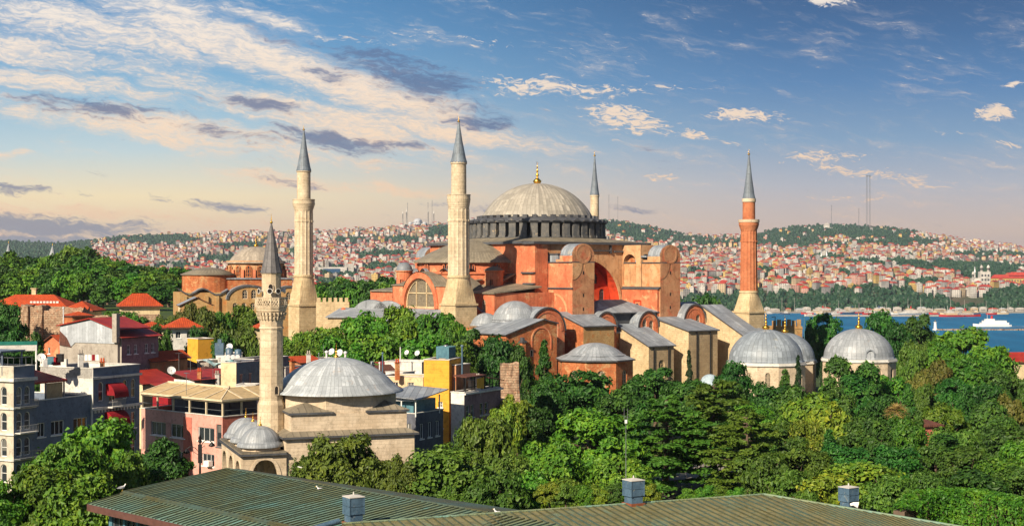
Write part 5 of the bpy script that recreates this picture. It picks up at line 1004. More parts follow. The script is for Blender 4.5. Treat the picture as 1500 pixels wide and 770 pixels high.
OC = thing('brick_church', 'old round domed brick church with tall drum windows and curved lead roofs', 'church', (WX(375, 440), 440, 0), R(18))
D_ = 440; zz = lambda y: WZ(y, D_)
mb = MB(); mb.lathe([(8.6, zz(420)), (8.6, zz(384)), (9.0, zz(383.5)), (9.0, zz(382)), (8.7, zz(382))], 40, smooth=False); dr = mb.build('drum', 'beige', OC)
dome('dome', OC, (0, 0), 8.2, zz(361) - zz(383), zz(383), mat('pale_dome_lead', (.46, .40, .32), (.36, .31, .25), rough=.55, nscale=.4, streak=.3, pat='seam', radial=60, p=(1., 1.5), pd=.3), eave=1.3)
finial(OC, (0, 0), zz(361.5), 3.6, .7)
for k in range(16):
    a_ = 2 * PI * k / 16; ca, sa = math.cos(a_), math.sin(a_); u = (-sa, ca); O = (8.62 * ca + sa * .95, 8.62 * sa - ca * .95, 0)
    window(dr, O, u, arch(0, 1.9, zz(406), zz(388.5), 8), .02, 'orange2', 'glass', (3, 3), .28, proud=.3)
    mb = MB(); mb.box(8.4, 9.3, -.45, .45, zz(407), zz(395)); mb.build('drum_pier', 'orange', dr, rot=a_ + PI / 16)
mb = MB(); mb.prism([(-9.6, -9.6), (9.6, -9.6), (9.6, 9.6), (-9.6, 9.6)], 4, zz(407.5)); mb.build('crossing_wall', 'orange2', OC); mb = MB(); hipv(mb, -10, 10, -10, 10, zz(407), .5, mf=0); mb.build('crossing_roof', 'lead', OC)
mb = MB(); mb.lathe([(7.9, 4), (7.9, zz(403)), (8.2, zz(402.8)), (8.2, zz(402))], 30, (-14.5, -2), smooth=False); mb.build('west_drum', 'orange2', OC)
mb = MB(); mb.lathe([(8.4, -.1), (8.4, .15), (4.4, 1.6), (.05, 2.4)], 40); mb.build('west_drum_roof', 'leadbrown', OC, (-14.5, -2, zz(402)))
def gable_front(x0, x1, y, zs, zc, wins, dpt):
    r = (x1 - x0) / 2; out = [(0, 4), (2 * r, 4)] + [(r + r * math.cos(PI * i / 14), zs + (zc - zs) * math.sin(PI * i / 14)) for i in range(15)]
    mb = MB(); mb.wall((x0, y, 0), (1, 0), out, wins, .5); mb.wall((x0, y + dpt, 0), (0, -1), rect(0, dpt, 4, zs)); mb.wall((x1, y, 0), (0, 1), rect(0, dpt, 4, zs)); g_ = mb.build('gable_wall', 'stone_b', OC)
    mb = MB(); c_ = (x0 + x1) / 2; mb.loft([[(c_ + (r + .3) * math.cos(PI * i / 14), yy, zs + (zc - zs + .3) * math.sin(PI * i / 14)) for i in range(15)] for yy in (y - .3, y + dpt)], False, False, 0, True); mb.build('barrel_roof', 'lead', g_)
    mb = MB(); q1 = [(x0 + r + (r + .3) * math.cos(PI * i / 14), zs + (zc - zs + .3) * math.sin(PI * i / 14)) for i in range(15)]; q0 = [(x0 + r + (r - .35) * math.cos(PI * i / 14), zs + (zc - zs - .35) * math.sin(PI * i / 14)) for i in range(15)]
    for i in range(14): mb.plate([(q1[i][0], y - .3, q1[i][1]), (q1[i + 1][0], y - .3, q1[i + 1][1]), (q0[i + 1][0], y - .3, q0[i + 1][1]), (q0[i][0], y - .3, q0[i][1])][::-1], (0, .3, 0))
    mb.build('gable_edge', 'leaddark', g_)
    for w in wins: window(g_, (x0, y, 0), (1, 0), w, .4, 'stone_w', 'glass', (2, 3), .2)
s_ = zz(432)
gable_front(-10.5, 2.5, -15, s_ - 1, zz(417.5), [arch(4.4, 6.0, zz(436), zz(423), 8), arch(7.0, 8.6, zz(436), zz(423), 8)] + [arch(1.6 + 2.6 * k, 3.0 + 2.6 * k, zz(452), zz(441.5), 8) for k in range(4)], 8)
gable_front(3.2, 13, -13, s_ - 1, zz(419), [arch(4.0, 5.4, zz(438), zz(427), 8)], 6)
mb = MB(); mb.prism([(-24, -13), (-10.5, -13), (-10.5, 10), (-24, 10)], 4, zz(427)); [mb.box(-23 + 3.1 * k, -22 + 3.1 * k, -13.8, -13, 4, zz(432)) for k in range(4)]; mb.build('nave_wall', 'stone_b', OC)
q_ = [(-24.6 + 14.6 * i / 12, zz(424) + .9 * math.cos(i / 12 * 4 * PI * .9 + .6) - .25 * i * .1) for i in range(13)]; mb = MB()
mb.loft([[(x, y, z) for x, z in q_] for y in (-13.5, -2)], False, False, 0, True); mb.loft([[(x, -13.5, z - .45) for x, z in q_], [(x, -13.5, z) for x, z in q_]], False, False, 1, False); mb.build('wavy_roof', ['lead', 'leaddark'], OC)
# pale lead roofs in the gap left of the west front and the crenellated wall
lg = thing('lead_roof_gallery', 'low stone gallery with pale blue lead vaults left of the orange west front', 'building', (WX(480, 372), 372, 0), R(4))
mb = MB(); mb.box(0, 14, 0, 6, 4, WZ(465, 372)); mb.box(8, 19, 6, 14, 4, WZ(452, 376)); mb.build('wall', 'stone', lg)
mb = MB(); z0 = WZ(465, 372); mb.plate([(-.6, -.6, z0), (14.4, -.6, z0), (14.4, 6, z0 + 2.2), (3, 6, z0 + 2.2)], (0, 0, .2)); mb.build('lead_slope', 'lead_small', lg)
for x, r in ((11, 4.4), (15.5, 4.0)): mb = MB(); mb.loft([[(x + r * math.cos(PI * i / 12), y, WZ(455, 376) + r * .62 * math.sin(PI * i / 12)) for i in range(13)] for y in (5.6, 15)], False, False, 0, True); mb.face([(x + r * math.cos(PI * i / 12), 5.6, WZ(455, 376) + r * .62 * math.sin(PI * i / 12)) for i in range(13)]); mb.build('lead_vault', 'lead_small', lg)
cw = thing('crenellated_wall', 'tan stone wall with worn merlons at the foot of the left pale minaret', 'wall', (WX(463, 392), 392, 0), R(4))
mb = MB(); mb.box(0, 9, 0, 1.4, 4, WZ(442, 392)); [mb.box(.3 + 1.5 * k, 1.2 + 1.5 * k, 0, 1.4, WZ(442, 392), WZ(436, 392)) for k in range(6)]; mb.build('wall', 'stone', cw)
tr_ = thing('roof_turret', 'small orange roof turret with flat cap beside the pale lead vaults', 'turret', (WX(503, 378), 378, 0)); mb = MB(); mb.lathe([(1.0, 4), (1.0, WZ(455, 378)), (1.25, WZ(454.6, 378)), (1.25, WZ(453, 378)), (.05, WZ(450, 378))], 12, smooth=False); mb.build('turret_wall', 'orange', tr_)
# palace towers over the trees
for p, yt, lab in ((12.5, 354, 'pale conical palace tower tip at the far left edge above the trees'), (77, 357, 'pale conical palace tower tip above the tall left hand trees, right of its twin')):
    pt = thing('palace_tower', lab, 'tower', (WX(p, 760), 760, 0), 0, 'twin palace towers'); mb = MB(); mb.lathe([(2.2, -20), (2.2, WZ(383, 760))], 8, smooth=False); mb.build('shaft', 'stone', pt); mb = MB(); mb.lathe([(2.6, WZ(383, 760)), (1.5, WZ(371, 760)), (.05, WZ(yt + 2, 760))], 8, smooth=False); mb.build('cone', 'lead_small', pt); finial(pt, (0, 0), WZ(yt + 2.2, 760), 1.6, .3)

# ------------------------------------------------------------------ mausoleums at the right
def mausoleum(label, px, D, r, ytop, yeave, sides, m, rotz, group, wins=True, gh=12.5):
    t = thing('mausoleum', label, 'mausoleum', (WX(px, D), D, 0), rotz, group); z1 = WZ(yeave, D); n = sides; Rw = r * 1.06
    mb = MB(); pts = [(Rw * math.cos(2 * PI * i / n), Rw * math.sin(2 * PI * i / n)) for i in range(n)]
    side = 2 * Rw * math.sin(PI / n); hs = []
    for i in range(n):
        A, B = Vector(pts[i]), Vector(pts[(i + 1) % n]); U = (B - A).normalized()
        ws = [arch(side * .5 - .65, side * .5 + .65, z1 - 5.0, z1 - 1.7, 8)] if wins else []
        mb.wall((A.x, A.y, 0), U, rect(0, side, z1 - gh, z1 - .3), ws, .35); hs.append((A, U, ws))
    w_ = mb.build('wall', 'stone_w', t)
    for A, U, ws in hs:
        for w in ws: window(w_, (A.x, A.y, 0), U, w, .3, 'stone_w', 'lattice', (2, 3), .14)
    mb = MB(); rr = Rw + .35; mb.prism([(rr * math.cos(2 * PI * i / n), rr * math.sin(2 * PI * i / n)) for i in range(n)], z1 - .3, z1); mb.prism([((rr - .2) * math.cos(2 * PI * i / n), (rr - .2) * math.sin(2 * PI * i / n)) for i in range(n)], z1, z1 + .35); mb.build('cornice', 'trim', t)
    rise = WZ(ytop, D) - z1 - .35
    mb = MB(); pf = [(r * math.cos(PI / 2 * i / 16) if i < 16 else .03, rise * math.sin(PI / 2 * i / 16)) for i in range(17)]; mb.lathe([(r + .3, -.02), (r + .3, .12)] + pf, 88); mb.build('dome', m, t, (0, 0, z1 + .36))
    finial(t, (0, 0), WZ(ytop, D) - .1, 4.2, .9)
    return t
mausoleum('large grey panelled mausoleum dome nearest the red brick minaret, on an octagonal stone drum', 1122, 330, 8.5, 482, 531, 12, 'lead_panel', R(8), 'domed mausoleums', gh=20)
mausoleum('mausoleum dome tucked close behind the panelled one, only its right side showing', 1150, 349, 7.2, 487, 529, 8, 'lead_panel', R(3), 'domed mausoleums', gh=20)
ms_ = mausoleum('smooth pale grey mausoleum dome with gold finial, rightmost and alone among trees', 1258, 340, 8.2, 481, 526, 12, 'lead_small', R(5), 'domed mausoleums', gh=22)
mb = MB(); q_ = arch(0, 1.7, 0, 1.6, 8); ring_band(mb, (0, 0, 0), (1, 0), q_, .3, .8); mb.wall((0, -.4, 0), (1, 0), q_); 
o = mb.build('dormer', 'lead', ms_, (-.85, -7.4, WZ(523, 332))); MB().wall((.2, -.45, 0), (1, 0), arch(0, 1.3, .1, 1.3, 8)).build('dormer_opening', 'dark', o)
sd_ = thing('small_white_dome', 'small white lead dome peeping over trees right of the stone buttresses', 'dome', (WX(1040, 322), 322, 0)); mb = MB(); mb.lathe([(2.3, 1), (2.3, WZ(560, 322))], 16, smooth=False); mb.build('drum', 'stone_w', sd_); dome('dome', sd_, (0, 0), 2.3, 1.9, WZ(560, 322), mat('white_lead', (.40, .50, .56), (.33, .42, .48), rough=.5, nscale=.6), eave=.25, n=40)
ct = thing('crenellated_tower', 'ruddy stone tower with worn merlons between the twin domes and the water', 'tower', (WX(1132, 412), 412, 0), R(14))
mb = MB(); mb.box(0, 9.2, 0, 7, -8, WZ(478, 412)); [mb.box(.1 + 1.55 * k, 1.05 + 1.55 * k, 0, .8, WZ(478, 412), WZ(468 if k % 2 else 469.5, 412)) for k in range(6)]; mb.box(-.15, 9.35, -.15, .1, WZ(482, 412), WZ(480.5, 412)); mb.build('wall', 'stone_b', ct)
for u_ in (.5, 9.6): mb = MB(); mb.tube([(u_, -.5, -8), (u_, -.5, WZ(463, 412))], .12, 6); mb.tube([(u_ - 1.2, -.5, WZ(464, 412)), (u_ + .1, -.5, WZ(464, 412))], .1, 6); mb.build('scaffold_pole', 'teal', ct)
house('red_roof_pavilion', 'long low pavilion with dark red tile roof at the right edge behind the trees', xy(1452, 360), 10, 18, 8, -8, WZ(530, 360), 'cream', 'cream', 'hip', 'tiler', 2.2, .5)
house('garden_kiosk', 'little salmon garden kiosk with dark flat roof among the park trees', xy(1347, 226), 15, 3.6, 3, 2, WZ(622, 226), 'salmon', 'salmon', 'hip', 'brownroof', .7, .5, cat='kiosk')
# ------------------------------------------------------------------ the far shore: houses, woods, landmarks, ships
WALLC = [('white', 'fw_white', (.66, .63, .58)), ('cream', 'fw_cream', (.62, .48, .30)), ('pink', 'fw_pink', (.58, .34, .27)), ('yellow', 'fw_yellow', (.66, .46, .15)), ('grey', 'fw_grey', (.34, .33, .32))]
for _, k, c_ in WALLC: M[k] = flat(k, tuple(x * .78 for x in c_), .85, var=.45, scale=.05)
ROOFC = [('red tiled roof', 'fr_red', (.40, .045, .03)), ('dark red roof', 'fr_dark', (.27, .035, .03)), ('orange roof', 'fr_orange', (.40, .10, .05)), ('flat pale roof', 'fr_flat', (.45, .42, .38))]
for _, k, c_ in ROOFC: M[k] = flat(k, c_, .85, var=.3, scale=.15)
M['fglass'] = flat('far_window', (.07, .075, .085), .4)
def far_house(mb, x, y, z, w, d, h, rot, roof, mw_, mr_, mg, win=True):
    c, s = math.cos(rot), math.sin(rot); T = lambda a, b, zz: (x + a * c - b * s, y + a * s + b * c, z + zz)
    a, b = w / 2, d / 2; q = [(-a, -b), (a, -b), (a, b), (-a, b)]
    mb.add([T(*p, -14) for p in q] + [T(*p, h) for p in q], [(0, 1, 5, 4), (1, 2, 6, 5), (2, 3, 7, 6), (3, 0, 4, 7)], mw_)
    if roof: 
        o = .6; e = [T(-a - o, -b - o, h), T(a + o, -b - o, h), T(a + o, b + o, h), T(-a - o, b + o, h)]; i = min(a, b) * .95; rh = min(a, b) * .62
        if w >= d: r = [T(-a + i, 0, h + rh), T(a - i, 0, h + rh)]; fs = [(0, 1, 5, 4), (1, 2, 5), (2, 3, 4, 5), (3, 0, 4)]
        else: r = [T(0, -b + i, h + rh), T(0, b - i, h + rh)]; fs = [(0, 1, 4), (1, 2, 5, 4), (2, 3, 5), (3, 0, 4, 5)]
        mb.add(e + r, fs, mr_)
    else:
        mb.add([T(*p, h) for p in q], [(0, 1, 2, 3)], mr_)
        mb.add([T(-a * .4, -b * .4, h), T(a * .3, -b * .4, h), T(a * .3, b * .3, h), T(-a * .4, b * .3, h), T(-a * .4, -b * .4, h + 2.2), T(a * .3, -b * .4, h + 2.2), T(a * .3, b * .3, h + 2.2), T(-a * .4, b * .3, h + 2.2)], [(0, 1, 5, 4), (1, 2, 6, 5), (3, 0, 4, 7), (4, 5, 6, 7)], mw_)
    if win:
        nf = max(1, int(h / 3.1))
        for f in range(nf):
            z0 = f * h / nf + .9; z1 = z0 + 1.5
            for (U0, V, L) in (((-a, -b - .08), (1, 0), w), ((-a - .08, b), (0, -1), d), ((a + .08, -b), (0, 1), d)):
                nw = max(2, int(L / 3.4))
                for k in range(nw):
                    p0 = L * (k + .28) / nw; p1 = L * (k + .72) / nw
                    mb.add([T(U0[0] + V[0] * p0, U0[1] + V[1] * p0, z0), T(U0[0] + V[0] * p1, U0[1] + V[1] * p1, z0), T(U0[0] + V[0] * p1, U0[1] + V[1] * p1, z1), T(U0[0] + V[0] * p0, U0[1] + V[1] * p0, z1)], [(0, 1, 2, 3)], mg)
# wooded patches in photo direction (cx, cy, rx, ry)
WOODS = [(1190, 446, 210, 11), (1255, 438, 80, 17), (1040, 446, 70, 12), (1400, 447, 130, 9), (1290, 387, 70, 5), (1370, 391, 60, 7), (1450, 397, 70, 9), (1480, 436, 40, 12), (1360, 418, 22, 6), (1210, 339, 90, 9), (1140, 350, 60, 8), (1285, 342, 60, 9), (1180, 360, 60, 5), (1320, 356, 70, 6), (950, 338, 60, 13), (905, 330, 30, 12), (985, 352, 60, 6), (1075, 356, 60, 5),
         (320, 381, 34, 6), (245, 352, 45, 7), (215, 352, 30, 7), (360, 362, 45, 4), (520, 353, 30, 4), (560, 375, 45, 5), (500, 405, 30, 5), (660, 341, 40, 9), (735, 340, 60, 12), (555, 394, 26, 5), (470, 418, 30, 7), (590, 352, 25, 5), (440, 372, 15, 6), (175, 352, 24, 5), (260, 392, 30, 4), (1150, 379, 26, 3), (1020, 404, 14, 8), (1120, 401, 12, 5), (1215, 378, 26, 4), (1235, 404, 16, 4), (530, 432, 30, 10), (90, 355, 60, 4), (1160, 416, 10, 6), (1330, 418, 12, 6), (1010, 366, 45, 3), (1440, 374, 60, 4)]
def wooded(px, py):
    return any(((px - a) / c) ** 2 + ((py - b) / d) ** 2 < 1 for a, b, c, d in WOODS)
SKIP = [(1444, 402, 40, 20), (612, 322, 30, 12), (492, 398, 26, 6), (1262, 329, 18, 5)]
rh_ = random.Random(5); spots = []
D = 2700.
while D < 6950:
    sp = 3.7 if D < 3600 else (3.3 if D < 5000 else 2.7)
    px = -40 + rh_.uniform(0, 8)
    while px < 1540:
        py = hill_y(px, D); step = rh_.uniform(9, 16) / D * F
        if (not wooded(px, py) or rh_.random() < .1) and not any(((px - a) / c) ** 2 + ((py - b) / d) ** 2 < 1 for a, b, c, d in SKIP) and rh_.random() < (.97 if D < 5200 else .85) and not (px < 135) and not (px > 990 and D < 2870 + 60 * math.sin(px * .03)):
            spots.append((D + rh_.uniform(-16, 16), px + rh_.uniform(-3, 3)))
        px += max(3.2, step)
    nx = D + 12
    while abs(hill_y(700, nx) - hill_y(700, D)) < sp and nx < 6950: nx += 12
    D = nx
spots.sort()
hidden = lambda px, D: (655 < px < 1000 and hill_y(px, D) > 352) or (px < 280 and hill_y(px, D) > 400) or (WX(px, D) and 0)
vis = [s_ for s_ in spots if not hidden(s_[1], s_[0])]
hid = [s_ for s_ in spots if hidden(s_[1], s_[0])]; near, rest = vis[:296], vis[296:] + hid
protos = {}
for wi, (wn, wk, _) in enumerate(WALLC):
    for ri, (rn, rk, _) in enumerate(ROOFC):
        mb = MB(); w_, d_, h_ = rh_.uniform(10, 17), rh_.uniform(9, 14), rh_.choice([11.5, 14.5, 17.5, 20.5])
        far_house(mb, 0, 0, 0, w_, d_, h_, 0, ri < 3, 0, 1, 2)
        me = bpy.data.meshes.new('far_house'); me.from_pydata(mb.v, [], mb.f)
        for k in (wk, rk, 'fglass'): me.materials.append(M[k])
        me.polygons.foreach_set('material_index', mb.m); me.update(); protos[wi, ri] = me
wsel = [0, 0, 0, 0, 0, 1, 1, 2, 3, 4, 4]; rsel = [0, 0, 0, 1, 1, 1, 2, 3, 3, 3]
for D, px in near:
    wi, ri = rh_.choice(wsel), rh_.choice(rsel); x = WX(px, D)
    side = 'right of the brick minaret' if px > 1108 else ('between basilica and brick minaret' if px > 640 else 'left of the great dome')
    o = link('far_house', protos[wi, ri], None, (x, D, hill_z(x, D) + rh_.uniform(-2, 1)), rh_.uniform(-.7, .7), label=f'{WALLC[wi][0]} house with {ROOFC[ri][0]} across the water, {side}', category='house', group=f'{WALLC[wi][0]} houses with {ROOFC[ri][0]} across the water, {side}'); k = rh_.uniform(.85, 1.15); o.scale = (k, k, rh_.uniform(.8, 1.25))
mb = MB()
for D, px in rest:
    wi, ri = rh_.choice(wsel), rh_.choice(rsel); x = WX(px, D)
    far_house(mb, x, D, hill_z(x, D), rh_.uniform(8, 17), rh_.uniform(8, 13), rh_.choice([6, 9, 12, 15, 18]), rh_.uniform(-.7, .7), ri < 3, wi, 5 + ri, 9, D < 5200)
o = mb.build('far_town', [k for _, k, _ in WALLC] + [k for _, k, _ in ROOFC] + ['fglass']); o['kind'] = 'stuff'
# far woods: each tree a rough ball of leaf masses
ico_v, ico_f = [], []
def ico(sub=1):
    t = (1 + 5 ** .5) / 2; v = [Vector(p).normalized() for p in ((-1, t, 0), (1, t, 0), (-1, -t, 0), (1, -t, 0), (0, -1, t), (0, 1, t), (0, -1, -t), (0, 1, -t), (t, 0, -1), (t, 0, 1), (-t, 0, -1), (-t, 0, 1))]
    f = [(0, 11, 5), (0, 5, 1), (0, 1, 7), (0, 7, 10), (0, 10, 11), (1, 5, 9), (5, 11, 4), (11, 10, 2), (10, 7, 6), (7, 1, 8), (3, 9, 4), (3, 4, 2), (3, 2, 6), (3, 6, 8), (3, 8, 9), (4, 9, 5), (2, 4, 11), (6, 2, 10), (8, 6, 7), (9, 8, 1)]
    for _ in range(sub):
        mid = {}; nf = []
        def M_(a, b):
            k = (min(a, b), max(a, b))
            if k not in mid: mid[k] = len(v); v.append(((v[a] + v[b]) / 2).normalized())
            return mid[k]
        for a, b, c in f: x, y, z = M_(a, b), M_(b, c), M_(c, a); nf += [(a, x, z), (b, y, x), (c, z, y), (x, y, z)]
        f = nf
    return np.array([tuple(p) for p in v]), f
IV, IF = ico(1)
def np_mesh(name, vs, fs, m):
    me = bpy.data.meshes.new(name); me.from_pydata(vs.tolist() if hasattr(vs, 'tolist') else vs, [], fs); me.materials.append(M[m]); me.update(); return me
def wood(name, pts, m, label=None):
    V, Fc = [], []; n = 0
    for x, y, z, r, h in pts:
        for _ in range(2):
            o_ = rng.uniform(-.45, .45, 3) * r; q = IV * (np.array([r, r, h]) * rng.uniform(.5, .8)) * (1 + rng.uniform(-.28, .28, (len(IV), 1))) + np.array([x, y, z + h * .45]) + o_
            V.append(q); Fc += [(a + n, b + n, c + n) for a, b, c in IF]; n += len(IV)
    o = link(name, np_mesh(name, np.concatenate(V), Fc, m)); o['kind'] = 'stuff'; return o
wp = []
for a, b, c, d in WOODS:
    # scan distances for the patch
    for px in np.arange(a - c, a + c, 1.0):
        pass
D = 2690.
while D < 6980:
    for px in np.arange(-60, 1560, 15 / D * F * .62):
        px = px + rng.uniform(-2, 2); py = hill_y(px, D)
        if 1392 < px < 1446 and 2740 < D < 2900: continue
        shore = px > 985 and 2695 < D < 2880 + 60 * math.sin(px * .03) + 40 * math.sin(px * .11)
        if wooded(px, py) or shore or (px < 135 and D > 4500) or (rng.random() < .03):
            x = WX(px, D); r = rng.uniform(5, 9.5); wp.append((x, D + rng.uniform(-10, 10), hill_z(x, D) - 1, r, r * rng.uniform(.9, 1.5)))
    D += max(22., D * .0105)
wood('far_wood', wp, 'leafW')

# landmarks beyond the water
fm = thing('hilltop_mosque', 'tiny pale many domed mosque with thin minarets on the far left skyline', 'mosque', (WX(612, 6900), 6900, WZ(334, 6900)), 0)
mb = MB(); mb.box(-55, 55, -40, 40, -30, 8); mb.box(-40, 40, -32, 32, 8, 20); mb.build('wall', 'trim', fm)
M['far_dome'] = flat('far_dome_grey', (.42, .44, .47), .6)
mb = MB(); mb.lathe([(22, 20), (22, 27)] + [(22 * math.cos(PI / 2 * i / 10) + .05, 27 + 20 * math.sin(PI / 2 * i / 10)) for i in range(11)], 24); [mb.lathe([(11 * math.cos(PI / 2 * i / 8) + .05, 18 + 12 * math.sin(PI / 2 * i / 8)) for i in range(9)], 16, (sx * 34, sy * 26)) for sx in (-1, 1) for sy in (-1, 1)]; mb.lathe([(18 * math.cos(PI / 2 * i / 8) + .05, 16 + 16 * math.sin(PI / 2 * i / 8)) for i in range(9)], 20, (0, -30)); mb.build('dome', 'far_dome', fm)
for x, y, h in ((-52, -38, 75), (52, -38, 75), (-75, 38, 70), (75, 38, 70)): mb = MB(); mb.lathe([(2.2, -25), (1.9, h), (3.0, h), (3.0, h + 3), (1.5, h + 3), (.1, h + 24)], 8, (x, y)); mb.build('minaret', 'trim', fm)
for px, yb, yt, lab in ((597, 334, 297, 'thin lattice radio mast, leftmost of the masts near the hilltop mosque'), (627, 334, 296, 'lattice radio mast just right of the hilltop mosque'), (633, 334, 293, 'lattice radio mast with platforms, second right of the hilltop mosque'), (1272, 335, 256, 'tall red and white twin lattice television mast on the right hand hill'), (1218, 335, 300, 'faint slender mast left of the tall twin mast on the right hand hill'), (1258, 335, 305, 'short lattice mast close left of the tall twin television mast'), (892, 328, 285, 'thin mast just right of the half hidden minaret, nearest to it'), (905, 328, 288, 'thin mast right of the half hidden minaret, farthest from it')):
    D = 6800; t = thing('radio_mast', lab, 'mast', (WX(px, D), D, WZ(yb, D)), 0, 'radio masts on the far hills'); h = WZ(yt, D) - WZ(yb, D); w = 2.6 if h > 150 else 1.0
    for dx in ((-7, 7) if h > 220 else (0,)):
        mb = MB(); pts = [(-w, -w), (w, -w), (w, w), (-w, w)]; k = max(6, int(h / (w * 5)))
        for p in pts: mb.tube([(dx + p[0], p[1], -10), (dx + p[0] * .7, p[1] * .7, h)], .34 if h > 150 else .22, 4)
        for j in range(k):
            z0, z1 = h * j / k, h * (j + 1) / k
            for i in range(4): A, B = pts[i], pts[(i + 1) % 4]; mb.tube([(dx + A[0], A[1], z0), (dx + B[0], B[1], z1)], .13, 3)
        mb.build('lattice', 'rail', t)
    mb = MB(); [mb.box(-10 if h > 220 else -1.5, 10 if h > 220 else 1.5, -1.2, 1.2, h * f, h * f + 3) for f in ((.97,) if h > 220 else (.8, .95))]; mb.build('aerial', 'rail', t)
# yellow barracks with towers at the right, office block at the left, big sheds
bk = thing('barracks', 'long cream barracks with red roof and twin domed corner tower at the far right', 'building', (WX(1452, 3250), 3250, WZ(424, 3250)), R(-4)); bk.scale = (.68, .8, .62)
mb = MB(); mb.box(0, 150, 0, 30, -20, 42); [mb.box(4 + 9 * k, 8 + 9 * k, -.3, 0, z, z + 6, 1) for k in range(16) for z in (6, 18, 30)]; mb.build('wall', ['fw_yellow', 'fglass'], bk); mb = MB(); hipv(mb, -2, 152, -2, 32, 42, 13, mf=0); hipv(mb, 60, 120, 5, 25, 52, 12, mf=0); mb.build('roof', 'fr_red', bk)
mb = MB(); mb.box(-36, -2, 0, 26, -30, 66); mb.box(-62, -36, 4, 22, -20, 42)
for k in range(3): [mb.box(-32 + 10 * k, -26 + 10 * k, -.4, 0, z, z + 8, 1) for z in (0, 16, 32, 48)]
for x, zt, r in ((-30, 66, 5), (-8, 66, 5), (-58, 42, 4)): mb.lathe([(r, zt - 4), (r, zt + 12), (r * 1.2, zt + 12), (r * 1.1, zt + 16), (r * .7, zt + 21), (.1, zt + 25)], 10, (x, 5))
mb.build('tower', ['fw_white', 'fglass'], bk)
of = thing('office_block', 'white office block with a big dark blue glass front between the two left minarets', 'office', (WX(466, 3400), 3400, WZ(407, 3400)), R(5))
mb = MB(); mb.box(0, 68, 0, 30, -20, 26); mb.box(62, 84, 4, 26, -20, 34); mb.build('wall', 'fw_white', of); mb = MB(); mb.box(12, 52, -1, 0, 2, 22); mb.build('glass_front', flat('blue_glass', (.03, .08, .16), .2), of)
hz_ = thing('hotel_block', 'wide white block with red roofs and banded balconies above the far right quay', 'building', (WX(1398, 2900), 2900, WZ(440, 2900)), R(3))
mb = MB(); mb.box(0, 52, 0, 22, -14, 20); [mb.box(1, 51, -.6, 0, 2 + 4.5 * k, 4.2 + 4.5 * k, 1) for k in range(4)]; mb.build('wall', ['fw_white', 'fw_pink'], hz_); mb = MB(); hipv(mb, -2, 28, -2, 24, 20, 8, mf=0); hipv(mb, 27, 54, -2, 24, 18, 7, mf=0); mb.build('roof', 'fr_red', hz_)
hr = thing('hilltop_villa', 'white villa complex on the wooded right hand hilltop', 'villa', (WX(1210, 6500), 6500, WZ(337, 6500)), 0); mb = MB(); mb.box(-30, 30, -10, 10, -10, 12); mb.box(-10, 14, -9, 9, 12, 26); mb.build('wall', 'fw_white', hr); mb = MB(); hipv(mb, -12, 16, -11, 11, 26, 7, mf=0); mb.build('roof', 'fr_flat', hr)
for px, D, yt, yb, lab in ((1203, 4300, 366, 392, 'thin white far minaret, left of a close pair right of the red brick minaret'), (1211, 4300, 364, 392, 'thin white far minaret, right of a close pair right of the red brick minaret'), (1428, 3400, 389, 415, 'thin white far minaret just left of the cream barracks'), (1396, 5200, 360, 376, 'tiny white far minaret against houses left of the barracks'), (1147, 4300, 368, 385, 'tiny far minaret nearest to the red brick minaret')):
    t = thing('far_minaret', lab, 'minaret', (WX(px, D), D, WZ(yb, D)), 0, 'thin minarets across the water'); h = WZ(yt, D) - WZ(yb, D); mb = MB(); mb.lathe([(2.3, -15), (1.9, h * .62), (3.0, h * .64), (3.0, h * .68), (1.5, h * .68), (1.5, h * .8)], 8); mb.build('shaft', 'white', t); mb = MB(); mb.lathe([(1.9, h * .8), (.1, h)], 8); mb.build('cone', 'far_dome', t)
# quay, breakwater, beacon
mb = MB(); mb.box(WX(1040, 2630), WX(1700, 2630), 2600, 2650, SEA - 5, SEA + 2.2); mb.build('quay', 'paving', kind='structure')
mb = MB(); y0 = 2330; xs_ = np.linspace(WX(1225, y0), WX(1445, y0), 60)
q = thing('harbour_mole', 'long low stone mole carrying the moored ships, in front of the far quay', 'mole', (0, 0, 0)); MB().box(WX(1180, 2420), WX(1420, 2420), 2412, 2428, SEA - 5, SEA + 2.4).build('wall', 'grey', q)
bw = thing('breakwater', 'low stone breakwater crossing the water at the right edge', 'breakwater', (0, 0, 0)); r_ = random.Random(3); mb = MB()
MB().box(WX(1371, 1850), WX(1700, 1850), 1845, 1855, SEA - 5, SEA + 1.3).build('mound', 'grey', bw)
for k in range(200): x = r_.uniform(WX(1371, 1850), WX(1700, 1850)); s_ = r_.uniform(.6, 1.4); mb.add([(x + s_ * a + r_.uniform(-.3, .3), 1846 + r_.uniform(-4, 8) + s_ * b, SEA + .8 + s_ * .8 * c_ + r_.uniform(-.2, .2)) for a, b, c_ in ((-1, -1, -1), (1, -1, -1), (1, 1, -1), (-1, 1, -1), (-.7, -.7, 1), (.7, -.7, 1), (.7, .7, 1), (-.7, .7, 1))], [(0, 1, 5, 4), (1, 2, 6, 5), (2, 3, 7, 6), (3, 0, 4, 7), (4, 5, 6, 7)])
mb.build('boulders', 'rubble', bw)
bc = thing('beacon', 'small white harbour beacon at the left end of the breakwater', 'beacon', (WX(1370, 1850), 1850, SEA)); mb = MB(); mb.lathe([(3.4, -3), (3.4, 1.6), (2.0, 1.6), (1.5, 9.5), (2.3, 9.8), (2.3, 10.4), (1.2, 10.4)], 16, smooth=False); mb.build('tower', 'white', bc); mb = MB(); mb.lathe([(1.1, 10.4), (1.1, 12.4), (1.3, 12.4), (.1, 13.4)], 12); mb.build('lantern', 'rail', bc)
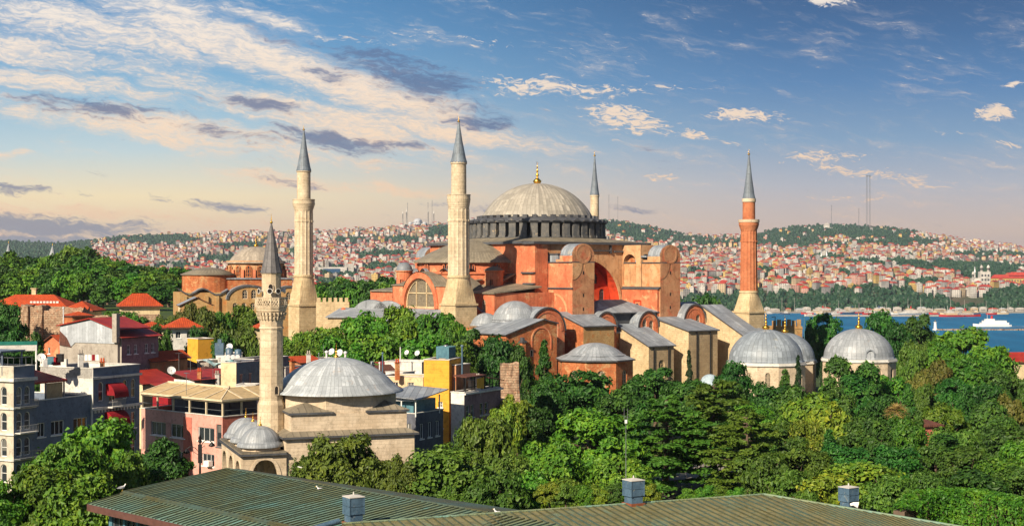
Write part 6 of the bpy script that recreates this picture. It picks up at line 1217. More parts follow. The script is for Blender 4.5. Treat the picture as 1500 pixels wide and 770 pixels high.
def ship(label, px, D, L, W_, rot, hull, decks, group=None, cat='ship', name='ship', funnel=None, mast=True, deckm='white'):
    t = thing(name, label, cat, (WX(px, D), D, SEA), rot, group); mb = MB(); st = 14; rings = []
    for i in range(st + 1):
        u = i / st; w = W_ / 2 * min(1, (1.05 - u) * 3.2 if u > .68 else 1) * (min(1, .75 + u * 4)); zt = 2.6 + 1.4 * max(0, u - .6) ** 1.5 * 4
        rings.append([(-L / 2 + L * u, -w, zt), (-L / 2 + L * u, -w * .85, -.6), (-L / 2 + L * u, w * .85, -.6), (-L / 2 + L * u, w, zt)])
    mb.loft(rings, True, True, 0, False); mb.build('hull', 'fw_white' if hull == 'white' and D > 2300 else hull, t)
    for k, (a, b, wk, z0, z1) in enumerate(decks):
        mb = MB(); mb.box(L * a, L * b, -W_ / 2 * wk, W_ / 2 * wk, z0, z1)
        nwn = int((b - a) * L / 2.2)
        for j in range(nwn): x = L * a + (b - a) * L * (j + .25) / nwn; mb.box(x, x + 1.1, -W_ / 2 * wk - .06, -W_ / 2 * wk, z0 + (z1 - z0) * .4, z0 + (z1 - z0) * .75, 1)
        mb.box(L * a - .5, L * b + .5, -W_ / 2 * wk - .4, W_ / 2 * wk + .4, z1, z1 + .25); mb.build('deckhouse', [deckm if D < 2300 else ('fw_white', 'fr_flat', 'fw_cream')[(k + int(px)) % 3], 'fglass'], t)
    if name == 'ferry' and D > 2300: t.scale = (.8, .8, .9)
    zt = decks[-1][4]; mid = L * (decks[-1][0] + decks[-1][1]) / 2
    if funnel: mb = MB(); mb.loft([[(mid - 3 + 1.6 * math.cos(2 * PI * i / 10) - (z - zt) * .1, 1.2 * math.sin(2 * PI * i / 10), z) for i in range(10)] for z in (zt, zt + 4.5)], True, True); mb.build('funnel', funnel, t)
    if mast: mb = MB(); mb.tube([(mid + 3, 0, zt), (mid + 3, 0, zt + 7)], [.22, .1], 6); mb.tube([(mid + 3, -1.4, zt + 4.6), (mid + 3, 1.4, zt + 4.6)], .1, 5); mb.build('mast', 'white', t)
    return t
M['hullred'] = flat('red_hull', (.42, .02, .02), .5); M['hullblue'] = flat('dark_hull', (.03, .06, .12), .5)
dk = [(-.42, .30, .9, 2.8, 5.3), (-.36, .24, .8, 5.5, 8.0), (-.05, .18, .6, 8.2, 10.4)]
f_ = ship('white passenger ferry under way on the blue water, bow to the left', 1453, 1970, 52, 11, PI, 'white', dk, None, 'ferry', 'ferry', 'hullred')
wk_ = MB(); r_ = random.Random(2); x0 = WX(1480, 1970)
wk_.face([(x0 - 6, 1967, SEA + .12), (x0 + 40, 1958, SEA + .12), (x0 + 44, 1963, SEA + .12), (x0 + 46, 1971, SEA + .12), (x0 - 6, 1973, SEA + .12)]); o = wk_.build('wake', flat('sea_foam', (.5, .6, .65), .7, var=.5, scale=.2)); o['kind'] = 'stuff'
ship('red and white tug moored at the mole, left of two', 1394, 2400, 44, 11, R(185), 'hullred', [(-.2, .25, .8, 3, 6), (-.05, .2, .7, 6.2, 9), (.02, .16, .5, 9.2, 11.6)], 'red ships at the mole', funnel='hullred')
ship('red and white tug moored at the mole, right of two', 1417, 2405, 46, 11, R(4), 'hullred', [(-.3, .2, .8, 3, 6), (-.15, .15, .7, 6.2, 9.4)], 'red ships at the mole', funnel='hullred')
ship('white car ferry with dark red waterline at the far quay behind the mausoleum domes', 1248, 2590, 72, 15, R(3), 'hullred', dk, 'ferries at the far quay', 'ferry', 'ferry', 'hullblue')
ship('white ferry moored left end of the far quay ferries', 1205, 2592, 58, 12, R(2), 'white', dk, 'ferries at the far quay', 'ferry', 'ferry', 'hullred')
ship('white ferry moored just right of the car ferry at the far quay', 1288, 2592, 60, 13, R(182), 'white', dk, 'ferries at the far quay', 'ferry', 'ferry', 'hullblue')
ship('white ferry moored below the long woods left of the tugs', 1335, 2560, 66, 13, R(180), 'white', dk, 'ferries at the far quay', 'ferry', 'ferry', 'hullred')
ship('small white boat under way off the far quay right of the red brick minaret', 1186, 2420, 18, 5, R(180), 'white', [(-.2, .2, .8, 2.7, 4.6)], None, 'boat', 'boat', None, False)
r_ = random.Random(9)
for k in range(26):
    px = 1124 + k * 15 + r_.uniform(-5, 5)
    t = thing('quay_shed', f'{["white", "pale grey", "cream"][k % 3]} low waterfront shed on the far quay', 'shed', (WX(px, 2640), 2640, SEA + 2.2), r_.uniform(-.1, .1), f'{["white", "pale grey", "cream"][k % 3]} low sheds along the far quay'); w, h = r_.uniform(8, 20), r_.uniform(3.5, 7); mb = MB(); mb.box(-w / 2, w / 2, -4, 4, 0, h); [mb.box(-w / 2 + 1 + 2.4 * j, -w / 2 + 2.4 + 2.4 * j, -4.1, -4, 1, h * .6, 1) for j in range(int(w / 2.6))]; mb.build('wall', [['fw_white', 'fr_flat', 'fw_cream'][k % 3], 'fglass'], t); mb = MB(); hipv(mb, -w / 2 - .5, w / 2 + .5, -4.5, 4.5, h, 1.6, mf=0); mb.build('roof', ['fr_flat', 'fr_flat', 'fr_red', 'far_dome'][k % 4], t)

r_ = random.Random(14)
for k in range(16):
    px = 1130 + k * 23 + r_.uniform(-8, 8); c_ = ('white', 'hullblue', 'hullred', 'fw_cream')[k % 4]; cn = ('white', 'dark blue', 'red', 'cream')[k % 4]
    ship(f'small {cn} hulled boat among the moored craft at the far quay', px, 2570 + r_.uniform(-60, 20), r_.uniform(12, 24), r_.uniform(4, 6), R(r_.choice([0, 180]) + r_.uniform(-12, 12)), c_, [(-.3, .1, .8, 2.7, 4.8), (-.2, .02, .6, 5.0, 6.6)], f'small {cn} boats at the far quay', 'boat', 'boat', None, True)
for k in range(12):
    px = 1140 + k * 31 + r_.uniform(-9, 9); t = thing('quay_mast', 'thin pale lamp mast standing on the far quay', 'mast', (WX(px, 2632), 2632, SEA + 2.2), 0, 'lamp masts on the far quay'); mb = MB(); mb.tube([(0, 0, 0), (0, 0, r_.uniform(14, 26))], [.35, .2], 5); mb.build('pole', 'fr_flat', t)
# ------------------------------------------------------------------ the standing seam roof in the foreground
RF = thing('seamed_roof_building', 'low building in front with a wide weathered green copper roof of standing seams', 'building', (0, 0, 0))
def seam_roof(O, A, B, la, lb, drop, sp, mcover, mseam, name='roof', w=.07, hgt=.09, overlap=0):
    """O ridge start, A unit along ridge, B unit down slope (plan); seams run down slope every sp"""
    O = Vector(O); A = Vector((A[0], A[1], 0)).normalized(); B = Vector((B[0], B[1], 0)).normalized()
    Pt = lambda a, b, h=0.: O + A * a + B * b + Vector((0, 0, -drop * b + h))
    mb = MB(); f = [Pt(0, 0), Pt(la, 0), Pt(la, lb), Pt(0, lb)]
    nrm = (f[1] - f[0]).cross(f[3] - f[0])
    if nrm.z < 0: f = f[::-1]
    mb.plate(f, (0, 0, -.12)); r = mb.build(name, mcover, RF)
    sm = MB(); n = int(la / sp); jr = random.Random(int(la * 10 + lb))
    for k in range(n + 1):
        a = k * sp + jr.uniform(-.035, .035); a2_ = a + jr.uniform(-.05, .05); w_ = w * jr.uniform(.75, 1.2); q = [Pt(a - w_ / 2, 0, .005), Pt(a + w_ / 2, 0, .005), Pt(a2_ + w_ / 2, lb, .005), Pt(a2_ - w_ / 2, lb, .005)]; t = [p + Vector((0, 0, hgt)) for p in q]
        sm.add(q + t, [(4, 5, 6, 7), (7, 6, 5, 4)][:1] + [(0, 1, 5, 4), (1, 2, 6, 5), (2, 3, 7, 6), (3, 0, 4, 7)])
    sm.build('standing_seams', mseam, r)
    lp_ = MB()
    for k in range(n):
        b0 = jr.uniform(.8, 3.4)
        while b0 < lb - .4: lp_.plate([Pt(k * sp + .05, b0, .012), Pt((k + 1) * sp - .05, b0, .012), Pt((k + 1) * sp - .05, b0 + .05, .004), Pt(k * sp + .05, b0 + .05, .004)] if nrm.z > 0 else [Pt(k * sp + .05, b0 + .05, .004), Pt((k + 1) * sp - .05, b0 + .05, .004), Pt((k + 1) * sp - .05, b0, .012), Pt(k * sp + .05, b0, .012)], (0, 0, -.03)); b0 += jr.uniform(2.4, 4.2)
    lp_.build('sheet_laps', mseam, r)
    return r, Pt
A1 = Vector((-25.3, 127)); B1 = Vector((-2.5, 104.7)); ad = (B1 - A1).normalized(); bd = Vector((-ad.y * -1, ad.x * -1)); bd = Vector((ad.y, -ad.x))
if bd.y > 0: bd = -bd
r1, P1 = seam_roof((A1.x, A1.y, 13.5), ad, bd, 40, 10.3, .088, .6, 'copper', 'copseam')
r2, P2 = seam_roof((A1.x + bd.x * 10.55, A1.y + bd.y * 10.55, 12.42), ad, bd, 40, 2.9, .16, .6, 'copper', 'copseam', 'lower_roof')
mb = MB(); mb.plate([P1(0, 10.25, .02), P1(40, 10.25, .02), P1(40, 10.55, -.0), P1(0, 10.55, -.0)], (0, 0, -.42)); mb.plate([P1(0, 10.22, .12), P1(40, 10.22, .12), P1(40, 10.36, .12), P1(0, 10.36, .12)], (0, 0, -.14)); mb.build('gutter_step', 'copseam', RF)
mb = MB(); mb.plate([P2(0, 2.9, .0), P2(40, 2.9, .0), P2(40, 3.02, -.02), P2(0, 3.02, -.02)], (0, 0, -.5)); mb.plate([P2(0, 0, 0.02), P2(-.1, 0, .02), P2(-.1, 2.95, .02), P2(0, 2.95, .02)][::-1], (0, 0, -.45)); mb.build('fascia', flat('brown_fascia', (.11, .05, .04), .6), RF)
# back slope beyond the ridge, its shadow painted as dark colour, with verge
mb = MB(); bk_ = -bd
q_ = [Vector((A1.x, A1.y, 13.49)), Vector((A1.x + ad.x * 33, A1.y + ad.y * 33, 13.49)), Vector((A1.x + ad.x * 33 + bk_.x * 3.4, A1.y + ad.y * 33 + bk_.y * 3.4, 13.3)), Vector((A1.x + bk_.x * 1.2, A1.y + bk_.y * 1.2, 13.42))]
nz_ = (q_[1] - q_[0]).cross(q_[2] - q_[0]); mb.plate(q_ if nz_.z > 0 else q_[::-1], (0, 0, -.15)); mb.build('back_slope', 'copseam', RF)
mb = MB(); mb.tube([P1(0, 0, .05), P1(33, 0, .05)], .09, 6); mb.tube([P1(0, -.1, .04), P1(0, 10.3, .04)], .07, 6); mb.build('ridge_roll', 'copseam', RF)
# second roof, falling to the right
R0 = Vector((0, 103.8)); R1 = Vector((19.7, 112)); a2 = (R1 - R0).normalized(); b2 = Vector((a2.y, -a2.x)); O2 = R1
r3, P3_ = seam_roof((R1.x - a2.x * 34, R1.y - a2.y * 34, 13.55), a2, b2, 34, 26, .085, .66, 'copper2', 'copseam', 'right_roof')
hp = [Vector((R1.x, R1.y, 13.55)), None, None]
mb = MB(); e1 = Vector((31.6, 103.6, 12.65)); e2 = e1 + (e1 - hp[0]) * 1.2; p3 = P3_(34, 26)
nn_ = [hp[0], P3_(34, 26), e2]; mb.plate(nn_ if (nn_[1] - nn_[0]).cross(nn_[2] - nn_[0]).z > 0 else nn_[::-1], (0, 0, -.12)); hipr = mb.build('hip_roof', 'copper2', RF)
sm = MB(); L_ = (e2 - hp[0])
for k in range(1, 44):
    t = k / 44; s_ = hp[0].lerp(e2, t); d_ = Vector((b2.x, b2.y, -.085)); tt = 26 * (1 - t)
    e_ = P3_(34, 26).lerp(e2, t); w_ = Vector((a2.x, a2.y, 0)) * .03
    q = [s_ - w_, s_ + w_, e_ + w_, e_ - w_]; tp = [p + Vector((0, 0, .07)) for p in q]; sm.add(q + tp, [(4, 5, 6, 7), (0, 1, 5, 4), (1, 2, 6, 5), (2, 3, 7, 6), (3, 0, 4, 7)])
sm.build('standing_seams', 'copseam', hipr)
mb = MB(); mb.tube([hp[0] + Vector((0, 0, .05)), e2 + Vector((0, 0, .05))], .1, 6); mb.tube([P3_(0, 0, .05), P3_(34, 0, .05)], .09, 6); mb.build('ridge_roll', 'copper', RF)
# walls with window bands under the eaves
mb = MB(); wv = [P2(1.0, 1.6), P2(38, 1.6)]; O_ = Vector((wv[0].x, wv[0].y, 0)); U_2 = (Vector((wv[1].x, wv[1].y)) - Vector((wv[0].x, wv[0].y))).normalized()
holes = [rect(.5 + 2.0 * k, 2.2 + 2.0 * k, 5.5, 11.3) for k in range(17)]
mb.wall(O_, U_2, rect(0, 37, 2, 12.0), holes, .3); s0 = Vector((A1.x + .5, A1.y - .6)); 
wn = Vector((O_.x, O_.y)) - s0; mb.wall((s0.x, s0.y, 0), wn, rect(0, wn.length, 2, 12.2)); wl_ = mb.build('wall', 'teal', RF)
for h in holes: window(wl_, O_, U_2, h, .25, 'rail', 'glass', (2, 2), .1)
mb = MB(); mb.wall((33.5, 104, 0), (-14 / 16, 8.6 / 16), rect(0, 16, 2, 12.4)); mb.wall((19.3, 112.6, 0), Vector((-33, -13)), rect(0, 35, 2, 13)); mb.wall((-2, 103, 0), Vector((-23.5, 24.5)), rect(0, 33, 2, 12.8)); mb.build('rear_wall', 'darkgrey', RF)
# ventilation stacks
def vent(label, px, py_base, py_top, D, wpx, rot, antenna=False):
    t = thing('vent_stack', label, 'vent', (WX(px, D), D, WZ(py_base, D) - .3), R(rot), 'roof vent stacks'); h = WZ(py_top, D) - WZ(py_base, D) + .3; s_ = wpx / 2 / F * D / 1.2
    mb = MB(); mb.box(-s_ * .86, s_ * .86, -s_ * .86, s_ * .86, 0, h * .42); mb.build('lower_duct', 'vent', t)
    mb = MB(); mb.box(-s_, s_, -s_, s_, h * .38, h * .9)
    for sx in (-1, 1): mb.box(sx * s_ - .03, sx * s_ + .03, -s_ - .03, s_ + .03, h * .36, h * .92)
    mb.box(-s_ - .03, s_ + .03, -s_ - .03, s_ + .03, h * .62, h * .64); mb.build('upper_duct', 'vent', t)
    mb = MB(); o = s_ * 1.08; zc_ = h * .92
    for A_, B_ in (((-o, -o), (o, -o)), ((o, -o), (o, o)), ((o, o), (-o, o)), ((-o, o), (-o, -o))): mb.face([(*A_, zc_), (*B_, zc_), (0, 0, h * .975)])
    mb.box(-o, o, -o, o, h * .895, zc_); mb.lathe([(.06, h * .97), (.06, h * 1.02), (.02, h * 1.06)], 8); mb.build('cap', 'fw_white', t)
    mb = MB(); o = s_ * 1.1; mb.box(-o, o, -o, o, 0, .28); mb.build('flashing', 'rust', t)
    return t
vent('blue grey zinc roof vent with a white cap and rusty base, nearest and leftmost', 518, 763, 722, 101, 28, 32)
vt = vent('blue grey zinc roof vent that carries the tall antenna pole, middle of three', 928, 735, 698, 107.5, 27, 30)
vent('blue grey zinc roof vent beside a white horn, rightmost of three', 1243, 741, 709, 108.8, 24, 35)
an = thing('antenna_pole', 'slim pale antenna pole with forked top rising from the middle roof vent', 'antenna', (WX(917, 107.5), 107.6, WZ(701, 107.5)))
mb = MB(); hA = WZ(598, 107.5) - WZ(701, 107.5); mb.tube([(0, 0, 0), (0, 0, hA * .82)], [.035, .025], 6); mb.build('pole', 'rail', an)
mb = MB(); mb.box(-.09, .09, -.08, .08, hA * .79, hA * .84); mb.build('radio_box', 'dish', an); mb = MB(); [mb.tube([(x, 0, hA * .84), (x, 0, hA)], .018, 5) for x in (-.13, .13)]; mb.tube([(-.13, 0, hA * .88), (.13, 0, hA * .88)], .015, 5); mb.build('aerial_rod', 'rail', an)
dp = thing('gutter_pipe', 'pale teal rounded gutter pipe lying beside the nearest roof vent', 'pipe', (0, 0, 0)); mb = MB(); mb.tube([WP(455, 775, 100), WP(497, 762.5, 101.5)], .2, 10); mb.build('pipe', 'vent', dp)
hn = thing('roof_horn', 'small white horn lamp lying by the rightmost roof vent', 'lamp', tuple(WP(1251, 741, 108))); mb = MB(); mb.tube([(-.28, 0, .12), (-.05, 0, .18), (.3, -.1, .1)], [.1, .14, .26], 10); mb.build('horn', 'white', hn)
# gulls
M['gullgrey'] = flat('gull_grey', (.42, .43, .45), .7); M['beak'] = flat('gull_beak', (.7, .4, .04), .5)
def gull(label, px, py, D, rot, sit=False, sc_=1.0):
    t = thing('gull', label, 'gull', tuple(WP(px, py, D)), R(rot), 'gulls on the copper roof'); t.scale = (sc_,) * 3
    z0 = .1 if sit else .2
    prof = [(-.34, .02, .03, .10), (-.24, .06, .05, .11), (-.12, .10, .09, .12), (.0, .13, .115, .13), (.12, .135, .12, .15), (.2, .105, .11, .19), (.245, .07, .075, .26), (.265, .062, .066, .31), (.29, .07, .07, .36), (.33, .062, .06, .385), (.365, .03, .03, .38)]
    mb = MB(); mb.loft([[(x, w * math.cos(2 * PI * i / 12), z0 + z - .02 + h_ * math.sin(2 * PI * i / 12)) for i in range(12)] for x, w, h_, z in prof], True, True, 0); b = mb.build('body', 'white', t)
    for s_ in (-1, 1):
        mb = MB(); mb.loft([[(x, s_ * (w + .012), z0 + z + dz) for dz in (hh, hh * .5, 0, -hh * .6)] for x, w, z, hh in ((.17, .1, .17, .05), (.05, .135, .15, .09), (-.15, .11, .13, .09), (-.32, .055, .11, .05), (-.46, .02, .1, .015))], False, False, 0); mb.build('wing', 'gullgrey', t)
        if not sit: mb = MB(); mb.tube([(.03, s_ * .05, 0), (.03, s_ * .05, z0 + .02)], .012, 5); mb.tube([(.0, s_ * .05, .01), (.08, s_ * .05, .01)], .016, 5); mb.build('leg', 'beak', t)
    mb = MB(); mb.tube([(.355, 0, z0 + .37), (.43, 0, z0 + .36), (.45, 0, z0 + .345)], [.022, .015, .004], 6); mb.build('beak', 'beak', t)
    mb = MB(); [mb.lathe([(.012, -.006), (.012, .006), (.001, .008)], 8, (.33, s_ * .058)) for s_ in (-1, 1)]; [None]; 
    for i, v in enumerate(mb.v): mb.v[i] = (v[0], v[1], v[2] + z0 + .4)
    mb.build('eye', 'dark', t)
gull('white gull standing on the roof right of the nearest vent', 730, 758, 104.5, 150, False, 1.1)
gull('white gull resting on the green roof above the nearest vent', 470, 720.5, 116, 175, True, 1.05)
gull('white gull at the left corner of the upper green roof', 178.5, 719, 120, 40, False, 1.0)
# street lamps
lp = thing('street_lamp', 'grey twin armed street lamp between the mosque porch and the clipped tree', 'street lamp', (WX(450.5, 141), 141, gz(-20, 141)))
zt = WZ(684, 141) - lp.location.z; mb = MB(); mb.tube([(0, 0, 0), (0, 0, zt - .3)], [.09, .06], 8); mb.tube([(-.75, 0, zt), (-.3, 0, zt - .12), (0, 0, zt - .3), (.3, 0, zt - .12), (.75, 0, zt)], .04, 6); mb.build('pole', 'rail', lp)
for s_ in (-1, 1): mb = MB(); mb.loft([[(s_ * x, w * math.cos(2 * PI * i / 8), zt + z + h_ * math.sin(2 * PI * i / 8)) for i in range(8)] for x, w, h_, z in ((.35, .05, .03, -.1), (.55, .14, .08, -.03), (.85, .13, .07, .05), (1.0, .03, .02, .08))][::s_], True, True); mb.build('lamp_head', 'dish', lp)
ol = thing('ornate_lamp', 'dark ornate street lamp with two drooping lanterns by the pink house', 'street lamp', (WX(293, 170), 170, 3.2))
zt = WZ(643, 170) - 3.2; mb = MB(); mb.tube([(0, 0, 0), (0, 0, 1.2), (0, 0, 1.3), (0, 0, zt)], [.28, .24, .14, .1], 10); mb.lathe([(.16, zt - .4), (.26, zt - .2), (.12, zt), (.2, zt + .1), (.02, zt + .7)], 10); mb.box(-.22, .22, -.12, .12, zt - 2.8, zt - .6); mb.build('pole', 'black', ol)
for s_, dz, rr in ((1, -.1, 1.0), (-1, -.9, 1.15)):
    mb = MB(); mb.tube([(0, 0, zt + dz - .8), (s_ * .5 * rr, 0, zt + dz - .1), (s_ * 1.0 * rr, 0, zt + dz + .05), (s_ * 1.4 * rr, 0, zt + dz - .25)], .05, 6); mb.tube([(0, 0, zt + dz - 1.1), (s_ * .6 * rr, 0, zt + dz - .6)], .03, 5); mb.build('arm', 'black', ol)
    mb = MB(); mb.lathe([(.05, zt + dz - .2), (.14, zt + dz - .3), (.4, zt + dz - .62), (.38, zt + dz - .68), (.22, zt + dz - .75), (.02, zt + dz - .8)], 14, (s_ * 1.4 * rr, 0)); mb.build('lantern', 'black', ol)
# park fence in front of the cedars
for p0, p1, lab in ((1002, 1058, 'white lattice fence panel seen under the cedar by the roof edge'),):
    ft = thing('park_fence', lab, 'fence', (WX(p0, 160), 160, gz(20, 160))); L_ = WX(p1, 160) - WX(p0, 160); mb = MB(); [mb.box(x - .09, x + .09, -.09, .09, 0, 2.4) for x in np.linspace(0, L_, 4)]; mb.build('post', 'white', ft); mb = MB(); mb.box(0, L_, -.05, .05, 2.2, 2.35); mb.box(0, L_, -.05, .05, .3, .4); [mb.box(x - .02, x + .02, -.02, .02, .4, 2.2) for x in np.linspace(0, L_, 24)]; [mb.box(0, L_, -.015, .015, z - .02, z + .02) for z in np.linspace(.6, 2.1, 7)]; mb.build('lattice', 'white', ft)
# roof clutter: dishes, flues, aerials, tanks
def sat(label, px, py, D, r, az=-120, group='satellite dishes on the roofs'):
    t = thing('satellite_dish', label, 'satellite dish', tuple(WP(px, py, D)), R(az), group)
    n = 18; mb = MB(); rings = [[(k * k * r * .22, r * k * math.cos(2 * PI * i / n), r * k * math.sin(2 * PI * i / n)) for i in range(n)] for k in (.05, .4, .75, 1)]
    mb.loft(rings, True, False); mb.face([rings[0][i] for i in range(n)]); o = mb.build('dish', 'dish', t); o.rotation_euler = (0, R(-28), 0)
    mb = MB(); mb.tube([(0, 0, -r * 1.0), (-.08, 0, -.2 * r), (0, 0, 0)], .04, 6); mb.tube([(0, 0, -r * 1.3), (0, 0, -r)], .05, 6); mb.build('mount', 'rail', t); mb = MB(); mb.tube([(.1 * r, 0, -.85 * r), (r * .9, 0, .15 * r)], .02, 5); mb.box(r * .84, r * .98, -.06, .06, .08 * r, .24 * r); mb.build('feed_arm', 'rail', t)
for a in (('large white satellite dish on the roof clutter left of the mosque dome finial', 500, 514, 215, 0.0),): pass
sat('white satellite dish right of the mosque dome finial', 497.5, 517, 220, .62); sat('white satellite dish left of the mosque dome finial', 486, 515, 222, .55); sat('white satellite dish above the white terrace house, left of two', 596, 516, 224, .4); sat('white satellite dish above the white terrace house, right of two', 611.5, 517, 224, .45)
sat('large grey satellite dish below the dormer houses', 251, 542.5, 210, .62, -70); sat('white satellite dish above the blue rooftop clutter, right of the yellow cube house', 336, 508, 232, .6, -100); sat('round pale satellite dish on the corner hotel terrace', 60.5, 523.5, 181, .55, -80)
def flue(label, px, yb, yt, D, r, m='rail', cowl=True, group='roof flues and chimney pipes'):
    t = thing('flue_pipe', label, 'flue', tuple(WP(px, yb, D)), 0, group); h = WZ(yt, D) - WZ(yb, D); mb = MB(); mb.tube([(0, 0, -.6), (0, 0, h)], r, 8); mb.build('pipe', m, t)
    if cowl: mb = MB(); mb.lathe([(r * 1.1, h - .05), (r * 1.9, h + r), (r * 1.6, h + r * 2), (.02, h + r * 2.6)], 10); mb.build('cowl', m, t)
flue('slim pale flue pipe at the left of the mosque dome', 467, 526, 518, 220, .07); flue('fat pale ventilator with cowl left of the mosque finial', 478.5, 526, 517, 222, .17, 'dish'); flue('fat pale ventilator with cowl right of the mosque finial', 506, 526, 518, 222, .17, 'dish'); flue('tall slim blue flue above the brown sloping roof', 560.5, 542, 518, 212, .1, 'vent'); flue('tall thin white pole above the white terrace house', 586.5, 531, 508, 226, .1, 'dish', False); flue('short pale flue above the brown sloping roof', 556, 541, 532, 211, .09, 'dish'); flue('blue flue pipe rising over the narrow white house terrace', 677, 546, 508, 200, .13, 'vent'); flue('tall thin aerial pole by the mosque dome left side', 474, 526, 505, 225, .04, 'rail', False); flue('slim bent white chimney pipe beside the orange kiosk house', 93, 470, 452, 290, .14, 'dish')
tk = thing('tank_cluster', 'blue grey metal tanks and ducts on the low roof right of the yellow cube house', 'water tank', tuple(WP(322, 520, 232))); mb = MB(); mb.box(-.7, .7, -.6, .6, 0, 2.0); mb.lathe([(.6, 0), (.6, 1.1), (.02, 1.3)], 14, (1.6, -.3)); mb.lathe([(.55, 0), (.55, .9), (.02, 1.05)], 14, (3.0, -.2)); mb.box(-.3, .3, -.3, .3, 2, 2.6); mb.build('tank', 'vent', tk)
for k in range(3): o = thing('roof_cylinder', f'white rounded tank on the low roof beside the blue tanks, {ORD[k]} from left', 'water tank', tuple(WP(335 + 7 * k, 526, 230)), 0, 'white tanks on the low roof'); mb = MB(); mb.tube([(0, -.6, .4), (0, .6, .4)], .38, 12); mb.box(-.3, .3, -.5, .5, 0, .1); mb.build('tank', 'dish', o)
def aerial(label, px, yb, yt, D, group='spiky television aerials'):
    t = thing('tv_aerial', label, 'aerial', tuple(WP(px, yb, D)), R(px * 7), group); h = WZ(yt, D) - WZ(yb, D); mb = MB(); mb.tube([(0, 0, 0), (0, 0, h)], .04, 5); mb.build('pole', 'rail', t); mb = MB(); mb.tube([(-.6, 0, h), (.7, 0, h)], .025, 5); [mb.tube([(x, -.4 + .03 * i, h), (x, .4 - .03 * i, h)], .018, 4) for i, x in enumerate(np.linspace(-.55, .65, 7))]; mb.build('aerial_rods', 'rail', t)
aerial('spiky aerial before the white roof house with vents', 273, 578, 546, 199); aerial('spiky aerial beside the yellow cube house', 262, 545, 517, 236); aerial('spiky aerial near the dormer houses', 279, 552, 522, 228); aerial('spiky aerial between the yellow cube and teal side house', 312, 556, 524, 226)
# blue tarpaulin mess, pale solar panel, washing on the terrace, rubbish pile
tp = thing('roof_tarpaulin', 'crumpled teal and white tarpaulin over the low roof left of the small minaret', 'tarpaulin', tuple(WP(322, 536, 224))); mb = MB(); r_ = random.Random(6); g_ = [[(x * .62 - 3.4, y * .5, .5 + r_.uniform(-.3, .35) + .25 * math.sin(x)) for x in range(12)] for y in range(6)]; mb.loft(g_, False, False, 0, False); mb.build('tarpaulin', mat('tarp', (.20, .42, .42), (.5, .55, .55), nscale=1.2, streak=0), tp)
wl2 = thing('washing', 'white and red washing hung over the white end wall terrace', 'washing', tuple(WP(128, 529, 190))); wl2.scale = (.6, .6, .6); mb = MB(); mb.tube([(-1.6, 0, 1.5), (3.2, .4, 1.5)], .015, 4); mb.build('line', 'rail', wl2)
for k, m_ in enumerate(('white', 'white', 'white', 'awnred', 'white')): mb = MB(); mb.loft([[(-1.4 + k * .8 + u, .05 + .06 * math.sin(u * 9 + k), z) for u in np.linspace(0, .65, 6)] for z in (.2, 1.5)], False, False, 0, True); mb.build('cloth', m_, wl2)
for k, (px, py, m_, nm, lb) in enumerate(((75, 528, 'teal', 'terrace_crate', 'teal crate in the terrace clutter beside the round dish'), (83, 529, 'awnred', 'folded_umbrella', 'red folded cloth in the hotel terrace clutter'), (67, 531, 'dish', 'terrace_fridge', 'pale box unit below the round dish on the hotel terrace'), (88, 524, 'black', 'terrace_speaker', 'black box at the right end of the terrace clutter'))):
    t = thing(nm, lb, 'clutter', tuple(WP(px, py, 183)), k); mb = MB(); mb.box(-.4, .4, -.3, .3, -.5, .45); mb.box(-.43, .43, -.33, .33, .45, .52); mb.build('box', m_, t)
sg = thing('roof_sign', 'green and white roof sign board at the top left over the hotel terrace', 'sign', (WX(12, 188), 188, WZ(514, 188)), R(20)); mb = MB(); mb.box(-3, 3.4, 0, .2, 0, .75); mb.build('white_board', 'trim', sg); mb = MB(); mb.box(-3, 3.6, -.02, .2, .77, 1.25); mb.build('green_board', flat('sign_green', (.02, .18, .14), .5), sg); mb = MB(); mb.tube([(3.5, .1, -3.2), (3.5, .1, 1.2)], .12, 6); mb.tube([(-2.5, .1, -3.2), (-2.5, .1, .6)], .12, 6); mb.build('post', 'white', sg)
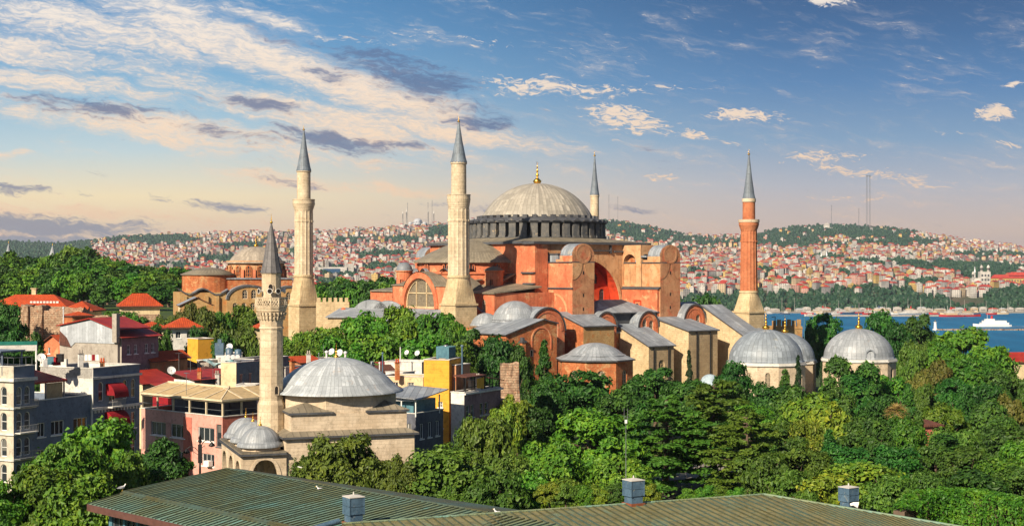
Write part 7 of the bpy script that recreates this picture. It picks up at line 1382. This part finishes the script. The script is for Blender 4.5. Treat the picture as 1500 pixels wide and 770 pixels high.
# ------------------------------------------------------------------ trees
def leaf_quads(C, N, size, jit, n):
    """folded diamond leaves: centres C, normals N"""
    k = len(C); N = N + rng.normal(0, jit, (k, 3)); N /= np.linalg.norm(N, axis=1)[:, None] + 1e-9
    a = np.cross(N, rng.normal(0, 1, (k, 3))); a /= np.linalg.norm(a, axis=1)[:, None] + 1e-9; b = np.cross(N, a)
    s = size * np.clip(rng.lognormal(-.05, .38, (k, 1)), .4, 2.1)
    v = np.stack([C - a * s, C - b * s * .62 + N * s * .15, C + a * s - N * s * .25, C + b * s * .62 + N * s * .15], 1).reshape(-1, 3)
    f = [(4 * i, 4 * i + 1, 4 * i + 2, 4 * i + 3) for i in range(k)]
    return v, f
def crown_mesh(name, m, Rr, Hc, z0, ncl, nl, leaf, seed, shape='round', rc=.36):
    r_ = np.random.default_rng(seed); Cs, Ns = [], []
    for k in range(ncl):
        th = r_.uniform(0, 2 * PI); u = r_.uniform(0, 1)
        if shape == 'round': ph = math.acos(1 - 1.85 * u); q = r_.uniform(.6, 1.1); p = np.array([math.sin(ph) * math.cos(th) * q, math.sin(ph) * math.sin(th) * q, .5 + .5 * math.cos(ph) * q])
        elif shape == 'cone': t = u ** .8; p = np.array([math.cos(th) * (1 - t) * .85, math.sin(th) * (1 - t) * .85, t])
        elif shape == 'oval': t = u; w = math.sin(PI * (t * .86 + .1)) ** .7; q = r_.uniform(.6, .95); p = np.array([math.cos(th) * w * q, math.sin(th) * w * q, t])
        rad = rc * Rr * r_.uniform(.5, 1.45) * (1 if shape != 'cone' else (1.15 - .8 * p[2]))
        c = np.array([p[0] * (Rr - rad * .6), p[1] * (Rr - rad * .6), z0 + rad * .5 + p[2] * (Hc - rad * 1.2)])
        n = int(nl / ncl * r_.uniform(.7, 1.3)); d = r_.normal(0, 1, (n, 3)); d /= np.linalg.norm(d, axis=1)[:, None]; d[:, 2] = np.where(d[:, 2] < -.35, -d[:, 2], d[:, 2])
        rr = rad * (r_.uniform(.5, 1.08, (n, 1)) + r_.exponential(.06, (n, 1))) * (1 + .18 * np.sin(d[:, :1] * 9 + seed) * np.sin(d[:, 1:2] * 8)); q = c + d * rr * np.array([1, 1, .8])
        Cs.append(q); out = d * .7 + (q - np.array([0, 0, z0 + Hc * .4])) / Rr * .5; Ns.append(out)
    v, f = leaf_quads(np.concatenate(Cs), np.concatenate(Ns), leaf, .46, 0)
    return np_mesh(name, v, f, m)
def trunk_mesh(h, r, limbs, spread, seed, z1=None):
    r_ = random.Random(seed); mb = MB(); zt = h * .62; mb.tube([(0, 0, -1), (0, 0, .3), (r_.uniform(-.15, .15), r_.uniform(-.15, .15), h * .3), (r_.uniform(-.3, .3), r_.uniform(-.3, .3), zt), (r_.uniform(-.5, .5), 0, h * .85)], [r * 1.5, r * 1.05, r * .85, r * .55, r * .15], 8)
    for k in range(limbs):
        a = 2 * PI * (k + r_.uniform(0, .6)) / limbs; z0 = h * r_.uniform(.28, .55); s = spread * r_.uniform(.55, .85)
        mb.tube([(0, 0, z0), (s * .45 * math.cos(a), s * .45 * math.sin(a), z0 + h * .14), (s * math.cos(a), s * math.sin(a), z0 + h * r_.uniform(.2, .36))], [r * .5, r * .32, r * .07], 6)
    me = bpy.data.meshes.new('trunk'); me.from_pydata(mb.v, [], mb.f); me.materials.append(M['bark']); me.polygons.foreach_set('use_smooth', [True] * len(mb.f)); me.update(); return me
KIND = {}     # kind -> list of (crown, trunk), natural radius, natural height
def kind(name, m, Rr, Ht, z0, ncl, nl, leaf, shape='round', nvar=3, rc=.36, limbs=6):
    L = []
    for i in range(nvar):
        sd = sum(ord(ch) for ch in name) * 7 + i * 131; L.append((crown_mesh('crown', m, Rr, Ht - z0, z0, ncl, nl, leaf, sd, shape, rc), trunk_mesh(Ht, Rr * .055 + .08, limbs, Rr * .8, sd)))
    KIND[name] = (L, Rr, Ht)
kind('bright', 'leafA', 5.0, 11.0, 1.2, 60, 20000, .26, rc=.27)
kind('dark', 'leafB', 5.0, 11.0, .8, 64, 20000, .26, rc=.27)
kind('yellow', 'leafC', 5.0, 10.0, 2.0, 40, 13000, .29, rc=.30)
kind('olive', 'leafD', 5.0, 9.0, 1.5, 44, 14000, .25, rc=.28)
kind('autumn', 'leafG', 4.0, 9.0, 1.5, 30, 9000, .27, rc=.30, nvar=1)
kind('oval', 'leafB', 3.2, 11.0, 1.0, 44, 11000, .25, 'oval', 2, .38)
kind('clipped', 'leafD', 5.5, 11.0, .3, 130, 34000, .2, 'round', 2, .2)
kind('cypress', 'leafF', 1.5, 8.0, .3, 40, 6000, .17, 'cone', 1, .42, 2)
kind('conical', 'leafB', 3.0, 11.0, .5, 50, 9000, .25, 'cone', 1, .34, 3)
kind('farbright', 'leafA', 5.0, 11.0, 1.2, 46, 7000, .42, rc=.32)
kind('fardark', 'leafB', 5.0, 11.0, 1.2, 46, 7000, .42, rc=.32)
def cedar_meshes(seed, Rr=6.0, Ht=14.0):
    r_ = np.random.default_rng(seed); Cs, Ns = [], []; mb = MB(); mb.tube([(0, 0, -1), (0, 0, 2), (.15, 0, Ht * .6), (0, 0, Ht * .97)], [.42, .34, .2, .04], 8)
    for j in range(46):
        t_ = (j + r_.uniform(0, 1)) / 46; z = 2.2 + (Ht - 2.4) * t_; rad = Rr * (1.02 - .62 * t_ ** 1.6); a = j * 2.4 + r_.uniform(-.6, .6); L = rad * r_.uniform(.45, 1.08); ca, sa = math.cos(a), math.sin(a); up = r_.uniform(-.06, .2)
        mb.tube([(0, 0, z), (ca * L * .5, sa * L * .5, z + L * up), (ca * L, sa * L, z + L * up * .9 - .25)], [.1, .06, .02], 5)
        for sub in range(3):
            tc = (.45, .75, .98)[sub]; n = int(150 * L / Rr) + 40; ww = L * (.26, .3, .2)[sub]; p0 = np.array([ca * L * tc, sa * L * tc, z + L * up * tc + r_.uniform(-.15, .3)]); da = a + r_.uniform(-.9, .9); d1 = np.array([math.cos(da), math.sin(da), 0]); d2 = np.array([-d1[1], d1[0], 0])
            u_, v_ = r_.normal(0, .55, n), r_.normal(0, .4, n); q = p0[None] + (d1[None] * u_[:, None] + d2[None] * v_[:, None]) * ww; q[:, 2] += .12 - .28 * (u_ ** 2 + v_ ** 2) * ww * .6 + r_.normal(0, .08, n)
            Cs.append(q); Ns.append(np.stack([d1[0] * u_ * .8 + d2[0] * v_ * .8, d1[1] * u_ * .8 + d2[1] * v_ * .8, np.ones(n) * .8], 1))
    v, f = leaf_quads(np.concatenate(Cs), np.concatenate(Ns), .2, .5, 0); c = np_mesh('crown', v, f, 'leafE')
    me = bpy.data.meshes.new('trunk'); me.from_pydata(mb.v, [], mb.f); me.materials.append(M['bark']); me.update(); return c, me
KIND['cedar'] = ([cedar_meshes(3), cedar_meshes(8)], 6.0, 14.0)
TREES = []
def tree(kd, px, ytop, D, wpx, group, look, name='broadleaf_tree', ybase=None):
    TREES.append((kd, px, ytop, D, wpx, group, look, name))
def place_trees():
    r_ = random.Random(21); cnt = {}
    groups = {}
    for t in TREES: groups.setdefault((t[5], t[6]), []).append(t)
    for (grp, look), L in groups.items():
        L.sort(key=lambda t: t[1])
        for i, (kd, px, ytop, D, wpx, _, _, name) in enumerate(L):
            var, Rr, Ht = KIND[kd]; c = cnt.get(kd, 0); cnt[kd] = c + 1; cr, tk = var[c % len(var)]
            x = WX(px, D); g0 = gz(x, D); h = max(3., WZ(ytop, D) - g0); w = wpx / 2 / F * D
            nth = f', {ORD[i]} from left' if len(L) > 1 and len(L) <= 20 else ''
            o = thing(name, f'{look} {grp}{nth}', 'tree', (x, D, g0), r_.uniform(0, 6.28), f'{look} {grp}'.replace('tree', 'trees', 1)); o.scale = (w / Rr, w / Rr, h / Ht)
            link('trunk', tk, o); link('crown', cr, o)
r_ = random.Random(77)
# left foreground
for a in ((150, 612, 152, 118), (98, 640, 143, 116), (66, 680, 134, 120), (182, 655, 150, 74), (122, 690, 132, 120), (5, 700, 133, 90)): tree('bright', *a, 'before the shaded hotels', 'bright green leafy tree')
tree('dark', 240, 646, 168, 80, 'before the pink house', 'round dark green tree'); tree('dark', 215, 682, 160, 66, 'before the pink house', 'round dark green tree')
tree('clipped', 505, 634, 142, 140, 'right of the mosque porch', 'dense clipped olive green tree'); tree('clipped', 450, 662, 143, 62, 'right of the mosque porch', 'dense clipped olive green tree'); tree('clipped', 648, 652, 142, 165, 'right of the mosque', 'wide dense olive green tree'); tree('clipped', 590, 668, 140, 90, 'right of the mosque', 'wide dense olive green tree')
for a in ((712, 602, 168, 84), (690, 612, 172, 50), (745, 660, 150, 76), (728, 690, 140, 90), (690, 700, 138, 80)): tree('olive', *a, 'below the narrow white house', 'loose olive green tree')
tree('yellow', 757, 578, 205, 62, 'round the ruined pillar', 'yellowish tree'); tree('yellow', 740, 590, 195, 56, 'round the ruined pillar', 'yellowish tree')
tree('conical', 797, 497, 262, 46, 'before the orange gabled vestibule', 'slim pointed green tree')
tree('dark', 733, 491, 268, 74, 'above the narrow white house', 'round dark green tree'); tree('dark', 760, 510, 262, 46, 'above the narrow white house', 'round dark green tree'); tree('dark', 684, 484, 290, 70, 'above the narrow white house', 'round dark green tree')
for a in ((590, 447, 302, 92), (535, 456, 300, 84), (640, 452, 300, 78), (480, 474, 296, 80), (440, 484, 300, 62), (668, 470, 292, 50), (560, 484, 270, 100), (500, 492, 268, 90), (620, 490, 268, 100), (445, 500, 268, 80), (664, 500, 262, 70)): tree('bright', *a, 'at the foot of the west front', 'bright green leafy tree')
# left middle
tree('olive', 342, 468, 262, 78, 'left of the small minaret', 'pale olive bushy tree'); tree('olive', 365, 482, 258, 60, 'left of the small minaret', 'pale olive bushy tree'); tree('bright', 360, 446, 330, 62, 'before the brick church', 'bright green tree'); tree('bright', 325, 452, 325, 40, 'before the brick church', 'bright green tree'); tree('olive', 305, 450, 318, 46, 'before the brick church', 'loose olive tree'); tree('olive', 240, 458, 308, 42, 'before the brick church', 'loose olive tree'); tree('dark', 328, 494, 254, 60, 'behind the yellow cube house', 'dark green tree'); tree('dark', 233, 476, 265, 44, 'behind the yellow cube house', 'dark green tree'); tree('dark', 290, 478, 272, 44, 'behind the yellow cube house', 'dark green tree'); tree('olive', 380, 500, 250, 40, 'left of the small minaret', 'pale olive bushy tree')
for a in ((12, 440, 292, 50), (22, 486, 262, 56), (-8, 470, 280, 60), (48, 488, 255, 40)): tree('dark', *a, 'left of the ruined wall', 'dark green tree')
for a in ((170, 452, 320, 50), (195, 456, 318, 40), (118, 462, 300, 36)): tree('bright', *a, 'over the garden wall', 'low bright green tree')
tree('autumn', 275, 444, 322, 40, 'before the brick church', 'bare brownish tree')
for i in range(46):
    px = -30 + i * 6.6 + r_.uniform(-5, 5); row = i % 4; D = (600, 560, 520, 475)[row]; yt = (interp([(-40, 376), (20, 372), (60, 376), (100, 363), (150, 374), (200, 384), (262, 394), (300, 400)], px) + (0, 9, 18, 27)[row] + r_.uniform(-3, 4))
    if px > 285 - row * 14: continue
    tree('farbright' if i % 3 else 'fardark', px, yt, D, r_.uniform(44, 66), 'in the tall palace park at left', 'bright green tree' if i % 3 else 'dark green tree')
for i in range(20):
    px = 455 + i * 7 + r_.uniform(-4, 4); row = i % 2; tree('fardark' if i % 3 else 'farbright', px, (408, 418)[row] + r_.uniform(-3, 4) + 6 * (px < 475), (600, 500)[row], r_.uniform(34, 52), 'beyond the pale lead vaults', 'dark green tree' if i % 3 else 'bright green tree')
for a in ((1028, 430, 500, 62), (1010, 440, 480, 50), (1050, 446, 490, 40), (1000, 446, 470, 40)): tree('fardark', *a, 'between the basilica and red brick minaret', 'dark green tree')
# centre and right: park below the buttresses
for a in ((850, 543, 232, 104), (800, 560, 226, 70), (905, 572, 214, 74), (960, 540, 252, 88), (1004, 556, 244, 74), (925, 562, 240, 66), (780, 592, 205, 64), (1034, 576, 226, 66)): tree('dark', *a, 'below the stone buttresses', 'round dark green tree')
for a in ((868, 598, 176, 138), (806, 640, 160, 100), (905, 664, 152, 96), (775, 690, 145, 84), (846, 700, 140, 92)): tree('bright', *a, 'left of the antenna pole', 'leafy bright green tree')
for a in ((975, 584, 178, 190), (1046, 560, 186, 180), (1095, 606, 170, 150)): tree('cedar', *a, 'behind the middle roof vent', 'layered dark green cedar', 'cedar_tree')
tree('cypress', 1009, 513, 318, 19, 'against the stone buttress', 'narrow dark cypress', 'cypress_tree'); tree('cypress', 1169, 521, 300, 20, 'before the twin mausoleum domes', 'narrow dark cypress', 'cypress_tree'); tree('cypress', 1203, 530, 300, 12, 'between the mausoleum domes', 'narrow dark cypress', 'cypress_tree')
for a in ((1075, 528, 296, 56), (1060, 556, 272, 66)): tree('dark', *a, 'left of the panelled mausoleum dome', 'dark green tree')
for a in ((1228, 522, 296, 58), (1268, 530, 292, 56), (1248, 548, 280, 70)): tree('oval', *a, 'below the lone pale mausoleum dome', 'tall dark oval tree')
for a in ((1208, 460, 440, 60), (1290, 455, 420, 66), (1345, 462, 430, 66), (1310, 476, 400, 60), (1185, 478, 430, 30)): tree('dark', *a, 'standing against the blue water', 'dark green tree')
for a in ((1412, 478, 400, 88), (1375, 498, 370, 70), (1450, 505, 350, 80), (1420, 520, 330, 90)): tree('bright', *a, 'near the red roofed pavilion', 'broad green tree')
for a in ((1345, 494, 380, 54), (1335, 505, 360, 50)): tree('olive', *a, 'right of the lone pale mausoleum dome', 'loose olive green tree')
tree('autumn', 1372, 528, 320, 52, 'above the palm', 'reddish brown tree'); tree('autumn', 1345, 545, 300, 44, 'above the palm', 'reddish brown tree'); tree('autumn', 1478, 578, 255, 44, 'at the right edge', 'reddish brown tree')
for i, (px, yt, D, w) in enumerate(((1130, 560, 268, 90), (1100, 590, 240, 90), (1165, 568, 262, 90), (1140, 618, 205, 110), (1225, 570, 250, 80), (1300, 545, 300, 70), (1290, 580, 250, 90), (1350, 560, 280, 76), (1395, 555, 290, 80), (1380, 590, 240, 90), (1440, 560, 270, 90), (1490, 545, 290, 80), (1450, 590, 240, 100), (1320, 610, 212, 90), (1260, 615, 214, 100), (1400, 622, 205, 110), (1470, 625, 200, 110), (1500, 640, 185, 90), (1370, 650, 182, 100), (1420, 655, 178, 110), (1240, 650, 180, 100), (1470, 668, 170, 100), (1310, 652, 180, 90))):
    tree(('dark', 'bright', 'dark', 'olive')[i % 4], px, yt, D, w * .82, 'in the park right of the cedars', ('dark green tree', 'bright green tree', 'dark green tree', 'olive green tree')[i % 4])
for a in ((1186, 578, 232, 100), (1215, 590, 222, 80), (1180, 612, 205, 60)): tree('yellow', *a, 'in the park below the twin domes', 'yellow green leafy tree')
for a in ((1260, 676, 160, 120), (1200, 690, 150, 110), (1150, 690, 148, 100), (1120, 660, 165, 90), (1310, 690, 150, 90), (1170, 655, 170, 100)): tree('yellow' if a[0] in (1260, 1200) else 'olive', *a, 'behind the rightmost roof vent', 'yellowish bushy tree' if a[0] in (1260, 1200) else 'olive green bushy tree')
for a in ((1420, 690, 152, 120), (1490, 684, 155, 90), (1360, 690, 150, 80)): tree('dark', *a, 'behind the clipped hedge', 'dark green tree')
for a in ((1150, 540, 285, 44), (1330, 560, 262, 50), (1408, 572, 250, 46), (1062, 572, 246, 48), (940, 590, 190, 56), (1345, 600, 218, 50), (1215, 628, 196, 50)): tree('conical', *a, 'rising among the round park trees', 'pointed green tree')
for a in ((1465, 540, 285, 50), (1285, 610, 200, 54), (1120, 625, 190, 60), (1385, 635, 186, 60)): tree('oval', *a, 'among the round park trees', 'tall oval dark tree')
for i in range(16):
    D = r_.uniform(180, 400); tree(('dark', 'bright', 'olive')[i % 3], 1545 + r_.uniform(0, 130), 397 + (31 - r_.uniform(7, 11)) / D * F, D, r_.uniform(9, 12) / D * F, 'beyond the right edge of the park', ('dark green tree', 'bright green tree', 'olive green tree')[i % 3])
place_trees()
# palm
pm = thing('palm_tree', 'fan palm with pale tan fronds among the dark park trees', 'palm', (WX(1312, 215), 215, gz(58, 215))); hP = WZ(598, 215) - pm.location.z; pm.scale = (1.35, 1.35, 1.0)
mb = MB(); mb.tube([(0, 0, -1), (0, 0, hP * .5), (.1, 0, hP - .8)], [.32, .26, .3], 8); mb.build('trunk', 'bark', pm)
M['palm'] = leaf_mat('palm_frond', (.24, .20, .05), (.14, .15, .035), (.36, .26, .09)); V, Fc, n_ = [], [], 0; r_ = random.Random(5); mb = MB()
for k in range(46):
    a, e = r_.uniform(0, 2 * PI), r_.uniform(-.9, 1.35); ca, sa = math.cos(a), math.sin(a); L = 1.5; tip = Vector((ca * math.cos(e), sa * math.cos(e), math.sin(e) * .8)) * L; o_ = Vector((.1, 0, hP - .6)); mid = o_ + tip * .6; side = Vector((-sa, ca, 0)); upv = tip.cross(side).normalized()
    mb.tube([o_, mid], [.03, .02], 4)
    for j in range(9):
        b = (j - 4) / 4 * 1.25; d = (tip.normalized() * math.cos(b) + side * math.sin(b)); e_ = mid + d * .95 - Vector((0, 0, .25)) * abs(b); w_ = side * .06 * math.cos(b) + tip.normalized() * .06 * math.sin(b)
        mb.add([mid - w_, mid + w_, e_ - upv * .05], [(0, 1, 2)])
mb.build('fronds', 'palm', pm)
# clipped hedge
hd = thing('clipped_hedge', 'long clipped green hedge curving along the right edge behind the roof', 'hedge', (0, 0, 0)); path = [WP(1325, 745, 132), WP(1350, 722, 135), WP(1395, 716, 136), WP(1450, 722, 132), WP(1510, 738, 126), WP(1560, 750, 120)]
C_, N_ = [], []
for i in range(len(path) - 1):
    A, B = path[i], path[i + 1]; L = (B - A).length; n = int(L * 700); t = rng.uniform(0, 1, n); pr = rng.uniform(0, 1, n); wd = 1.3
    d = np.array((B - A).normalized()); sd = np.array([-d[1], d[0], 0]); top = pr < .4
    s = np.where(top, rng.uniform(-1, 1, n) * wd, np.where(rng.random(n) < .75, -wd, wd)); zz_ = np.where(top, 0, -rng.uniform(0, 1, n) * 4.2); bump = .12 * np.sin(t * L * 5) + rng.normal(0, .09, n)
    q = np.array(A)[None] + d[None] * (t * L)[:, None] + sd[None] * (s + np.where(top, 0, np.sign(s) * bump))[:, None]; q[:, 2] = A.z + (B.z - A.z) * t + zz_ + np.where(top, bump * .6, 0)
    C_.append(q); N_.append(np.where(top[:, None], np.array([[0, 0, 1.]]), sd[None] * np.sign(s)[:, None]))
v, f = leaf_quads(np.concatenate(C_), np.concatenate(N_), .13, .5, 0); link('hedge_leaves', np_mesh('hedge_leaves', v, f, 'leafA'), hd)
mb = MB(); [mb.obox((A.x, A.y), (B.x - A.x, B.y - A.y), (B - A).length, 1.1, 2, min(A.z, B.z) - .25, 0) for A, B in zip(path[:-1], path[1:])]; mb.build('hedge_stems', 'bark', hd)
# low shrubs where the park meets the roof
def shrub(label, px, ytop, D, wpx, kd, group):
    var, Rr, Ht = KIND[kd]; x = WX(px, D); h = 2.4; w = wpx / 2 / F * D; o = thing('shrub', label, 'shrub', (x, D, WZ(ytop, D) - h), px, group); o.scale = (w / Rr, w / Rr, h / Ht); link('leaves', var[0][0], o); link('stem', var[0][1], o)
r_ = random.Random(31)
for i in range(7): px = 805 + i * 24; shrub(f'low shrub along the roof ridge left of the antenna vent, {ORD[i]} from left', px, 712 + r_.uniform(-6, 6), 124, 44, ('yellow', 'olive', 'bright')[i % 3], 'shrubs along the roof ridge')
for i in range(4): shrub(f'low green shrub before the white fence under the cedars, {ORD[i]} from left', 1012 + i * 22, 712 + r_.uniform(-3, 4), 150, 34, 'bright', 'shrubs before the white fence')
for i in range(4): shrub(f'leafy shrub on the hotel roof terrace, {ORD[i]} from left', 4 + i * 13, 519 + r_.uniform(-2, 3), 178, 16, 'dark', 'terrace shrubs')
